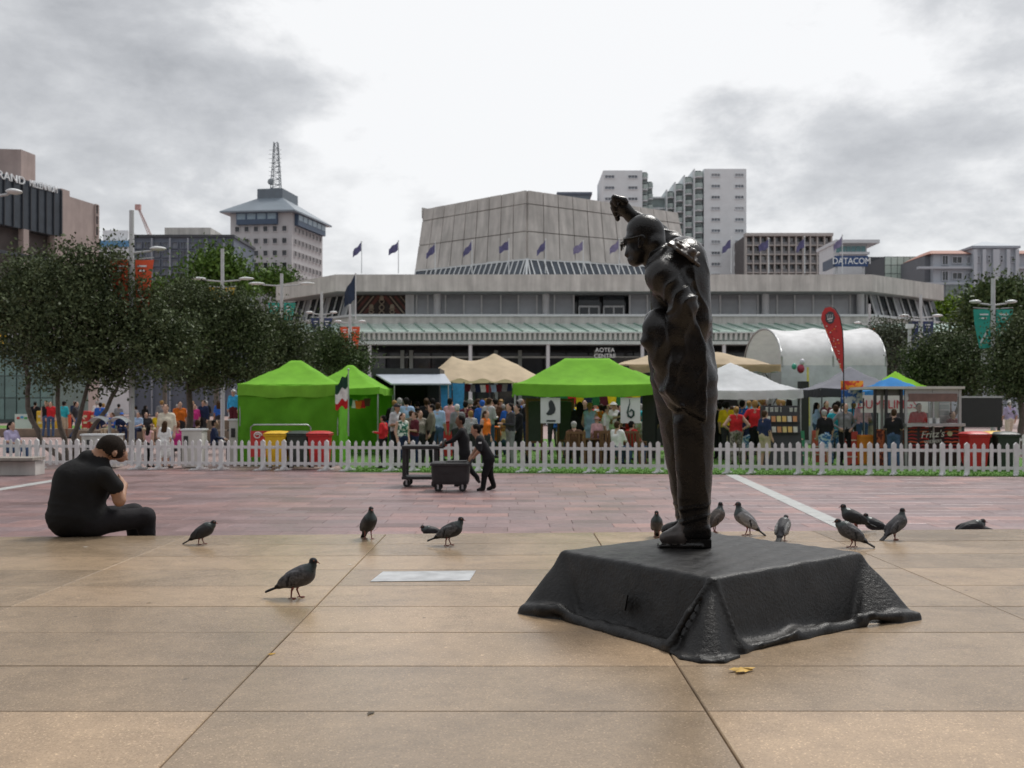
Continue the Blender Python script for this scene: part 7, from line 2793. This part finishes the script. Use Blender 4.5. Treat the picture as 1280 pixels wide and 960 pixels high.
for px, Y, w_, h_, lb in ((128, 27.6, .95, .86, 'grey concrete litter bin housing behind the seated man'), (243, 27.6, .55, 1.0, 'grey cabinet with a green side behind the fence'), (301, 29, .55, 1.25, 'grey litter bin housing beside the closed green gazebo')):
    t = thing('litter_bin', lb, 'bin', (gx(px, Y), Y, 0))
    b = MB()
    b.box((0, 0, h_ / 2), (w_, .5, h_))
    b.build('housing', M_conc, t, False, .015)
    b = MB()
    b.box((-w_ * .28, -.256, h_ * .72), (.12, .012, .26))
    b.build('opening', M_black, t, False)
    b = MB()
    b.box((0, 0, h_ + .02), (w_ + .06, .56, .05))
    b.build('cap', M_frame, t, False, .01)
gu = thing('canopy_sculpture', 'white wing shaped bench canopy behind the seated man', 'canopy', (gx(137, 29), 29, 0))
b = MB()
b.grid(lambda u, v: ((u - .5) * 1.15, (v - .5) * .5, 1.22 + .16 * abs(math.sin(2 * math.pi * u)) ** .7 - .05 * (2 * v - 1) ** 2), 24, 6)
b.build('wing', M_frame, gu, False)
b = MB()
b.tube((0, 0, 0), (0, 0, 1.25), .05, None, 8)
b.build('post', M_steel, gu, False)
wbn = thing('banner', 'white banner with coloured marks standing on the far lawn', 'banner', (gx(34, 57), 57, 0))
bx(wbn, 'sheet', (gx(34, 57), 57, .75), (gx(50, 57) - gx(19, 57), .03, .85), M_white)
for i in range(6):
    bx(wbn, 'print_mark', (gx(23 + i * 4.6, 57), 56.97, .95 + .05 * (i % 2)), (.16, .02, .12), paint([(.6, .05, .05), (.05, .3, .6), (.1, .4, .15)][i % 3], .6))
dk_ = thing('bench', 'dark timber picnic bench under the left trees', 'bench', (gx(178, 32), 32, 0))
for i in range(4):
    b = MB()
    b.box((0, -.25 + i * .16, .46), (1.9, .14, .05))
    b.build('slat', M_wood, dk_, False)
for s_ in (-1, 1):
    b = MB()
    b.box((s_ * .7, 0, .22), (.1, .5, .43))
    b.build('leg', M_darkfr, dk_, False)

# ---------------------------------------------------------------- the crowd
P = person
FEM = dict(fem=True)
rows = [
    # px, head, Y, facing, pose, top, bottom, sleeve, legs, hair, hair colour, label, extra
    (479, 519, 27.0, 250, 'hold', 'red', 'black', 'long', 'long', 'short', 'black', 'short person in a red hoodie holding a drink by the fence', dict(skin='tan')),
    (495, 504, 27.6, 60, 'hold', 'light grey', 'black', 'short', 'long', 'cap', 'charcoal', 'man in a pale grey T-shirt and dark cap behind the fence', dict(skin='tan')),
    (503, 516, 26.9, 40, 'stand', 'green print', 'navy', 'none', 'long', 'long', 'brown', 'woman in a green and white print top with long brown hair', FEM),
    (508, 497, 31.5, 200, 'stand', 'light blue', 'charcoal', 'long', 'long', 'short', 'black', 'man in a pale blue shirt queueing at the container bar', {}),
    (499, 496, 32.5, 180, 'stand', 'grey', 'charcoal', 'short', 'long', 'short', 'grey', 'grey haired person waiting at the container bar', {}),
    (514, 513, 28.6, 160, 'stand', 'olive', 'charcoal', 'short', 'long', 'cap', 'brown', 'short person in an olive top and brown cap in the queue', {}),
    (518, 515, 27.5, 300, 'hold', 'maroon', 'navy', 'short', 'long', 'short', 'brown', 'person in a maroon top between the queueing people', {}),
    (525, 513, 28.0, 20, 'stand', 'cream stripe', 'charcoal', 'short', 'long', 'long', 'brown', 'woman in a cream and black striped shirt', FEM),
    (539, 505, 28.0, -80, 'stand', 'olive', 'black', 'long', 'long', 'short', 'black', 'man in an olive grey jacket and black trousers seen side on', {}),
    (547, 503, 30.3, 170, 'stand', 'light blue', 'jeans', 'short', 'long', 'short', 'brown', 'man in a light blue shirt and jeans behind the olive jacket', {}),
    (563, 495, 33.5, 150, 'hold', 'pink', 'charcoal', 'short', 'long', 'short', 'black', 'man in a pale pink shirt beside the red cooler', {}),
    (572, 505, 30.5, 200, 'stand', 'grey', 'charcoal', 'long', 'long', 'short', 'white', 'white haired person in a grey jacket behind the caterers', {}),
    (583, 501, 31.5, 160, 'stand', 'maroon', 'charcoal', 'long', 'long', 'short', 'black', 'person in a dark maroon top behind the caterers', {}),
    (588, 513, 28.4, 210, 'stand', 'navy stripe', 'charcoal', 'long', 'long', 'short', 'blond', 'blond person in a navy and white striped top', FEM),
    (603, 500, 32.5, 180, 'stand', 'blue', 'jeans', 'short', 'long', 'cap', 'blue', 'person in a bright blue cap under the beige tent', {}),
    (611, 497, 32.0, 140, 'hold', 'light grey', 'jeans', 'long', 'long', 'short', 'brown', 'man in a light grey shirt and jeans under the beige tent', {}),
    (607, 513, 27.2, 60, 'stand', 'orange', 'charcoal', 'none', 'long', 'long', 'brown', 'woman in an orange top with long brown hair behind the caterers', FEM),
    (638, 504, 27.6, -70, 'hold', 'charcoal', 'grey', 'long', 'long', 'short', 'black', 'man in a charcoal jacket and grey trousers walking on the turf', {}),
    (647, 506, 28.2, -60, 'walk', 'black', 'black', 'long', 'long', 'short', 'black', 'person dressed all in black following the charcoal jacket', {}),
    (616, None, 32.8, 180, 'sit', 'orange', 'jeans', 'short', 'long', 'short', 'brown', 'person in orange sitting at the beige tent edge', {}),
    (629, None, 33.2, 190, 'sit', 'cream', 'jeans', 'short', 'long', 'long', 'blond', 'blond person in cream sitting at the beige tent edge', {}),
    (718, None, 28.0, 180, 'sit', 'brown', 'charcoal', 'short', 'long', 'cap', 'grey', 'seated person in brown with a grey cap, back turned', {}),
    (724, 502, 30.0, 180, 'stand', 'black', 'black', 'long', 'skirt', 'long', 'black', 'woman with very long black hair and black clothes', FEM),
    (738, 503, 29.8, 150, 'stand', 'light blue', 'light blue', 'none', 'skirt', 'bun', 'blond', 'woman in a light blue off shoulder dress', FEM),
    (757, 507, 29.4, 80, 'point', 'white', 'charcoal', 'short', 'long', 'bun', 'black', 'woman in a white top reaching across the table', FEM),
    (711, 501, 31.8, 200, 'stand', 'sky blue', 'jeans', 'short', 'long', 'short', 'brown', 'person in a sky blue shirt under the wide green gazebo', {}),
    (731, 500, 33.0, 0, 'stand', 'navy', 'charcoal', 'short', 'long', 'short', 'black', 'person in navy facing out under the coloured pennants', {}),
    (766, 503, 33.2, 30, 'stand', 'white', 'jeans', 'short', 'long', 'hat', 'white', 'person in white with a sun hat under the pennants', {}),
    (775, None, 31.5, 0, 'sit', 'maroon', 'jeans', 'short', 'long', 'short', 'black', 'seated person in maroon facing out under the pennants', {}),
    (771, None, 28.0, 140, 'sit', 'white', 'jeans', 'short', 'long', 'short', 'brown', 'man in a white T-shirt sitting near the turf edge', dict(key=5)),
    (789, None, 28.5, 130, 'sit', 'red', 'jeans', 'short', 'long', 'short', 'black', 'person in a red top leaning back in a garden chair', dict(key=5)),
    (746, 521, 29.0, 200, 'stand', 'pink', 'purple', 'short', 'long', 'hat', 'pink', 'small child with a pink hat beside the round table', {}),
    (751, 505, 32.0, 170, 'stand', 'orange', 'jeans', 'short', 'long', 'short', 'brown', 'person in orange deep under the wide green gazebo', {}),
    (781, 505, 32.6, 180, 'stand', 'charcoal', 'charcoal', 'short', 'long', 'short', 'black', 'person in charcoal behind the hook pendant poster', {}),
    (899, 503, 31.5, 180, 'stand', 'black', 'black', 'long', 'long', 'short', 'black', 'person in black next to the statue under the white gazebo', {}),
    (909, 502, 31.0, 170, 'stand', 'yellow', 'charcoal', 'short', 'long', 'short', 'black', 'person in a bright yellow shirt under the white gazebo', {}),
    (920, 508, 28.4, 180, 'akimbo', 'red', 'brown print', 'none', 'long', 'bun', 'blond', 'woman in a red vest top and patterned trousers, back turned', FEM),
    (929, 500, 31.2, 140, 'phone', 'blue', 'charcoal', 'short', 'long', 'short', 'black', 'man in a blue shirt raising a phone under the white gazebo', {}),
    (943, 500, 28.8, 180, 'akimbo', 'red', 'black', 'short', 'short', 'short', 'blond', 'man in a red T-shirt and black shorts, back turned', {}),
    (956, 513, 26.9, 120, 'stand', 'navy', 'beige', 'short', 'short', 'short', 'brown', 'man in a navy T-shirt and beige shorts beside the display rack', dict(wide=1.12)),
    (965, 507, 29.5, 190, 'stand', 'red', 'charcoal', 'short', 'long', 'short', 'black', 'person in red half hidden behind the display rack', {}),
    (934, 518, 28.8, 200, 'stand', 'navy', 'blue print', 'short', 'short', 'short', 'brown', 'child in navy between the two people in red', {}),
    (1031, 512, 27.6, 180, 'stand', 'black', 'blue print', 'short', 'short', 'cap', 'grey', 'man in a black vest, grey cap and patterned shorts, back turned', dict(wide=1.12)),
    (1044, 506, 28.6, 180, 'stand', 'teal', 'blue print', 'short', 'long', 'short', 'brown', 'person in a teal top and patterned trousers', {}),
    (1056, 504, 28.2, 10, 'akimbo', 'grey', 'black', 'long', 'long', 'short', 'black', 'man in a grey shirt and dark trousers facing the teal top', {}),
    (1047, 501, 31.0, 170, 'stand', 'white', 'charcoal', 'short', 'long', 'short', 'black', 'person in white behind the teal top', {}),
    (1117, 511, 26.9, 150, 'hold', 'black', 'jeans', 'short', 'long', 'short', 'brown', 'customer in a black top and jeans at the food kiosk counter', FEM),
    (1148, 504, 28.4, 0, 'hold', 'red', 'charcoal', 'short', 'long', 'short', 'black', 'vendor in a dark red shirt working inside the kiosk', {}),
    (1191, 514, 28.6, 20, 'stand', 'maroon', 'charcoal', 'short', 'long', 'short', 'black', 'short vendor in maroon at the right side of the kiosk', {}),
    (1262, 501, 44.0, 180, 'walk', 'lavender', 'cream', 'short', 'short', 'short', 'white', 'white haired person in pale clothes walking away past the black screen', {}),
    (208, 505, 27.6, 10, 'stand', 'cream', 'light blue', 'short', 'long', 'short', 'brown', 'woman in a cream top and sunglasses behind the fence', FEM),
    (206, 526, 26.9, 170, 'stand', 'white', 'white', 'short', 'skirt', 'long', 'brown', 'girl in a white dress with long brown hair at the fence', {}),
    (187, 531, 27.2, 150, 'stand', 'pink', 'black', 'none', 'long', 'long', 'black', 'small black haired child beside the girl in white', {}),
    (222, None, 28.5, 200, 'sit', 'magenta', 'charcoal', 'short', 'long', 'short', 'red', 'person in a magenta vest sitting behind the fence', dict(key=7)),
    (246, None, 31.0, 180, 'sit', 'black', 'black', 'long', 'long', 'short', 'brown', 'person in black sitting beside the grey cabinet', dict(key=7)),
    (267, None, 30.4, 100, 'sit', 'navy', 'charcoal', 'long', 'long', 'short', 'black', 'person in navy sitting side on near the green tent', dict(key=7)),
    (292, 487, 44.0, 0, 'stand', 'sky blue', 'maroon', 'long', 'short', 'hat', 'white', 'person in a sky blue jacket and white hat standing on the low wall', dict(z=.55)),
    (225, 502, 40.0, 30, 'stand', 'orange', 'charcoal', 'short', 'long', 'short', 'black', 'person in a bright orange top under the trees', {}),
    (183, None, 44.8, 20, 'sit', 'charcoal', 'beige', 'short', 'short', 'short', 'brown', 'person in charcoal and beige shorts sitting on the low wall', dict(z=.12)),
    (173, None, 44.6, 350, 'sit', 'light blue', 'navy', 'short', 'long', 'short', 'black', 'person in light blue sitting on the low wall', dict(z=.12)),
    (197, None, 45.0, 10, 'sit', 'yellow', 'beige', 'short', 'short', 'short', 'brown', 'person in yellow sitting on the low wall', dict(z=.12)),
    (243, 505, 46.2, 15, 'stand', 'magenta', 'purple', 'short', 'long', 'short', 'black', 'person in magenta standing beyond the low wall', {}),
    (254, 500, 46.5, 340, 'stand', 'navy', 'charcoal', 'long', 'long', 'short', 'black', 'person in navy standing beyond the low wall', {}),
    (303, 505, 47.0, 20, 'stand', 'orange', 'brown', 'none', 'long', 'long', 'brown', 'person in burnt orange beside the one in sky blue', {}),
    (13, None, 27.4, 70, 'sit', 'lavender', 'jeans', 'short', 'long', 'long', 'black', 'girl in a lavender top sitting behind the fence at the bench', dict(key=7)),
    (58, 501, 52, 10, 'stand', 'black', 'jeans', 'none', 'long', 'short', 'blond', 'blond person in black among the yellow play blocks', {}),
    (95, 502, 50, 90, 'walk', 'charcoal', 'jeans', 'short', 'long', 'short', 'black', 'person in jeans striding past the tree stems', {}),
    (125, 503, 47.4, 200, 'stand', 'blue', 'navy', 'short', 'long', 'short', 'black', 'person in blue by the low wall behind the tree', {}),
    (140, None, 44.6, 330, 'sit', 'blue', 'beige', 'short', 'long', 'short', 'brown', 'person in blue with beige trousers sitting on the low wall', dict(z=.12)),
    (152, None, 44.8, 30, 'sit', 'navy', 'navy', 'long', 'long', 'cap', 'blue', 'person in navy with a blue cap sitting on the low wall', dict(z=.12)),
]
for r_ in rows:
    P(*r_[:12], **r_[12])
random.seed(31)
dark = ['black', 'charcoal', 'navy', 'brown', 'maroon', 'black', 'grey', 'olive', 'blue', 'white', 'red']
gay = dark + ['white', 'pink', 'light blue', 'orange', 'yellow', 'teal', 'sky blue', 'lavender', 'cream']


def crowd(n, x0, x1, y0, y1, h0, h1, faces, poses, cols, where, group):
    for i in range(n):
        c, bt_ = random.choice(cols), random.choice(('black', 'charcoal', 'jeans', 'navy', 'beige'))
        hs, hc = random.choice(('short', 'short', 'long', 'cap', 'bun')), random.choice(('black', 'brown', 'black', 'blond', 'grey'))
        word = {'short': 'short %s hair', 'long': 'long %s hair', 'cap': 'a %s cap', 'bun': 'a %s bun'}[hs] % hc
        P(x0 + (x1 - x0) * (i + random.uniform(.1, .9)) / n, random.uniform(h0, h1), random.uniform(y0, y1), random.choice(faces) + random.uniform(-20, 20), random.choice(poses), c, bt_, random.choice(('short', 'short', 'long')), 'short' if bt_ == 'beige' else 'long', hs, hc, 'person in %s and %s with %s %s' % (c, bt_, word, where), group=group, skin=random.choice(('light', 'light', 'tan', 'brown')))


allf = (180, 160, 200, 90, 270, 0)
crowd(34, 556, 662, 34.5, 41, 493, 507, allf, ('stand', 'hold', 'stand', 'phone', 'akimbo'), dark, 'below the beige tent', 'crowd below the beige tent')
crowd(26, 690, 818, 33.8, 40, 494, 508, allf, ('stand', 'hold', 'phone'), gay, 'deep under the wide gazebo', 'crowd behind the wide green gazebo')
crowd(9, 694, 816, 30.6, 32.8, 512, 522, (180, 0, 90), ('hold', 'stand'), gay, 'low among the gazebo tables', 'crowd among the tables')
crowd(17, 893, 990, 32.2, 38, 496, 508, (180, 160, 200, 90), ('stand', 'hold', 'walk'), gay, 'behind the white gazebo', 'crowd behind the white gazebo')
crowd(13, 484, 552, 32.8, 36, 497, 513, (180, 200, 150), ('stand', 'hold'), dark, 'at the container bar hatch', 'crowd at the container bar')
crowd(7, 1014, 1092, 33, 40, 498, 508, allf, ('stand', 'hold'), gay, 'by the grey gazebo', 'crowd by the grey gazebo')
crowd(16, 40, 312, 50, 60, 497, 508, allf, ('stand', 'walk', 'hold'), gay, 'beneath the left trees', 'crowd beneath the left trees')
# play blocks on the far lawn
random.seed(4)
for i, (px, c, nm, lb) in enumerate(((52, (.7, .42, .02), 'yellow', 'left'), (64, (.72, .45, .03), 'golden yellow', 'right'), (80, (.62, .08, .03), 'orange red', ''), (104, (.55, .03, .03), 'red', ''), (112, (.55, .04, .03), 'dark red', ''))):
    t = thing('play_block', 'large %s play block on the lawn behind the tree stems' % nm, 'play block', (gx(px, 55.8), 55.8 + i * .15, .06))
    b = MB()
    b.box((0, 0, .65), (.42, .4, 1.3 - .1 * (i % 3)))
    b.build('block', paint(c, .5), t, False, .05)
    b = MB()
    for k in range(3):
        b.box((0, -.212, .3 + k * .35), (.2, .02, .12))
    b.build('print_mark', paint((.72, .6, .4), .6), t, False)
